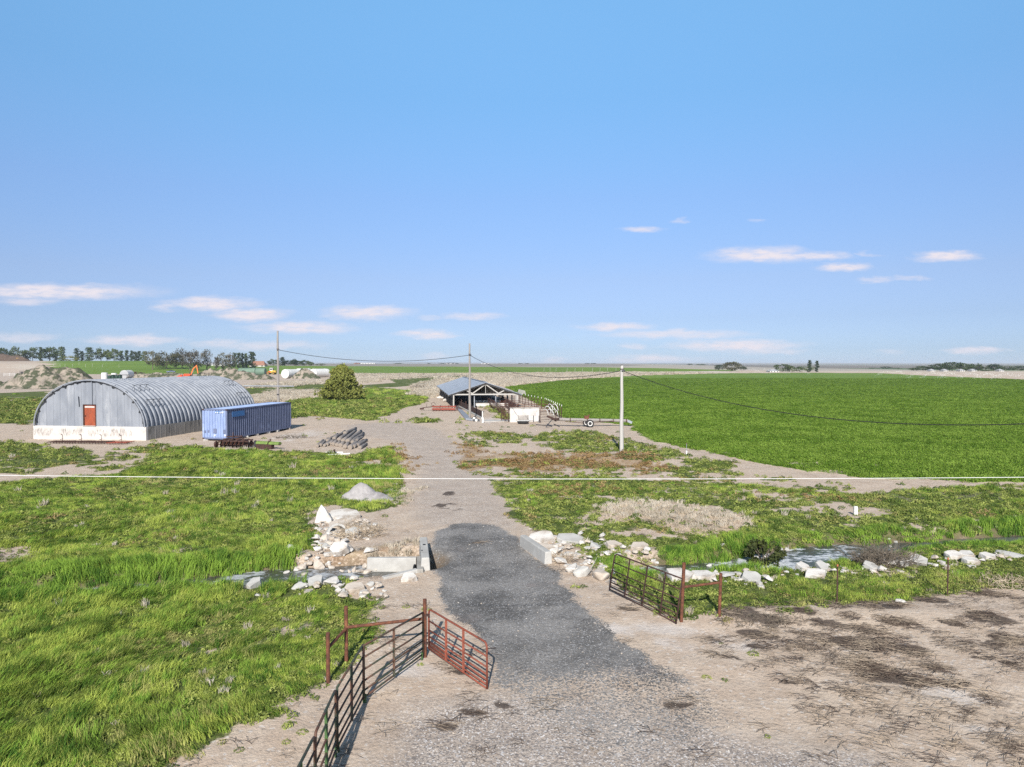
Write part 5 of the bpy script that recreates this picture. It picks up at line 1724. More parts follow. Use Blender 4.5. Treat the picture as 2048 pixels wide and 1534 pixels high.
# rusty plank fence left of the feed lane, on a concrete kerb
fa, fb = P(965, 838), P(915, 812)
t = thing('plank_fence', 'dark rusty sheet fence on a concrete kerb left of the feed lane', 'fence', fa)
k = MB(); k.bar(fa + Vector((0, 0, .09)), fb + Vector((0, 0, .09)), .35, .24); k.build('kerb', MT['concrete_light'], t)
nseg = 5
for i in range(nseg):
    a, b = fa.lerp(fb, i / nseg + .006), fa.lerp(fb, (i + 1) / nseg - .006)
    k = MB(); k.bar(a + Vector((0, 0, .62)), b + Vector((0, 0, .62)), .05, .72)
    for q in range(9):
        c = a.lerp(b, (q + .5) / 9); k.bar(a.lerp(b, q / 9) + Vector((.035, 0, .62)), a.lerp(b, q / 9 + .03) + Vector((.035, 0, .62)), .03, .74)
    k.build('panel', MT['rust_dark'], t)
for i in range(nseg + 1):
    p = fa.lerp(fb, i / nseg); k = MB(); k.tube(p, p + Vector((0, 0, 1.35 if i else 1.0)), .07, n=8); k.build('post', MT['white_paint'] if i == 0 else MT['rust_dark'], t)
# white leaning post at its near end, and the pale slab
p = P(965.5, 846)
tag(MB().tube(p, p + Vector((.02, .1, .62)), .12, .10, n=10).build('bollard', MT['white_paint'], origin=p), 'stubby white post at the near end of the rusty sheet fence', 'post')
g = on(990, 842)
k = MB(); k.prism([(g.x - 1.5, g.y - .8), (g.x + 1.9, g.y - .6), (g.x + 1.7, g.y + 1.2), (g.x - 1.2, g.y + 1.0)], g.z - .1, g.z + .06)
tag(k.build('concrete_pad', MT['concrete_light'], origin=g), 'pale concrete pad lying at the mouth of the feed lane', 'concrete pad')
railfence('pipe_fence', 'rusty pipe fence with weeds at its foot right of the feed lane', 'fence', [P(1010, 836), P(987, 818), P(965, 806)], 1.3, 4, MT['rust'], MT['rust_dark'], 1.9)
railfence('pipe_fence', 'grey pipe fence crossing the pens in front of the barn opening', 'fence', [P(1000, 816), P(1036, 815)], 1.2, 4, MT['rust'], MT['rust_dark'], 1.6)
railfence('pipe_fence', 'rusty pipe fence with pale post tips along the crop field', 'fence', [P(1123, 838), P(1090, 819), P(1034, 805)], 1.5, 3, MT['rust'], MT['rust_dark'], 2.1, tip=MT['white_paint'])
railfence('pipe_fence', 'low dark pipe rails in front of the white bent tubes', 'fence', [P(1080, 846), P(1112, 843)], 1.5, 4, MT['rust_dark'], MT['rust_dark'], 2.2, r=.025)
railfence('pipe_fence', 'tan pipe gate hung beside the white concrete wall', 'gate', [P(1003, 842), P(1017, 844)], 1.45, 6, MT['rust'], MT['rust_dark'], 1.0)
railfence('barred_fence', 'short white barred panels leaning against the white wall', 'fence panel', [P(1056, 845), P(1078, 845)], .75, 4, MT['white_paint'], MT['grey_dark'], .7, r=.03)
wa, wb = P(1020, 844.5), P(1078, 843.5)
k = MB(); k.bar(wa + Vector((0, .1, .80)), wb + Vector((0, .1, .80)), .22, 1.85)
ww = tag(k.build('concrete_wall', MT['white_concrete'], origin=wa, bevel=.02), 'plain whitewashed concrete wall with a dark stained top in front of the pens', 'wall')
k = MB(); k.bar(wa + Vector((0, .1, 1.66)), wb + Vector((0, .1, 1.66)), .224, .12); k.build('stained_top', MT['concrete'], ww)
railfence('pipe_fence', 'tall rusty pipe fence running into the barn behind the white concrete wall', 'fence', [P(1040, 838), P(1000, 806)], 1.5, 4, MT['rust'], MT['rust_dark'], 1.8, r=.03)
railfence('pipe_fence', 'rusty cross fence with thin rails behind the white concrete wall', 'fence', [P(1024, 826), P(1098, 826)], 1.35, 4, MT['rust'], MT['rust_dark'], 1.5, r=.03)
railfence('pipe_fence', 'low grey pipe fence at the mouth of the barn, right side', 'fence', [P(1004, 808), P(1040, 806)], 1.25, 4, MT['galv'], MT['rust_dark'], 1.3, r=.03)
# bent white tubes
for i in range(7):
    g = on(1092 + i * 3.2, 842 - (i % 3) * 4)
    pts = []
    for q in range(9):
        an = math.pi * q / 8
        pts.append(g + Vector((.28 * math.cos(an) * (1 + .2 * (i % 2)) + .1 * i % .3, .1 * q, .35 + (1.1 + .12 * (i % 3)) * math.sin(an * .62 + .35))))
    k = MB(); k.path(pts, .045 if i % 2 else .035, 8)
    tag(k.build('bent_tube', MT['white_paint'], origin=g, smooth=True), 'bent white stall tube in the heap beside the white wall', 'tube', 'bent white tubes beside the white wall')
# trough with slatted crate
g = on(1046, 848)
t = thing('feed_trough', 'black round-bottomed trough with a slatted crate on it before the white wall', 'trough', g)
k = MB(); k.lathe([(.42, 0), (.62, .12), (.70, .36), (.66, .36), (.60, .14), (.40, .06)], 18, Matrix.Translation(g) @ Matrix.Scale(.75, 4, (0, 1, 0))); k.build('tub', MT['black_rubber'], t)
k = MB(); k.bar(g + Vector((-.66, 0, .40)), g + Vector((.66, 0, .40)), .62, .06); k.build('rim_board', MT['white_paint'], t)
k = MB()
for q in range(4): k.bar(g + Vector((-.55, -.22, .52 + q * .14)), g + Vector((.55, -.22, .52 + q * .14)), .03, .10)
for xx in (-.55, .55): k.bar(g + Vector((xx, -.25, .42)), g + Vector((xx, .25, .42)), .05, .05); k.box(g + Vector((xx, 0, .72)), (.05, .5, .62))
k.build('crate', MT['wood_grey'], t)
# irrigation pipes beside the barn pole
for i in range(4):
    a, b = P(943 - i * 3.2, 842 - i * .4), P(916 - i * 1.2, 815.5)
    a.z = b.z = .14
    k = MB(); k.tube(a, b, .13, n=10); o = k.build('irrigation_pipe', MT['galv'], origin=a, smooth=False)
    tag(o, 'long blue grey irrigation pipe lying on the ground beside the barn pole', 'pipe', 'irrigation pipes beside the barn pole')
for i in range(5):
    g = on(948 + (i % 3) * 4.5, 843 - (i // 3) * 3.5)
    k = MB(); k.lathe([(.14, -.3), (.16, -.02), (.16, 0), (.07, 0.01)], 10, Matrix.Translation(g + Vector((0, 0, .16))) @ Matrix.Rotation(math.pi / 2, 4, 'X'))
    tag(k.build('pipe_end', MT['white_paint'] if i % 2 else MT['grey_dark'], origin=g), 'short stub of pipe with a white end lying right of the barn pole', 'pipe', 'pipe stubs right of the barn pole')
for i, (px, py) in enumerate(((885, 799), (892, 804), (879, 797), (889, 796))):
    g = on(px, py); rnd = random.Random(80 + i)
    bm = rock_mesh(1.2, .8, .7, 'rock', rnd); me = bpy.data.meshes.new('rock'); bm.to_mesh(me); bm.free(); me.materials.append(MT['rubble'])
    o = bpy.data.objects.new('rock', me); COL.objects.link(o); o.location = g
    tag(o, 'white concrete lump lying against the left side of the barn', 'rubble', 'rubble left of the barn')


# ------------------------------------------------------------------ farm machines on the ground
def frame_at(px, py, rot=0.0):
    g = on(px, py)
    return g, Matrix.Translation(g) @ Matrix.Rotation(rot, 4, 'Z')


def wheel(T, c, r, w, t, tyre, rimm, axis='Y', name='wheel'):
    R = Matrix.Rotation(math.pi / 2, 4, 'X' if axis == 'Y' else 'Y')
    k = MB(T); k.lathe([(r * .62, -w / 2), (r * .92, -w / 2), (r, -w * .3), (r, w * .3), (r * .92, w / 2), (r * .62, w / 2)], 18, Matrix.Translation(c) @ R)
    o = k.build(name, tyre, t)
    k = MB(T); k.lathe([(r * .15, -w * .46), (r * .45, -w * .50), (r * .64, -w * .55), (r * .64, w * .55), (r * .45, w * .50), (r * .15, w * .46)], 14, Matrix.Translation(c) @ R)
    k.build('rim', rimm, o)
    return o


# auger: long tube on two wheels
def auger():
    a, b = on(1100, 852), on(1258, 858)
    t = thing('grain_auger', 'long grey auger tube lying on a pair of white-rimmed wheels at the crop edge', 'auger', on(1176, 860))
    a = Vector((a.x, 79.0, .78)); b = Vector((b.x + .2, 79.0, .62))
    a.x = (1108 - 1024) / FPX * 79; b.x = (1256 - 1024) / FPX * 79
    k = MB(); k.tube(a, b, .17, n=12); k.build('tube', MT['wood_grey'], t)
    k = MB()
    for s_ in (.02, .22, .45, .62, .8, .98): k.lathe([(.20, -.05), (.20, .05)], 12, Matrix.Translation(a.lerp(b, s_)) @ Matrix.Rotation(math.pi / 2, 4, 'Y'))
    k.build('collar', MT['rust_dark'], t)
    k = MB(); k.bar(b, b + Vector((.45, -.05, -.22)), .34, .26); k.build('spout', MT['galv'], t)
    k = MB(); k.bar(a + Vector((0, 0, .05)), a + Vector((-.75, -.2, .35)), .35, .22); k.bar(a + Vector((-.2, 0, .0)), a + Vector((.5, -.5, .1)), .3, .2); k.build('inlet_box', MT['rust_dark'], t)
    k = MB(); k.tube(a + Vector((-.2, 0, 0)), a + Vector((-1.0, -2.4, -.65)), .05, n=6); k.build('drawbar', MT['grey_dark'], t)
    c = a.lerp(b, .46)
    k = MB()
    for dy in (-1.0, -.1): k.tube(Vector((c.x, c.y + dy, .38)), c + Vector((0, -.15, -.12)), .05, n=6)
    k.tube(Vector((c.x, c.y - 1.1, .38)), Vector((c.x, c.y + .15, .38)), .045, n=6)
    k.tube(Vector((c.x, c.y - .6, .38)), Vector((c.x - 2.6, c.y - .3, .55)), .035, n=6); k.tube(Vector((c.x, c.y - .6, .40)), Vector((c.x + 2.7, c.y - .2, .62)), .035, n=6)
    k.build('axle_frame', MT['rust_dark'], t)
    for dy in (-1.15, .12): wheel(Matrix.Identity(4), Vector((c.x + (.12 if dy < 0 else -.15), c.y + dy, .40)), .42, .18, t, MT['black_rubber'], MT['white_paint'])
    k = MB(); k.box(c + Vector((-.15, 0, .30)), (.5, .3, .35)); k.box(c + Vector((.1, .05, .52)), (.18, .18, .14)); k.build('gearbox', MT['rust'], t)


auger()
for i, (x0, y0, x1, y1) in enumerate(((1072, 850, 1100, 852), (1094, 849, 1104, 854), (1108, 849, 1119, 854), (1112, 851.5, 1160, 852.5))):
    a, b = on(x0, y0, .05), on(x1, y1, .05)
    tag(MB().tube(a, b, .05, n=6).build('scrap_bar', MT['grey_dark'], origin=a), 'dark scrap bar lying on bare ground in front of the auger', 'scrap bar', 'scrap bars by the auger')


def disc_harrow():
    g, T = frame_at(467, 896, -.1)
    t = thing('disc_harrow', 'dark rusty disc harrow parked in front of the blue container', 'disc harrow', g)
    k = MB(T)
    for yy, zz in ((0, .55), (.8, .60)): k.bar((-1.3, yy, zz), (1.35, yy - .1, zz), .12, .12)
    for xx in (-1.0, -.3, .4, 1.0): k.bar((xx, -.2, .58), (xx * .8, 1.1, .62), .10, .10)
    k.bar((-.2, .3, .7), (-.2, .35, 1.25), .06, .06); k.bar((.0, .2, .75), (1.25, -.1, .85), .07, .07); k.bar((-.9, .6, .85), (.5, .6, .92), .10, .10)
    k.build('frame', MT['rust_dark'], t)
    for sgn, yy in ((-1, -.15), (1, .75)):
        for i in range(9):
            xx = -1.4 + i * .35
            d_ = MB(T); M = Matrix.Translation((xx, yy + sgn * .02 * i, .27)) @ Matrix.Rotation(math.pi / 2, 4, 'Y') @ Matrix.Rotation(.22 * sgn, 4, 'X')
            d_.lathe([(.05, 0), (.18, .02), (.27, .06), (.18, .035), (.05, .015)], 14, M); d_.build('disc', MT['rust_dark'], t)
        k = MB(T); k.tube((-1.5, yy - .02 * sgn, .27), (1.5, yy + sgn * .18, .27), .035, n=6); k.build('axle', MT['rust_dark'], t)
    k = MB(T)
    for i in range(7): k.bar((-1.2 + i * .35, .05, .55), (-1.2 + i * .35, -.3, .30), .03, .05)
    k.build('scraper', MT['rust'], t)
    for xx in (-1.45,): wheel(T, Vector((xx, -.1, .28)), .28, .14, t, MT['rust_dark'], MT['rust'], 'X')


def green_implement():
    g, T = frame_at(536, 898, -.30)
    t = thing('seed_hopper', 'lime green farm hopper in two sections on a rusty base', 'farm implement', g)
    for x0, x1, y in ((-1.05, .05, .05), (.22, 1.15, 0)):
        k = MB(T); n = 10; vs = []; fs = []
        for xx in (x0, x1):
            for i in range(n + 1):
                an = math.pi * i / n
                vs.append((xx, y + .24 * math.cos(an), .40 + .22 * math.sin(an)))
        for i in range(n): fs.append((i, i + 1, n + 2 + i, n + 1 + i))
        fs += [tuple(range(n + 1)), tuple(range(2 * n + 1, n, -1)), (0, n + 1, 2 * n + 1, n)]
        k.add(vs, fs); k.build('hood', MT['implement_green'], t)
    k = MB(T); k.box((-.25, -.05, .2), (1.5, .4, .38)); k.bar((-.95, 0, .38), (1.2, 0, .38), .12, .06); k.build('base_plate', MT['rust_dark'], t)
    k = MB(T)
    for xx in (.05, .15, .2): k.bar((xx, .0, .4), (xx + .06, .05, .85), .04, .04)
    k.bar((.0, .02, .62), (.3, .02, .66), .05, .05)
    k.build('bracket', MT['rust_dark'], t)
    k = MB(T); k.box((-1.10, .05, .36), (.08, .55, .5)); k.build('end_plate', MT['grey_dark'], t)


def red_cultivator():
    g, T = frame_at(888, 822, .0)
    t = thing('cultivator', 'faded red cultivator with rows of tines parked left of the barn pole', 'farm implement', g)
    k = MB(T)
    for yy in (0, .7, 1.4): k.bar((-1.75, yy, .62), (1.75, yy, .62), .12, .12)
    for xx in (-1.7, -.6, .6, 1.7): k.bar((xx, -.1, .70), (xx, 1.5, .70), .10, .10)
    k.build('frame', MT['implement_red'], t)
    for yy in (0, .7, 1.4):
        for i in range(8):
            xx = -1.6 + i * .46 + yy * .15
            q = MB(T); q.path([(xx, yy, .6), (xx, yy + .18, .42), (xx, yy + .05, .2), (xx, yy - .08, .02)], [.035, .035, .035, .05], 5); q.build('tine', MT['implement_red'], t)
    q = MB(T); q.tube((-1.7, -.35, .26), (1.7, -.35, .26), .15, n=12); q.build('roller', MT['implement_red'], t)
    q = MB(T); q.bar((-1.7, .3, .6), (-3.2, .3, .45), .10, .10); q.bar((-1.7, .9, .6), (-3.2, .35, .45), .08, .08); q.bar((-3.0, .3, .3), (-3.6, .3, .3), .1, .25); q.bar((-2.6, .3, .5), (-2.6, .3, 1.0), .05, .05)
    q.path([(-1.8, .3, .7), (-1.9, .5, 1.1), (-1.6, .7, 1.25), (-1.3, .9, .9)], .03, 5)
    q.build('hitch', MT['rust_dark'], t)
    q = MB(T); q.bar((1.8, .2, .5), (2.7, .2, .25), .07, .07); q.bar((1.8, .8, .6), (2.8, .6, .2), .07, .07); q.bar((2.2, .1, .9), (1.9, .3, .2), .06, .06); q.build('rear_arm', MT['rust_dark'], t)


def spike_harrows():
    proto = None
    for i, (px, lab, m) in enumerate(((122, 'dark rusty spike harrow section, leftmost of the row below the white base wall', 'rust_dark'),
                                      (160, 'dark rusty spike harrow section lying below the shed door', 'rust_dark'),
                                      (200, 'dark rusty spike harrow section between the door and the red section', 'rust_dark'),
                                      (240, 'red spike harrow section lying at the corner of the shed', 'implement_red'))):
        g, T = frame_at(px, 885.5 + i * .6, -.02)
        t = thing('spike_harrow', lab, 'harrow', g, 'spike harrow sections in front of the shed')
        k = MB(T)
        for yy in (-.55, -.2, .15, .5): k.bar((-.88, yy, .16), (.88, yy + .08, .16), .05, .05)
        for xx in (-.85, -.3, .3, .85): k.bar((xx, -.6, .17), (xx + .1, .6, .17), .05, .04)
        k.build('frame', MT[m], t)
        k = MB(T)
        for yy in (-.55, -.2, .15, .5):
            for q in range(7): k.tube((-.8 + q * .26, yy, .18), (-.8 + q * .26, yy - .02, .0), .016, n=4)
        k.build('tines', MT['rust_dark'], t)
        k = MB(T); k.bar((0, .2, .18), (-.06, .3, .75), .04, .04); k.bar((-.22, .18, .3), (.05, .28, .42), .03, .03); k.bar((-.08, .3, .70), (-.2, .3, .80), .05, .04); k.build('lever', MT['rust_dark'], t)


disc_harrow(); green_implement(); red_cultivator(); spike_harrows()
# small white post, stand pipe, stick
g = on(1711, 1030)
tag(MB().box((g.x, g.y, g.z + .19), (.16, .12, .46)).build('marker_post', MT['white_paint'], origin=g, bevel=.015), 'short square white marker post on a bare patch in the right meadow', 'post')
g = on(1373, 914)
t = thing('stand_pipe', 'thin grey sprinkler stand pipe at the edge of the green crop', 'sprinkler', g)
k = MB(); k.tube(g, g + Vector((0, 0, .95)), .02, n=6); k.build('riser', MT['galv'], t)
k = MB(); k.tube(g + Vector((0, 0, .2)), g + Vector((0, 0, .42)), .05, n=8); k.build('valve', MT['pvc'], t)
k = MB(); k.tube(g + Vector((-.06, 0, .95)), g + Vector((.08, 0, 1.0)), .022, n=6); k.build('nozzle', MT['rust'], t)
for px, py, qx, qy, lab in ((1318, 1034, 1357, 1045, 'dark straight stick lying on the wood chip patch'), (1108, 1461, 1118, 1464, 'short dark stick lying on the gravel in the foreground')):
    a, b = on(px, py, .03), on(qx, qy, .03)
    tag(MB().path([a, a.lerp(b, .5) + Vector((.03, .05, .01)), b], .03 if py < 1100 else .012, 5).build('stick', MT['brush_dark'], origin=a), lab, 'stick')


# ------------------------------------------------------------------ construction yard in the distance
g = on(88, 776)
heap('dirt_mound', g, 27, 20, 6.4, MT['mound'], 'big weedy dirt mound behind the left end of the half-round shed', 'dirt mound', 51,
     [(.0, .1, .8, 1.0), (-.35, .0, .7, .62), (.45, .15, .75, .9), (-.65, -.1, .55, .32), (.15, -.2, .75, .7)], rough=.45, n=90, wl=4)
g = on(455, 759)
heap('dirt_mound', g, 34, 18, 5.2, MT['mound'], 'long low dirt mound behind the shed with dark weeds on its crest', 'dirt mound', 55,
     [(-.45, .1, .55, .9), (.0, .0, .6, 1.0), (.45, -.05, .6, .75), (.85, -.1, .5, .4), (-.85, .1, .35, .4)], rough=.45, n=90, wl=4)
g = on(610, 757)
heap('dirt_mound', g, 15, 9, 4.6, MT['mound'], 'pointed earth heap in front of the white round tanks', 'dirt mound', 57, [(0, 0, .95, 1.0), (.4, 0, .6, .5)], rough=.4, n=60, wl=3)
g = on(10, 722)
heap('dirt_mound', g, 46, 20, 8.2, MT['mound_brown'], 'dark brown earth heap on the hill beside the yellow truck', 'dirt mound', 59, [(-.2, 0, .9, 1.0), (.4, 0, .7, .7)], rough=.3, n=50, wl=8)
for k_, (px, py, w, h, lab) in enumerate(((300, 755, 22, 2.6, 'low rubbish heap of rusty scrap behind the shed roof'), (330, 752, 30, 2.0, 'low bank of weedy earth between scrap and the orange excavator'))):
    g = on(px, py)
    heap('dirt_mound', g, w, 9, h, MT['mound'], lab, 'dirt mound', 61 + k_, [(-.4, 0, .7, .8), (.3, 0, .7, 1.0)], rough=.5, n=50, wl=3)


def cyl_h(name, px, py, wpx, hpx, label, cat, m, length, capm=None, group=None, yaw=0.0, lift=0.0):
    g = on(px, py); mpp = g.y / FPX; r = hpx * mpp / 2
    M = Matrix.Translation(g + Vector((0, 0, r + lift))) @ Matrix.Rotation(yaw, 4, 'Z') @ Matrix.Rotation(-math.pi / 2, 4, 'X')
    k = MB(M); k.lathe([(r * .96, 0), (r, .06 * r), (r, length - .06 * r), (r * .96, length)], 26)
    t = thing(name, label, cat, g, group)
    k.build('shell', m, t, smooth=False)
    e_ = MB(M); e_.lathe([(r * .55, -.03 * r), (r * .955, -.005 * r), (r * .955, .004 * r)], 26); e_.build('end_cap', capm or m, t)
    b_ = MB(M)
    for q in (.2, .8): b_.lathe([(r * 1.01, length * q - .12), (r * 1.025, length * q), (r * 1.01, length * q + .12)], 26)
    b_.build('band', capm or m, t)
    return t


WT = 'white round tanks behind the utility pole'
cyl_h('white_tank', 570, 757, 26, 18.5, 'white round tank lying end on, directly right of the tall pole', 'tank', MT['white_paint'], 9, group=WT, yaw=-.32)
cyl_h('white_tank', 596, 755, 30, 18.0, 'white round tank lying end on, middle of three and half hidden by the earth heap', 'tank', MT['white_paint'], 9, group=WT, yaw=-.32)
cyl_h('white_tank', 626, 755, 26, 17.5, 'white round tank lying end on with its shaded side showing, nearest the juniper', 'tank', MT['white_paint'], 10, group=WT, yaw=-.45)
cyl_h('white_tank', 248, 757, 18, 16.5, 'white round tank with a grey end behind the crown of the shed', 'tank', MT['white_paint'], 7, MT['grey_roof'], yaw=.12)


def tank_v(px, py, wpx, hpx, m, label, name='storage_tank', group=None):
    g = on(px, py); mpp = g.y / FPX; r = wpx * mpp / 2; h = hpx * mpp
    t = thing(name, label, 'tank', g, group)
    k = MB(); k.lathe([(r, 0), (r, h * .93), (r * .9, h * .97), (r * .3, h)], 18, Matrix.Translation(g)); k.build('shell', m, t)
    k = MB(); k.lathe([(r * .18, h * .98), (r * .18, h * 1.05)], 10, Matrix.Translation(g)); k.build('lid', MT['grey_dark'], t)
    k = MB()
    for q in (.3, .62): k.lathe([(r * 1.0, h * q), (r * 1.03, h * (q + .02)), (r, h * (q + .04))], 18, Matrix.Translation(g))
    k.build('hoop', m, t)


tank_v(209, 758, 11.5, 13, MT['white_paint'], 'upright white tank, first of the tanks behind the shed roof')
tank_v(228, 756, 10, 10, MT['white_paint'], 'upright white tank half hidden behind the dark green barrels')
for i in range(4):
    tank_v(219 + i * 7.2, 758.3 - (i % 2) * .5, 7, 7.5 if i % 2 == 0 else 8.6, MT['dark_green'], 'dark green barrel standing in the row behind the shed roof', 'barrel', 'dark green barrels behind the shed')


def box_body(T, c, size, m, name, t, bevel=.06):
    k = MB(T); k.box(c, size); return k.build(name, m, t, bevel=bevel)


def excavator():
    g = on(378, 757); T = Matrix.Translation(g) @ Matrix.Rotation(.15, 4, 'Z')
    t = thing('excavator', 'orange tracked excavator with raised arm on the earth bank', 'excavator', g)
    for yy in (-1.15, 1.15):
        k = MB(T); n = 16; prof = [(-1.9, .45), (-1.6, .85), (1.6, .85), (1.9, .45), (1.6, .05), (-1.6, .05)]
        vs = [(x, yy - .28, z) for x, z in prof] + [(x, yy + .28, z) for x, z in prof]
        k.add(vs, [tuple(range(6)), tuple(range(11, 5, -1))] + [(i, i + 6, (i + 1) % 6 + 6, (i + 1) % 6) for i in range(6)]); k.build('track', MT['grey_dark'], t)
    box_body(T, (-.6, 0, 1.65), (2.6, 2.4, 1.15), MT['orange_red'], 'body', t, .12)
    box_body(T, (-1.8, 0, 1.6), (.7, 2.4, 1.0), MT['orange_red'], 'counterweight', t, .15)
    c = box_body(T, (.7, .7, 2.15), (1.3, 1.0, 1.6), MT['grey_dark'], 'cab', t, .08)
    k = MB(T); k.box((.7, .17, 2.4), (.95, .03, .8)); k.box((1.36, .7, 2.4), (.03, .8, .9)); k.build('window', MT['glass_dark'], c)
    k = MB(T)
    for p, q, w in (((.9, -.2, 1.7), (2.0, -.2, 4.6), .5), ((2.0, -.2, 4.6), (3.6, -.2, 6.1), .45)): k.bar(p, q, .38, w)
    k.build('boom', MT['orange'], t)
    k = MB(T); k.bar((3.45, -.2, 6.3), (4.1, -.2, 2.3), .32, .42); k.build('stick', MT['orange'], t)
    k = MB(T); k.add([(3.7, -.65, 2.3), (4.4, -.65, 2.4), (4.5, -.65, 1.5), (3.9, -.65, 1.2), (3.7, .25, 2.3), (4.4, .25, 2.4), (4.5, .25, 1.5), (3.9, .25, 1.2)],
                     [(0, 1, 2, 3), (7, 6, 5, 4), (1, 5, 6, 2), (2, 6, 7, 3), (0, 3, 7, 4)]); k.build('bucket', MT['rust_dark'], t)
    k = MB(T); k.tube((1.2, -.2, 1.9), (2.3, -.2, 3.9), .11, n=6); k.tube((2.6, -.2, 5.4), (3.6, -.2, 5.9), .10, n=6); k.build('ram', MT['galv'], t)


def loader():
    g = on(543, 749); T = Matrix.Translation(g) @ Matrix.Rotation(math.pi - .1, 4, 'Z')
    t = thing('wheel_loader', 'orange wheel loader with a white cab beside the green tank', 'wheel loader', g)
    for xx in (-1.6, 1.5):
        for yy in (-1.05, 1.05): wheel(T, Vector((xx, yy, .8)), .8, .5, t, MT['black_rubber'], MT['yellow'])
    box_body(T, (-1.3, 0, 1.7), (3.0, 1.7, 1.2), MT['yellow'], 'engine_cover', t, .15)
    box_body(T, (1.2, 0, 1.3), (2.0, 1.3, .8), MT['orange'], 'front_frame', t, .1)
    c = box_body(T, (-.1, 0, 2.9), (1.7, 1.6, 1.5), MT['white_paint'], 'cab', t, .08)
    k = MB(T); k.box((-.1, -.81, 3.05), (1.3, .02, .8)); k.box((-.1, .81, 3.05), (1.3, .02, .8)); k.box((.76, 0, 3.05), (.02, 1.3, .85)); k.box((-.96, 0, 3.05), (.02, 1.3, .85)); k.build('window', MT['glass_dark'], c)
    k = MB(T); k.box((-.1, 0, 3.72), (1.9, 1.75, .12)); k.build('cab_roof', MT['white_paint'], t)
    for yy in (-.5, .5):
        k = MB(T); k.bar((1.1, yy, 2.0), (3.0, yy, .8), .18, .36); k.build('lift_arm', MT['orange'], t)
    k = MB(T); k.add([(2.9, -1.3, .2), (3.9, -1.3, .15), (3.0, -1.3, 1.4), (2.9, 1.3, .2), (3.9, 1.3, .15), (3.0, 1.3, 1.4)], [(0, 1, 2), (5, 4, 3), (0, 2, 5, 3), (0, 3, 4, 1)]); k.build('bucket', MT['orange'], t)


def truck(px, py, yaw, mbody, mcab, label, sc=1.0):
    g = on(px, py); T = Matrix.Translation(g) @ Matrix.Rotation(yaw, 4, 'Z') @ Matrix.Scale(sc, 4)
    t = thing('dump_truck', label, 'dump truck', g)
    for xx in (-2.6, -1.3, 2.0):
        for yy in (-1.0, 1.0): wheel(T, Vector((xx, yy, .6)), .6, .4, t, MT['black_rubber'], mbody)
    k = MB(T); k.add([(-3.6, -1.3, 1.4), (1.2, -1.3, 1.2), (1.2, -1.3, 3.2), (-3.8, -1.3, 2.8), (-3.6, 1.3, 1.4), (1.2, 1.3, 1.2), (1.2, 1.3, 3.2), (-3.8, 1.3, 2.8)],
                     [(0, 1, 2, 3), (7, 6, 5, 4), (1, 5, 6, 2), (0, 3, 7, 4), (0, 4, 5, 1)]); k.build('dump_bed', mbody, t)
    c = box_body(T, (2.2, 0, 2.2), (1.6, 2.2, 1.9), mcab, 'cab', t, .12)
    k = MB(T); k.box((3.01, 0, 2.6), (.03, 1.8, .8)); k.box((2.3, -1.11, 2.6), (.9, .03, .7)); k.box((2.3, 1.11, 2.6), (.9, .03, .7)); k.build('window', MT['glass_dark'], c)
    k = MB(T); k.bar((-3.4, 0, 1.05), (3.0, 0, 1.05), .9, .3); k.build('chassis', MT['grey_dark'], t)


def pickup():
    g = on(342, 746); T = Matrix.Translation(g) @ Matrix.Rotation(.3, 4, 'Z')
    t = thing('pickup_truck', 'dark pickup truck parked in front of the bare olive trees', 'pickup truck', g)
    for xx in (-1.7, 1.7):
        for yy in (-.9, .9): wheel(T, Vector((xx, yy, .4)), .4, .26, t, MT['black_rubber'], MT['galv'])
    box_body(T, (0, 0, .95), (5.4, 1.9, .65), MT['blue'], 'body', t, .15)
    k = MB(T); k.add([(-.9, -.85, 1.25), (1.5, -.85, 1.25), (1.0, -.75, 1.9), (-.7, -.75, 1.9), (-.9, .85, 1.25), (1.5, .85, 1.25), (1.0, .75, 1.9), (-.7, .75, 1.9)],
                     [(0, 1, 2, 3), (7, 6, 5, 4), (1, 5, 6, 2), (0, 3, 7, 4), (3, 2, 6, 7)]); k.build('cab', MT['glass_dark'], t)


def telehandler():
    g = on(44, 753); T = Matrix.Translation(g) @ Matrix.Rotation(.1, 4, 'Z')
    t = thing('skid_loader', 'small dark grey loader with a roll cage standing in the gravel yard', 'loader', g)
    for xx in (-.9, .9):
        for yy in (-.8, .8): wheel(T, Vector((xx, yy, .5)), .5, .36, t, MT['black_rubber'], MT['grey_dark'])
    box_body(T, (0, 0, 1.0), (2.9, 1.5, .8), MT['grey_dark'], 'body', t, .1)
    k = MB(T)
    for xx in (-.7, .7):
        for yy in (-.65, .65): k.bar((xx, yy, 1.3), (xx, yy, 2.9), .12, .12)
    k.box((0, 0, 2.95), (1.8, 1.6, .14)); k.build('roll_cage', MT['grey_dark'], t)
    k = MB(T); k.box((0, 0, 1.9), (1.0, .9, 1.0)); k.build('seat', MT['black_rubber'], t)
    k = MB(T); k.bar((1.4, 0, .9), (2.6, 0, .5), 1.6, .3); k.box((2.7, 0, .45), (.5, 2.0, .7)); k.build('bucket', MT['grey_dark'], t)


excavator(); loader(); pickup(); telehandler()
truck(38, 722, 1.9, MT['yellow'], MT['yellow'], 'yellow dump truck parked beside the grey roofed shed on the hill')
# red attachments beside the excavator
g = on(361, 757)
t = thing('machine_attachment', 'bright red steel attachment lying left of the orange excavator', 'machine part', g)
k = MB(Matrix.Translation(g)); k.box((0, 0, .6), (3.0, 1.5, .9)); k.build('housing', MT['orange_red'], t, bevel=.15)
k = MB(Matrix.Translation(g)); k.tube((-.8, 0, 1.0), (.9, 0, 1.5), .4, n=10); k.build('drum', MT['orange_red'], t)
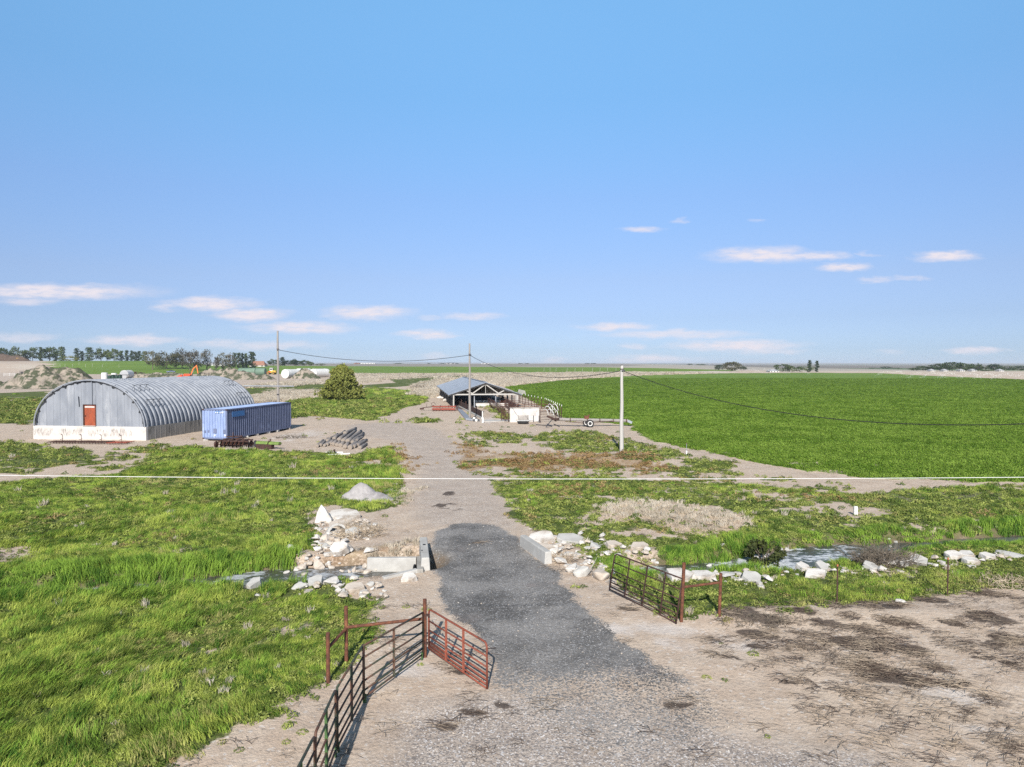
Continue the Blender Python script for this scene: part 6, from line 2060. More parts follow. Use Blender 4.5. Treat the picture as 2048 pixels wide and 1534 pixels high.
# green tank in two sections
g = on(500, 751); mpp = g.y / FPX
t = thing('green_tank', 'long grey green round tank lying behind the dirt mound', 'tank', g)
R = 7.6 * mpp
for x0, x1, m in ((-22, 12, 'tank_green'), (12.6, 31, 'tank_green')):
    M = Matrix.Translation(g + Vector((x0 * mpp, 0, R))) @ Matrix.Rotation(math.pi / 2, 4, 'Y')
    k = MB(M); L = (x1 - x0) * mpp; k.lathe([(R * .9, 0), (R, .3), (R, L - .3), (R * .9, L)], 24); k.build('shell', MT[m], t)
    k = MB(M)
    for q in range(1, 5): k.lathe([(R * 1.0, L * q / 5 - .1), (R * 1.02, L * q / 5), (R, L * q / 5 + .1)], 24)
    k.build('hoop', MT['tank_green'], t)
k = MB(); k.lathe([(R * .62, -.2), (R * .62, .1), (R * .2, .15)], 16, Matrix.Translation(g + Vector((-11 * mpp, -R * .98, R * .75))) @ Matrix.Rotation(math.pi / 2, 4, 'X')); k.build('hatch', MT['dark_gap'], t)
# concrete box behind the big mound, rusty scrap, white rails
g = on(148, 752)
t = thing('site_cabin', 'low grey box cabin behind the big dirt mound', 'cabin', g)
k = MB(); k.box(g + Vector((0, 0, 1.4)), (6.0, 3, 2.8)); k.build('wall', MT['grey_roof'], t)
k = MB(); k.box(g + Vector((.8, -1.51, 1.5)), (1.0, .03, 1.2)); k.box(g + Vector((-1.6, -1.51, 1.5)), (.9, .03, 1.2)); k.build('window', MT['glass_dark'], t)
k = MB(); k.box(g + Vector((0, 0, 2.87)), (6.4, 3.3, .14)); k.build('roof', MT['grey_dark'], t)
for i, (px, py) in enumerate(((270, 751), (277, 749), (284, 751), (276, 754))):
    g = on(px, py, .5); rnd = random.Random(i)
    k = MB()
    for q in range(7):
        p = g + Vector((rnd.uniform(-1.6, 1.6), rnd.uniform(-1, 1), rnd.uniform(0, 1.2)))
        k.bar(p, p + Vector((rnd.uniform(-2, 2), rnd.uniform(-1, 1), rnd.uniform(-.5, .6))), rnd.uniform(.2, .6), rnd.uniform(.1, .4))
    tag(k.build('scrap_metal', MT['rust_dark'], origin=g), 'dark rusty scrap steel lying behind the shed roof', 'scrap', 'scrap steel behind the shed')
railfence('rail_fence', 'white rail fence around the gravel yard beside the small dark loader', 'fence', [P(8, 752), P(30, 752)], 1.6, 2, MT['white_paint'], MT['white_paint'], 3.5, r=.08, pr=.1)


# ------------------------------------------------------------------ trees, houses and barns on the horizon
TREE_N = [0]


def tree(px, top, base, wpx, kind, label, group, dist=None, at=None):
    TREE_N[0] += 1
    seed = 1000 + TREE_N[0]
    g = at or G(px, base)
    if dist:
        dr = raydir(px, base); s_ = dist / dr[1]
        g = Vector((dr[0] * s_, dist, float(hfar(dr[0] * s_, dist))))
    mpp = g.y / FPX
    dr = raydir(px, top); ztop = CAMH + dr[2] * g.y / dr[1]
    H = max(ztop - g.z, 1.5); W = wpx * mpp * (1.25 if kind[0] != 'p' else 1.45)
    nm = {'poplar': 'poplar_tree', 'round': 'tree', 'bare': 'tree', 'bush': 'bush'}[kind.split(':')[0]]
    m = MT[kind.split(':')[1]]
    t = thing(nm, label, 'bush' if nm == 'bush' else 'tree', g, group)
    r = np.random.default_rng(seed)
    k = MB(); k.path([g + Vector((0, 0, -.5)), g + Vector((W * .02, 0, H * .35)), g + Vector((0, 0, H * .85))], [max(.12, H * .025), H * .016, H * .004], 6)
    kk = kind.split(':')[0]
    if kk in ('round', 'bare'):
        for q in range(6):
            a_ = q * 1.05 + r.uniform(0, .5); z0 = H * r.uniform(.2, .45)
            k.path([g + Vector((0, 0, z0)), g + Vector((math.cos(a_) * W * .2, math.sin(a_) * W * .2, z0 + H * .2)), g + Vector((math.cos(a_) * W * .36, math.sin(a_) * W * .36, z0 + H * .38))], [H * .011, H * .007, H * .003], 4)
    k.build('trunk', MT['trunk'], t)
    cs, rs = [], []
    if kk == 'poplar':
        n = 34
        for i in range(n):
            f = .03 + .95 * i / n
            rad = W / 2 * (math.sin(min(1, f * 1.5 + .45) * math.pi / 2) * (1 - f ** 3.5)) * r.uniform(.5, .95)
            a_ = r.uniform(0, 6.28)
            cs.append((g.x + rad * .6 * math.cos(a_), g.y + rad * .6 * math.sin(a_), g.z + f * H)); rs.append((W * .30 * r.uniform(.6, 1.1), W * .30, H * .055 * r.uniform(.8, 1.4)))
        per, sz = 26, .066 * H ** .5 * W ** .35
    else:
        n = 44 if kk != 'bush' else 22
        for i in range(n):
            dv = r.normal(size=3); dv /= np.linalg.norm(dv); q = r.uniform(.35, 1) ** .5
            lo = .30 if kk != 'bush' else .45
            cz = g.z + H * ((.54 if kk != 'bush' else .5) + (.43 if kk != 'bush' else .48) * dv[2] * q)
            wf = 1.0 - .25 * max(0, dv[2])
            cs.append((g.x + dv[0] * W / 2 * q * wf, g.y + dv[1] * W / 2 * q * wf, cz)); rs.append((W * .16 * r.uniform(.6, 1.5), W * .16, H * .11 * r.uniform(.6, 1.5)))
        per, sz = (26 if kk != 'bare' else 22), (.080 if kk != 'bare' else .062) * (W * H) ** .38
    leaves('crown', cs, rs, per, sz, m, t, seed=seed, shell=.35)
    return t


HILL = 'trees along the crest of the left hill'
ORD = ['first', 'second', 'third', 'fourth', 'fifth', 'sixth', 'seventh', 'eighth', 'ninth', 'tenth', 'eleventh', 'twelfth', 'thirteenth', 'fourteenth', 'fifteenth', 'sixteenth', 'seventeenth',
       'eighteenth', 'nineteenth', 'twentieth', 'twenty-first', 'twenty-second', 'twenty-third', 'twenty-fourth', 'twenty-fifth']
KINDS = {'round:tree_green': 'bushy green', 'poplar:tree_dark': 'slim dark', 'poplar:tree_green': 'slim mid green', 'bare:tree_olive': 'thin leaved olive', 'bare:tree_bare': 'grey half-bare', 'round:tree_dark': 'dark rounded'}
hl = [(3, 695, 723, 24, 'round:tree_green'), (35, 693, 722, 24, 'round:tree_green'), (65, 694, 722, 28, 'round:tree_green'), (82, 694, 724, 10, 'poplar:tree_dark'), (99, 691, 724, 24, 'round:tree_green'),
      (112, 704, 724, 10, 'poplar:tree_dark'), (124, 693, 724, 15, 'poplar:tree_green'), (154, 696, 723, 12, 'poplar:tree_dark'), (164, 702, 723, 8, 'poplar:tree_dark'), (179, 694, 722, 17, 'poplar:tree_green'),
      (202, 696, 722, 17, 'round:tree_green'), (214, 700, 722, 14, 'round:tree_green'), (228, 697, 723, 18, 'round:tree_green'), (243, 701, 724, 10, 'poplar:tree_green'), (254, 700, 725, 8, 'poplar:tree_dark'),
      (264, 701, 725, 8, 'poplar:tree_dark'), (271, 703, 725, 8, 'poplar:tree_dark'), (278, 702, 725, 9, 'poplar:tree_dark'), (288, 702, 727, 12, 'poplar:tree_green')]
for i, (px, top, base, w, kd) in enumerate(hl):
    tree(px, top, base, w, kd, '%s tree, %s along the hill crest counting from the yellow truck side' % (KINDS[kd], ORD[i]), HILL, dist=690 + (i % 3) * 12)
tree(141, 712, 724, 24, 'bush:tree_yellow', 'yellow green bush under the tall trees on the hill crest', HILL, dist=680)
OL = 'bare olive trees behind the excavator'
ol = [(305, 699, 735, 30, 'bare:tree_olive'), (333, 699, 736, 36, 'bare:tree_olive'), (352, 704, 738, 26, 'bare:tree_olive'), (364, 697, 737, 32, 'bare:tree_bare'), (380, 696, 738, 30, 'bare:tree_bare'),
      (396, 702, 738, 26, 'bare:tree_bare'), (414, 697, 737, 17, 'bare:tree_bare'), (320, 712, 738, 30, 'bare:tree_olive'), (432, 712, 734, 10, 'bare:tree_bare'), (446, 705, 738, 20, 'bare:tree_olive'),
      (460, 705, 738, 20, 'bare:tree_bare'), (469, 705, 732, 9, 'poplar:tree_green'), (477, 705, 731, 9, 'poplar:tree_dark'), (485, 706, 731, 8, 'poplar:tree_dark'), (492, 706, 731, 8, 'poplar:tree_green'),
      (504, 703, 731, 17, 'poplar:tree_dark')]
for i, (px, top, base, w, kd) in enumerate(ol):
    tree(px, top, base, w, kd, '%s tree, %s in the grove behind the orange excavator from its left end' % (KINDS[kd], ORD[i]), OL, dist=(520 if kd.startswith('bare') else 640) + (i % 4) * 9)
FT = 'dark trees around the far farmhouse'
ft = [(547, 718, 731, 18, 'round:tree_dark'), (565, 714, 731, 12, 'poplar:tree_dark'), (575, 720, 731, 22, 'round:tree_dark'), (588, 717, 731, 11, 'round:tree_dark'), (596, 721, 731, 18, 'round:tree_dark'),
      (610, 720, 731, 18, 'round:tree_dark'), (621, 723, 732, 11, 'round:tree_green')]
for i, (px, top, base, w, kd) in enumerate(ft):
    tree(px, top, base, w, kd, '%s tree, %s in the clump right of the brick roofed house' % (KINDS[kd], ORD[i]), FT, dist=820 + (i % 3) * 14)
tree(641, 726.5, 732, 16, 'bush:tree_dark', 'low dark hedge at the right end of the farmhouse trees', FT, dist=830)
RT = 'trees on the right horizon'
rt = [(1380, 727.5, 740, 11, 'round:tree_dark', 1500, 'small dark tree, leftmost on the right horizon'), (1402, 728, 740, 17, 'round:tree_dark', 1450, 'small wide dark tree left of the pale round tree'),
      (1438, 729, 743, 17, 'round:tree_hazy', 660, 'dull green tree close left of the pale round tree'), (1463, 723.5, 744, 32, 'round:tree_olive', 590, 'large pale round tree standing at the corner of the crop field'),
      (1486, 732, 744, 11, 'round:tree_hazy', 660, 'small thin tree close right of the pale round tree'), (1565, 727.5, 746, 30, 'round:tree_dark', 590, 'dark rounded tree left of the two slim poplars'),
      (1582, 732, 746, 16, 'bush:tree_green', 590, 'low green bush next to the dark rounded tree'), (1600, 733, 746, 22, 'bush:tree_green', 590, 'low yellowish bush at the foot of the slim poplars'),
      (1619, 720, 746, 8.5, 'poplar:tree_dark', 590, 'left one of two slim dark poplars rising above the crop'), (1634, 721, 746, 7.5, 'poplar:tree_dark', 590, 'right one of two slim dark poplars rising above the crop'),
      (1612, 732, 746, 34, 'bush:tree_green', 735, 'bushy green thicket around the foot of the two poplars'),
      (1771, 733, 744, 18, 'round:tree_hazy', 950, 'small hazy tree in the middle of the right horizon'), (1748, 737, 743, 20, 'bush:tree_hazy', 960, 'low hazy hedge left of the small hazy tree'), (1790, 737, 744, 24, 'bush:tree_hazy', 940, 'low hazy hedge right of the small hazy tree'),
      (1845, 732.5, 743, 38, 'round:tree_dark', 660, 'wide dark tree at the left end of the big grove'), (1880, 726, 743, 34, 'round:tree_dark', 650, 'tall dark tree in the left half of the big grove'),
      (1905, 723.5, 743, 40, 'round:tree_dark', 660, 'tallest wide tree of the big grove on the right horizon'), (1932, 726, 743, 32, 'round:tree_green', 650, 'green rounded tree in the right half of the big grove'),
      (1957, 727, 743, 14, 'round:tree_dark', 640, 'narrow dark tree standing right of the big grove'), (1987, 727, 743, 22, 'round:tree_dark', 650, 'rounded dark tree near the right picture edge'),
      (2012, 732, 743, 30, 'round:tree_dark', 660, 'low wide tree near the right picture edge'), (2040, 732, 743, 28, 'round:tree_dark', 660, 'low wide tree cut off by the right picture edge'), (1970, 734, 743, 24, 'bush:tree_dark', 640, 'dark bush between the narrow tree and the rounded tree')]
for px, top, base, w, kd, dd, lab in rt: tree(px, top, base, w, kd, lab, RT, dist=dd)
CT = 'tiny trees on the middle horizon'
for px, top, base, w, dd, lab in ((858, 729.5, 735, 7, 1500, 'tiny dark tree, leftmost of those left of the barn pole'), (884, 729, 735, 12, 1500, 'tiny dark tree beside the far white barn, its left side'), (912, 728, 735, 9, 1500, 'tiny dark tree beside the far white barn, its right side'),
                                  (1041, 732, 738, 8, 1600, 'tiny lone tree left of the pale pole, far across the field'), (1054, 731, 738, 8, 1600, 'tiny dark tree of a far pair right of the barn'), (1175, 732, 739, 9, 1300, 'small round tree, left of the far pair near the pale pole'),
                                  (1187, 729.5, 739, 11, 1300, 'round tree, right of the far pair near the pale pole'), (798, 730.5, 735, 16, 1400, 'tiny low tree clump above the green band')):
    tree(px, top, base, w, 'round:tree_hazy', lab, CT, dist=dd)


def house(px, base, wpx, hpx, dist, wallm, roofm, label, cat, yaw=0.0, depth=9, roof_share=.5, wins=3, name='house'):
    dr = raydir(px, base); s_ = dist / dr[1]
    g = Vector((dr[0] * s_, dist, float(hfar(dr[0] * s_, dist)) - .3)); mpp = dist / FPX
    ztop = CAMH + raydir(px, base - hpx)[2] * s_
    W = wpx * mpp; H = max(ztop - g.z, 2.5); hw = H * (1 - roof_share)
    T = Matrix.Translation(g) @ Matrix.Rotation(yaw, 4, 'Z')
    t = thing(name, label, cat, g)
    k = MB(T); k.box((0, 0, hw / 2), (W, depth, hw)); w_ = k.build('wall', wallm, t)
    k = MB(T); ov = .4
    v = [(-W / 2 - ov, -depth / 2 - ov, hw - .1), (W / 2 + ov, -depth / 2 - ov, hw - .1), (W / 2 + ov, depth / 2 + ov, hw - .1), (-W / 2 - ov, depth / 2 + ov, hw - .1), (-W / 2 + depth * .25, 0, H), (W / 2 - depth * .25, 0, H)]
    k.add(v, [(0, 1, 5, 4), (2, 3, 4, 5), (1, 2, 5), (3, 0, 4), (3, 2, 1, 0)]); k.build('roof', roofm, t)
    for i in range(wins):
        k = MB(T); k.box((-W / 2 + W * (i + .5) / wins, -depth / 2 - .02, hw * .55), (W / wins * .35, .04, hw * .4)); k.build('window', MT['glass_dark'], w_)


house(517, 731, 30, 9, 760, MT['white_concrete'], MT['brick'], 'house with a brick red roof left of the dark trees', 'house', roof_share=.72)
house(432, 731, 42, 5.5, 690, MT['white_paint'], MT['grey_roof'], 'long low pale farm building behind the bare trees', 'farm building', wins=5, name='farm_building')
house(33, 722, 36, 14, 720, MT['grey_dark'], MT['grey_roof'], 'shed with a pale grey roof behind the yellow truck', 'shed', roof_share=.45, wins=2, name='shed')
house(735, 731.5, 32, 3.2, 1500, MT['white_paint'], MT['white_paint'], 'very long white shed on the far horizon', 'shed', roof_share=.4, wins=6, name='shed')
house(714, 731.5, 11, 3.5, 1480, MT['brick'], MT['brick'], 'small dark red shed at the left end of the long white shed', 'shed', roof_share=.4, wins=1, name='shed')
house(902, 735, 18, 5, 1450, MT['white_paint'], MT['grey_dark'], 'small white barn with a dark roof far left of the barn pole', 'barn', roof_share=.5, wins=2, name='far_barn')
house(970, 735.5, 15, 4, 1450, MT['white_paint'], MT['grey_roof'], 'small pale open shed far right of the barn pole', 'shed', roof_share=.4, wins=2, name='shed')
for i, px in enumerate((1862, 1888, 1921, 1944, 1999)):
    house(px, 743, 9, 4, 635, MT['white_paint'], MT['grey_roof'], 'little white house in front of the big grove, %s from the left' % ORD[i], 'house', wins=2, depth=6)
house(1545, 746, 18, 3, 575, MT['white_paint'], MT['grey_roof'], 'low white shed left of the dark rounded tree', 'shed', wins=3, name='shed')


# sprinklers throwing water over the far crop
def sprinkler(px, py, label, group, size=1.0, seed=0):
    g = on(px, py)
    t = thing('sprinkler', label, 'sprinkler', g, group)
    k = MB(); k.tube(g, g + Vector((0, 0, 1.4)), .05, n=6); k.build('riser', MT['galv'], t)
    rnd = np.random.default_rng(seed); n = 380
    side = rnd.choice([-1.0, 1.0], n); s_ = rnd.random(n) ** .8
    az = rnd.normal(0, .14, n) + (.2 if seed % 2 else -.2)
    L = 11 * size
    x = side * s_ * L * np.cos(az); y = s_ * L * np.sin(az); z = 1.4 + s_ * 6.2 * size - s_ ** 2 * 7.0 * size
    z = np.maximum(z - rnd.random(n) * (.2 + 1.2 * s_), .1)
    x += rnd.normal(0, .25, n); y += rnd.normal(0, .4, n)
    ctr = np.stack([x, y, z], 1); w = .07
    u = rnd.normal(size=(n, 3)); u /= np.linalg.norm(u, axis=1)[:, None]; v = np.cross(u, rnd.normal(size=(n, 3))); v /= np.linalg.norm(v, axis=1)[:, None]
    V = np.stack([ctr - u * w, ctr + v * w, ctr + u * w, ctr - v * w], 1).reshape(-1, 3)
    np_mesh('water_spray', V, np.arange(n * 4).reshape(-1, 4), MT['pvc'], t)


SPR = 'sprinklers on the far edge of the crop'
for i, (px, py, sz) in enumerate(((1492, 745.5, 1.0), (1545, 746.5, 1.2), (1572, 747.5, 1.4), (1786, 751, .8), (1850, 755, .9), (1885, 756, .9), (1915, 757, 1.0), (1962, 758, .9), (1990, 758.5, 1.1), (2030, 760, .9))):
    sprinkler(px, py, 'white sprinkler spray over the far crop edge, %s counting from the pale round tree' % ORD[i], SPR, sz, i)
RS = 'small sprinkler risers standing in the far green fields'
rp = [(107, 731), (110, 728), (120, 733), (130, 734), (145, 734), (158, 730), (171, 734), (185, 733), (205, 734), (238, 735), (1088, 742), (1100, 742), (1112, 743), (1134, 744), (1150, 743), (1165, 744), (1185, 743), (1200, 743), (1215, 742), (1232, 743)]
proto = None
for i, (px, py) in enumerate(rp):
    g = on(px, py)
    if proto is None:
        k = MB(); k.tube(g, g + Vector((0, 0, 2.0)), .08, n=6); k.tube(g + Vector((0, 0, 1.95)), g + Vector((.5, 0, 2.3)), .07, n=5)
        proto = k.build('sprinkler_riser', MT['concrete_light'], origin=g); o = proto
    else:
        o = proto.copy(); COL.objects.link(o); o.location = g
    left = px < 600
    tag(o, ('small pale sprinkler riser standing in the green field on the left hill' if left else 'small pale sprinkler riser standing in the green band behind the straw strip'), 'sprinkler', RS + (' on the hill' if left else ' behind the straw'))


# ------------------------------------------------------------------ ground vegetation and litter
PROTO = bpy.data.collections.new('plant_prototypes')


def blade_tuft(name, m, n, h, spread, width, lean, seed, curve=.35):
    r = np.random.default_rng(seed)
    V, F = [], []
    for i in range(n):
        a_ = r.uniform(0, 6.283); rad = spread * math.sqrt(r.random())
        x, y = rad * math.cos(a_), rad * math.sin(a_)
        hh = h * r.uniform(.55, 1.15)
        dx = lean * hh + r.normal(0, .22) * hh; dy = r.normal(0, .22) * hh
        wa = r.uniform(0, 3.1416); wx, wy = math.cos(wa) * width / 2, math.sin(wa) * width / 2
        o = len(V)
        V += [(x - wx, y - wy, -.02), (x + wx, y + wy, -.02), (x + dx * curve - wx * .8, y + dy * curve - wy * .8, hh * .55), (x + dx * curve + wx * .8, y + dy * curve + wy * .8, hh * .55), (x + dx, y + dy, hh * .92)]
        F += [(o, o + 1, o + 3, o + 2), (o + 2, o + 3, o + 4)]
    me = bpy.data.meshes.new(name); me.from_pydata(V, [], F); me.materials.append(m); me.update()
    ob = bpy.data.objects.new(name, me); PROTO.objects.link(ob)
    return ob


def clump(name, m, n, rad, h, size, seed):
    """low leafy plant: small leaves in a dome"""
    r = np.random.default_rng(seed)
    V, F = [], []
    for i in range(n):
        a_ = r.uniform(0, 6.283); q = math.sqrt(r.random()); x, y = rad * q * math.cos(a_), rad * q * math.sin(a_)
        z = h * (1 - q * q) * r.uniform(.3, 1.05) + .01
        nv = np.array([x / rad * .7, y / rad * .7, .8]) + r.normal(size=3) * .55; nv /= np.linalg.norm(nv)
        u = np.cross(nv, r.normal(size=3)); u /= np.linalg.norm(u); v = np.cross(nv, u)
        s1 = size * r.uniform(.6, 1.3); s2 = s1 * .55; c = np.array([x, y, z]); o = len(V)
        V += [tuple(c - u * s1), tuple(c + v * s2), tuple(c + u * s1), tuple(c - v * s2)]
        F.append((o, o + 1, o + 2, o + 3))
    me = bpy.data.meshes.new(name); me.from_pydata(V, [], F); me.materials.append(m); me.update()
    ob = bpy.data.objects.new(name, me); PROTO.objects.link(ob)
    return ob


def stalks(name, m, n, L, r_, seed):
    rnd = random.Random(seed); mb = MB()
    for i in range(n):
        a_ = rnd.uniform(0, 6.28); c = Vector((rnd.uniform(-.2, .2), rnd.uniform(-.2, .2), rnd.uniform(.005, .05))); dv = Vector((math.cos(a_), math.sin(a_) * .6, rnd.uniform(-.05, .3))) * L * rnd.uniform(.3, 1)
        mb.path([c - dv * .5 + Vector((0, 0, .01)), c + Vector((0, 0, .03)), c + dv * .5], r_, 3)
    me = bpy.data.meshes.new(name); me.from_pydata([tuple(v) for v in mb.v], [], mb.f); me.materials.append(m); me.update()
    ob = bpy.data.objects.new(name, me); PROTO.objects.link(ob)
    return ob


def pebble(name, m, seed):
    rnd = random.Random(seed)
    bm = bmesh.new()
    for i in range(12):
        v = Vector((rnd.gauss(0, 1), rnd.gauss(0, 1), rnd.gauss(0, 1))).normalized(); bm.verts.new((v.x * .5, v.y * .4, v.z * .3 + .12))
    bmesh.ops.convex_hull(bm, input=list(bm.verts))
    me = bpy.data.meshes.new(name); bm.to_mesh(me); bm.free(); me.materials.append(m)
    ob = bpy.data.objects.new(name, me); PROTO.objects.link(ob)
    return ob


def scatter(name, label, cat, protos, pts, rot, scl, tilt=None):
    """one stuff object: prototypes instanced on the vertices of a point mesh"""
    col = bpy.data.collections.new(name + '_kinds')
    for p in protos:
        col.objects.link(p)
    n = len(pts)
    me = bpy.data.meshes.new(name)
    me.vertices.add(n); me.vertices.foreach_set('co', np.asarray(pts, np.float32).ravel())
    r = np.random.default_rng(n)
    at = me.attributes.new('turn', 'FLOAT', 'POINT'); at.data.foreach_set('value', np.asarray(rot, np.float32))
    at = me.attributes.new('grow', 'FLOAT_VECTOR', 'POINT'); at.data.foreach_set('vector', np.asarray(scl, np.float32).ravel())
    at = me.attributes.new('kind_index', 'INT', 'POINT'); at.data.foreach_set('value', r.integers(0, len(protos), n).astype(np.int32))
    o = bpy.data.objects.new(name, me); COL.objects.link(o)
    ng = bpy.data.node_groups.new(name, 'GeometryNodeTree')
    ng.interface.new_socket('Geometry', in_out='INPUT', socket_type='NodeSocketGeometry')
    ng.interface.new_socket('Geometry', in_out='OUTPUT', socket_type='NodeSocketGeometry')
    gi, go = ng.nodes.new('NodeGroupInput'), ng.nodes.new('NodeGroupOutput')
    iop = ng.nodes.new('GeometryNodeInstanceOnPoints')
    ci = ng.nodes.new('GeometryNodeCollectionInfo'); ci.inputs['Collection'].default_value = col
    ci.inputs['Separate Children'].default_value = True; ci.inputs['Reset Children'].default_value = True
    def named(nm, ty):
        q = ng.nodes.new('GeometryNodeInputNamedAttribute'); q.data_type = ty; q.inputs['Name'].default_value = nm
        return q.outputs[0]
    cx = ng.nodes.new('ShaderNodeCombineXYZ')
    L = ng.links.new
    L(named('turn', 'FLOAT'), cx.inputs[2])
    L(gi.outputs[0], iop.inputs['Points']); L(ci.outputs[0], iop.inputs['Instance'])
    iop.inputs['Pick Instance'].default_value = True
    L(named('kind_index', 'INT'), iop.inputs['Instance Index'])
    L(cx.outputs[0], iop.inputs['Rotation']); L(named('grow', 'FLOAT_VECTOR'), iop.inputs['Scale'])
    L(iop.outputs[0], go.inputs[0])
    md = o.modifiers.new('scatter', 'NODES'); md.node_group = ng
    tag(o, label, cat, kind='stuff')
    return o


def candidates(bands, seed, margin=5.0):
    """random ground points, denser near the camera; bands: (y0, y1, per square metre)"""
    r = np.random.default_rng(seed)
    X, Y, B = [], [], []
    for k, (y0, y1, dn) in enumerate(bands):
        w1 = .76 * y1 + margin
        n = int(dn * 2 * w1 * (y1 - y0))
        x = r.uniform(-w1, w1, n); y = r.uniform(y0, y1, n)
        ok = abs(x) < .76 * y + margin
        X.append(x[ok]); Y.append(y[ok]); B.append(np.full(ok.sum(), k))
    return np.concatenate(X), np.concatenate(Y), np.concatenate(B), r


# footprints kept free of plants: shed, container, barn, roads are handled by the masks
def free(X, Y):
    f = np.ones(X.shape, bool)
    f &= ~((X > -44.2) & (X < -32.9) & (Y > 63.9) & (Y < 90.5))
    f &= ~((X > -28.4) & (X < -23.2) & (Y > 63.4) & (Y < 76.4))
    return f


# meadow grass
bands = [(11, 18, 95), (18, 27, 62), (27, 40, 34), (40, 60, 17), (60, 95, 7), (95, 150, 2.6), (150, 230, .7)]
wscale = np.array([.92, 1.0, 1.15, 1.5, 2.1, 3.0, 4.5]); hscale = np.array([.82, .86, .98, 1.12, 1.4, 1.8, 2.3])
X, Y, B, r = candidates(bands, 101)
mk = masks(X, Y)
tall = fbm(X, Y, 4.5, 3, 401); lush = np.clip(1.4 * sst(2.6 - np.minimum(seg_dist(X, Y, CREEK_L), seg_dist(X, Y, CREEK_R)), 0, 2.0), 0, 1)
right_m = pmask(X, Y, cached(RIGHT), .8, .8, 2, 61)
far_m = pmask(X, Y, cached(GREENS[9][1]), .8, .8, 2, 69)
left_m = pmask(X, Y, cached(MEADOW), .9, 1.0, 2, 60)
thick = sst(fbm(X, Y, 2.6, 4, 405), .34, .62) * sst(fbm(X, Y, .8, 3, 415) * .65 + fbm(X, Y, 2.2, 2, 416) * .35, .36, .50)
meadow = np.clip(left_m * (.42 + .58 * thick) + right_m * (.16 + .42 * sst(fbm(X, Y, 5, 3, 406), .45, .65)) + far_m * .6 + .75 * lush, .04, 1)
wet = mk['wet']
keep = (mk['green'] > .25) & (r.random(len(X)) < mk['green'] * np.clip(meadow, 0, 1)) & (wet < .72) & free(X, Y)
for run, a_, b_ in ((CREEK_R, 8.3, 14.2), (CREEK_L, -10.2, -3.0)):
    cy = np.interp(X, [p[0] for p in run], [p[1] for p in run])
    keep &= ~((X > a_) & (X < b_) & (Y < cy) & (Y > cy - 1.9) & (r.random(len(X)) < .93))
for rx_, ry_, rr_ in ROCKPOS:
    keep &= ~((np.hypot(X - rx_, Y - ry_) < rr_) | ((abs(X - rx_) < rr_ * .8) & (Y < ry_) & (Y > ry_ - rr_ - .5)))
X, Y, B, tall, lush, meadow = X[keep], Y[keep], B[keep], tall[keep], lush[keep], meadow[keep]
Z = terrain(X, Y)
gapn = fbm(X, Y, .8, 3, 415) * .65 + fbm(X, Y, 2.2, 2, 416) * .35
hs_ = hscale[B] * (.55 + .65 * sst(gapn, .34, .62)) * (.34 + .62 * sst(tall, .3, .7)) * np.clip(.40 + .55 * meadow, .4, .9) * (1 + .5 * lush)
ws_ = wscale[B] * r.uniform(.8, 1.25, len(X))
flow = fbm(X, Y, 5, 2, 411) * 6.0 - 1.6 + r.normal(0, .55, len(X))
S = np.stack([ws_, ws_, hs_ * r.uniform(.75, 1.25, len(X))], 1)
pt_ = np.stack([X, Y, Z], 1)
isl = r.random(len(X)) < (.18 + .8 * lush)
gm = [blade_tuft('grass_tuft', MT['grass'], 30, .30, .15, .015, .38, 900 + i) for i in range(4)]
gl = [blade_tuft('lush_tuft', MT['grass_lush'], 30, .36, .15, .017, .36, 930 + i) for i in range(3)]
scatter('meadow_grass', 'thick yellow green meadow grass covering both sides of the road', 'grass', gm, pt_[~isl], flow[~isl], S[~isl])
scatter('creek_grass', 'deep green lush grass growing along the creek banks', 'grass', gl, pt_[isl], flow[isl], S[isl])
print('grass', len(X))

# low weeds: sparse on bare earth, thick on grazed patches
bands = [(11, 18, 60), (18, 30, 36), (30, 50, 18), (50, 80, 8), (80, 140, 2.4)]
wsc = np.array([.8, .95, 1.3, 1.9, 3.2])
X, Y, B, r = candidates(bands, 102)
mk = masks(X, Y)
bare = 1 - np.clip(mk['grav'] * 1.2 + mk['asph'] * 2 + mk['crop'] + mk['wet'] * 2, 0, 1)
edge = sst(fbm(X, Y, 1.1, 4, 420), .55, .72)
p_ = np.clip(.62 * mk['green'] + .035 * edge * bare * (1 - sst(X, 4.5, 6.5) * (1 - sst(Y, 19, 22))) + .30 * np.clip(mk['green'] * 4, 0, 1) * (1 - mk['green']), 0, 1) * np.where((X < 0) & (Y < 60), .55, 1.0)
keep = (r.random(len(X)) < p_) & (mk['wet'] < .6) & (mk['asph'] < .2) & free(X, Y)
X, Y, B, dr_ = X[keep], Y[keep], B[keep], mk['dry'][keep]
pt_ = np.stack([X, Y, terrain(X, Y)], 1)
ws_ = wsc[B] * r.uniform(.5, 1.2, len(X)); S = np.stack([ws_, ws_, ws_ * r.uniform(.6, 1.1, len(X))], 1)
rt_ = r.uniform(0, 6.28, len(X))
isd = r.random(len(X)) < dr_ * 1.1
wk = [clump('weed_clump', MT['weed'], 40, .16, .13, .038, 940 + i) for i in range(4)]
wd = [clump('dry_weed_clump', MT['weed_dry'], 40, .16, .14, .034, 950 + i) for i in range(3)]
scatter('low_weeds', 'low green weeds dotted over bare earth and grazed meadow', 'weeds', wk, pt_[~isd], rt_[~isd], S[~isd])
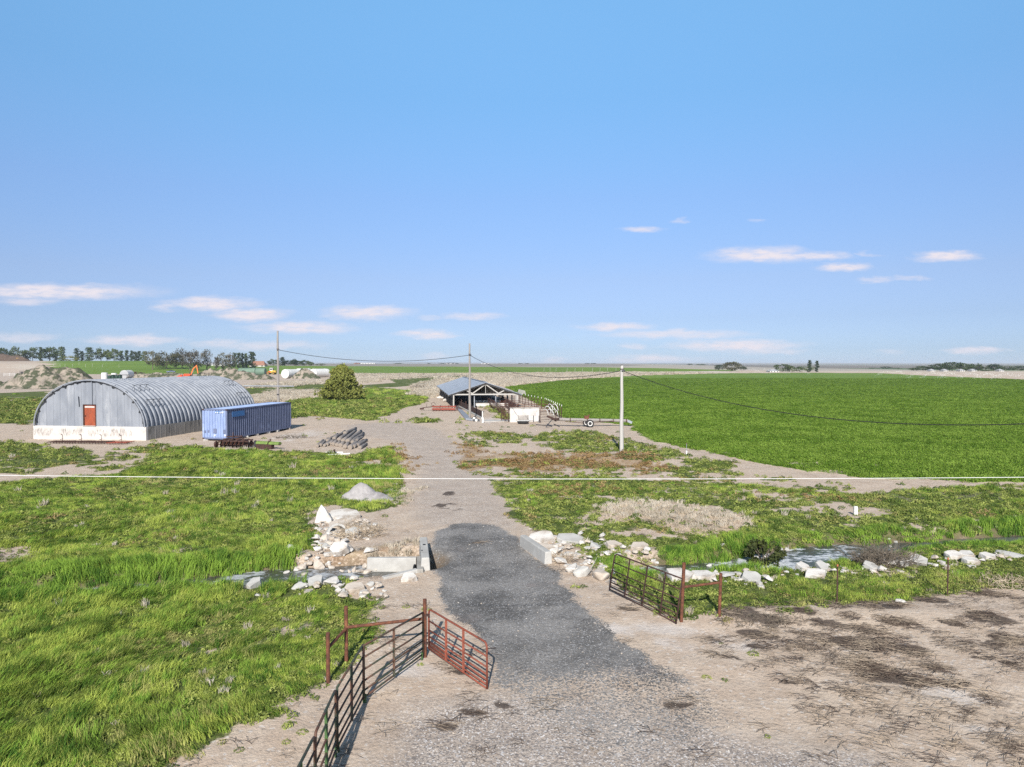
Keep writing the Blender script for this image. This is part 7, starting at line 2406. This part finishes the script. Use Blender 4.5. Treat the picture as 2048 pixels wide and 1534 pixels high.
# rusty dry weeds also spread over the dry zones on their own
X2, Y2, B2, r2 = candidates([(28, 50, 22), (50, 80, 10)], 103)
mk2 = masks(X2, Y2)
k2 = (r2.random(len(X2)) < mk2['dry'] * .22) & (mk2['crop'] < .1)
pt2 = np.stack([X2[k2], Y2[k2], terrain(X2[k2], Y2[k2])], 1); w2 = np.where(B2[k2] == 0, 1.1, 1.7) * r2.uniform(.5, 1.2, k2.sum())
scatter('dry_weeds', 'rust coloured dry weeds beside the dirt road', 'weeds', wd, np.concatenate([pt_[isd], pt2]), np.concatenate([rt_[isd], r2.uniform(0, 6.28, k2.sum())]),
        np.concatenate([S[isd], np.stack([w2, w2, w2 * .9], 1)]))
print('weeds', len(X), k2.sum())

# crop
bands = [(38, 60, 19), (60, 90, 12), (90, 140, 6.5), (140, 220, 3.0), (220, 330, 1.2)]
wsc = np.array([.9, 1.1, 1.45, 2.1, 3.2]); hsc = np.array([1.0, 1.0, 1.0, .95, .9])
X, Y, B, r = candidates(bands, 104)
mk = masks(X, Y)
rad_ = np.hypot(X - 215, Y - 255); rg_ = abs((rad_ / 47.0) % 1 - .5)
keep = (r.random(len(X)) < mk['crop'] - .05) & ~((rg_ > .489) & (Y > 60))
X, Y, B = X[keep], Y[keep], B[keep]
hh = (.5 + .6 * fbm(X, Y, 3.5, 3, 430)) * (.75 + .5 * fbm(X * .35, Y, 22, 3, 431))
ws_ = wsc[B] * r.uniform(.8, 1.2, len(X))
S = np.stack([ws_, ws_, hsc[B] * hh * r.uniform(.8, 1.2, len(X))], 1)
ak = [clump('crop_plant', MT['alfalfa'], 64, .24, .32, .048, 960 + i) for i in range(4)]
scatter('crop_plants', 'dense leafy green crop filling the big round field', 'crop', ak, np.stack([X, Y, terrain(X, Y)], 1), r.uniform(0, 6.28, len(X)), S)
print('crop', len(X))

# bleached straw and reeds
bands = [(20, 45, 30), (90, 160, 4.0), (160, 300, 1.3), (300, 480, .4)]
wsc = np.array([.8, 2.6, 4.5, 8.0]); hsc = np.array([.55, 1.5, 1.8, 2.0])
X, Y, B, r = candidates(bands, 105, 8)
mk = masks(X, Y)
keep = (r.random(len(X)) < mk['straw'] * .8)
X, Y, B = X[keep], Y[keep], B[keep]
ws_ = wsc[B] * r.uniform(.8, 1.2, len(X)); S = np.stack([ws_, ws_, hsc[B] * (.5 + fbm(X, Y, 9, 3, 440)) * r.uniform(.7, 1.2, len(X))], 1)
sk = [blade_tuft('straw_tuft', MT['straw'], 26, .40, .18, .030, .25, 970 + i) for i in range(3)]
mkg = None
X3, Y3, B3, r3 = candidates([(12, 20, 10), (20, 34, 5), (34, 60, 2)], 121)
m3 = masks(X3, Y3); k3 = r3.random(len(X3)) < m3['green'] * .07 * sst(fbm(X3, Y3, 3, 3, 441), .42, .62)
X = np.concatenate([X, X3[k3]]); Y = np.concatenate([Y, Y3[k3]])
w3 = np.array([.55, .7, 1.0])[B3[k3]] * r3.uniform(.6, 1.2, k3.sum()); S = np.concatenate([S, np.stack([w3, w3, w3 * r3.uniform(.5, 1.1, k3.sum())], 1)])
scatter('dry_straw', 'bleached dry grass in strips between the fields and in tufts across the meadow', 'dry grass', sk, np.stack([X, Y, terrain(X, Y)], 1), r.uniform(0, 6.28, len(X)), S)
print('straw', len(X))

# dead stalks over the scorched ground and litter along the edges
bands = [(11, 18, 26), (18, 30, 16)]
X, Y, B, r = candidates(bands, 106)
mk = masks(X, Y)
east = sst(X, 4.5, 7.5) * (1 - sst(Y, 19.0, 22.0)) * (1 - np.clip(mk['grav'] + mk['asph'], 0, 1))
chips = pmask(X, Y, cached(BARE[0][1]), .6, .8, 1.5, 90)
p_ = np.clip(mk['char'] * .8 + .24 * east * sst(fbm(X, Y, 1.4, 4, 450), .42, .6) + .03 * (1 - mk['asph']), 0, 1)
keep = (r.random(len(X)) < p_) & (mk['green'] < .5)
X, Y = X[keep], Y[keep]
ws_ = r.uniform(.6, 1.5, len(X)); S = np.stack([ws_, ws_, ws_ * .8], 1)
dk = [stalks('stalk_litter', MT['stalk'], 12, .45, .0045, 980 + i) for i in range(4)]
scatter('dead_stalks', 'dead weed stalks littering the scorched ground', 'dead stalks', dk, np.stack([X, Y, terrain(X, Y) + .005], 1), r.uniform(-.5, .3, len(X)), S)
X, Y, B, r = candidates([(28, 44, 40)], 107)
chips = pmask(X, Y, cached(BARE[0][1]), .6, .8, 1.5, 92)
keep = r.random(len(X)) < chips * .7
X, Y = X[keep], Y[keep]; ws_ = r.uniform(.35, .8, len(X))
ck = [stalks('chip_litter', MT['brush'], 10, .28, .008, 990 + i) for i in range(3)]
scatter('wood_chips', 'tan wood chips and bark spread over the bare patch by the creek', 'wood chips', ck, np.stack([X, Y, terrain(X, Y)], 1), r.uniform(0, 6.28, len(X)), np.stack([ws_, ws_, ws_], 1))

# loose stones
bands = [(10, 17, 60), (17, 28, 30), (28, 46, 6)]
X, Y, B, r = candidates(bands, 108)
mk = masks(X, Y)
p_ = np.clip(.55 * mk['grav'] + .30 * mk['asph'] + .03 * (1 - mk['green']), 0, 1)
keep = (r.random(len(X)) < p_) & (mk['green'] < .4)
X, Y, B = X[keep], Y[keep], B[keep]
sz = .022 + .05 * r.random(len(X)) ** 6 + np.array([0, .004, .012])[B]
pk = [pebble('pebble', MT['rubble'], 1), pebble('pebble', MT['stones'], 2), pebble('pebble', MT['stones'], 3), pebble('pebble', MT['rubble_pink'], 4)]
scatter('loose_stones', 'small loose stones scattered over gravel and bare earth', 'stones', pk, np.stack([X, Y, terrain(X, Y)], 1), r.uniform(0, 6.28, len(X)), np.stack([sz, sz, sz], 1))
print('stones', len(X))


# uncountable small fragments between the big lumps of broken concrete
def fragments():
    X, Y, B, r = candidates([(20, 34, 55)], 131)
    zones = [[(632, 1042), (700, 1036), (748, 1050), (742, 1082), (650, 1092)], [(590, 1098), (690, 1090), (760, 1120), (752, 1146), (600, 1150)], [(585, 1166), (700, 1160), (780, 1172), (770, 1194), (600, 1190)],
             [(1052, 1075), (1170, 1070), (1260, 1088), (1215, 1165), (1110, 1128)], [(1330, 1150), (1700, 1138), (2048, 1105), (2048, 1125), (1800, 1142), (1500, 1170)], [(1180, 1096), (1300, 1090), (1310, 1108), (1190, 1110)]]
    dens = [.8, .55, .45, .5, .22, .35]
    p = np.zeros(len(X))
    for z, d_ in zip(zones, dens): p = np.maximum(p, d_ * pmask(X, Y, [G(*q) for q in z], .4, .5, 1.2, 77))
    keep = r.random(len(X)) < p * .6
    X, Y = X[keep], Y[keep]
    sz = .07 + .34 * r.random(len(X)) ** 2.6
    pk = []
    for i in range(5):
        bm = rock_mesh(1.0, .8, .6 if i % 2 else .3, 'rock' if i % 2 else 'slab', random.Random(700 + i))
        me = bpy.data.meshes.new('fragment'); bm.to_mesh(me); bm.free(); me.materials.append(MT['rubble' if i < 3 else 'rubble_pink'])
        ob = bpy.data.objects.new('fragment', me); PROTO.objects.link(ob); pk.append(ob)
    scatter('rubble_fragments', 'small broken concrete fragments strewn among the big lumps along the creek', 'rubble', pk, np.stack([X, Y, terrain(X, Y) + .02], 1), r.uniform(0, 6.28, len(X)), np.stack([sz, sz, sz], 1))
    print('fragments', len(X))


fragments()


# ------------------------------------------------------------------ the air over the plain
def haze():
    m = bpy.data.materials.new('haze_air'); m.use_nodes = True
    nt = m.node_tree
    for nd in list(nt.nodes): nt.nodes.remove(nd)
    h = NT(nt); out = h.n('ShaderNodeOutputMaterial'); v = h.n('ShaderNodeVolumePrincipled')
    v.inputs['Color'].default_value = (.80, .88, .98, 1)
    v.inputs['Density'].default_value = HAZE_DENSITY
    v.inputs['Anisotropy'].default_value = .0
    h.put(out.inputs['Volume'], v.outputs[0])
    k = MB(); k.box((0, 7000, 16), (32400, 15000, 40))
    k.v = [Vector((p.x, p.y, -1.9 if p.z < 16 else 40.0)) for p in k.v]
    o = k.build('haze', m)
    o['kind'] = 'stuff'; o['label'] = 'thin pale blue haze lying over the far plain'; o['category'] = 'haze'


HAZE_DENSITY = 9e-5
haze()
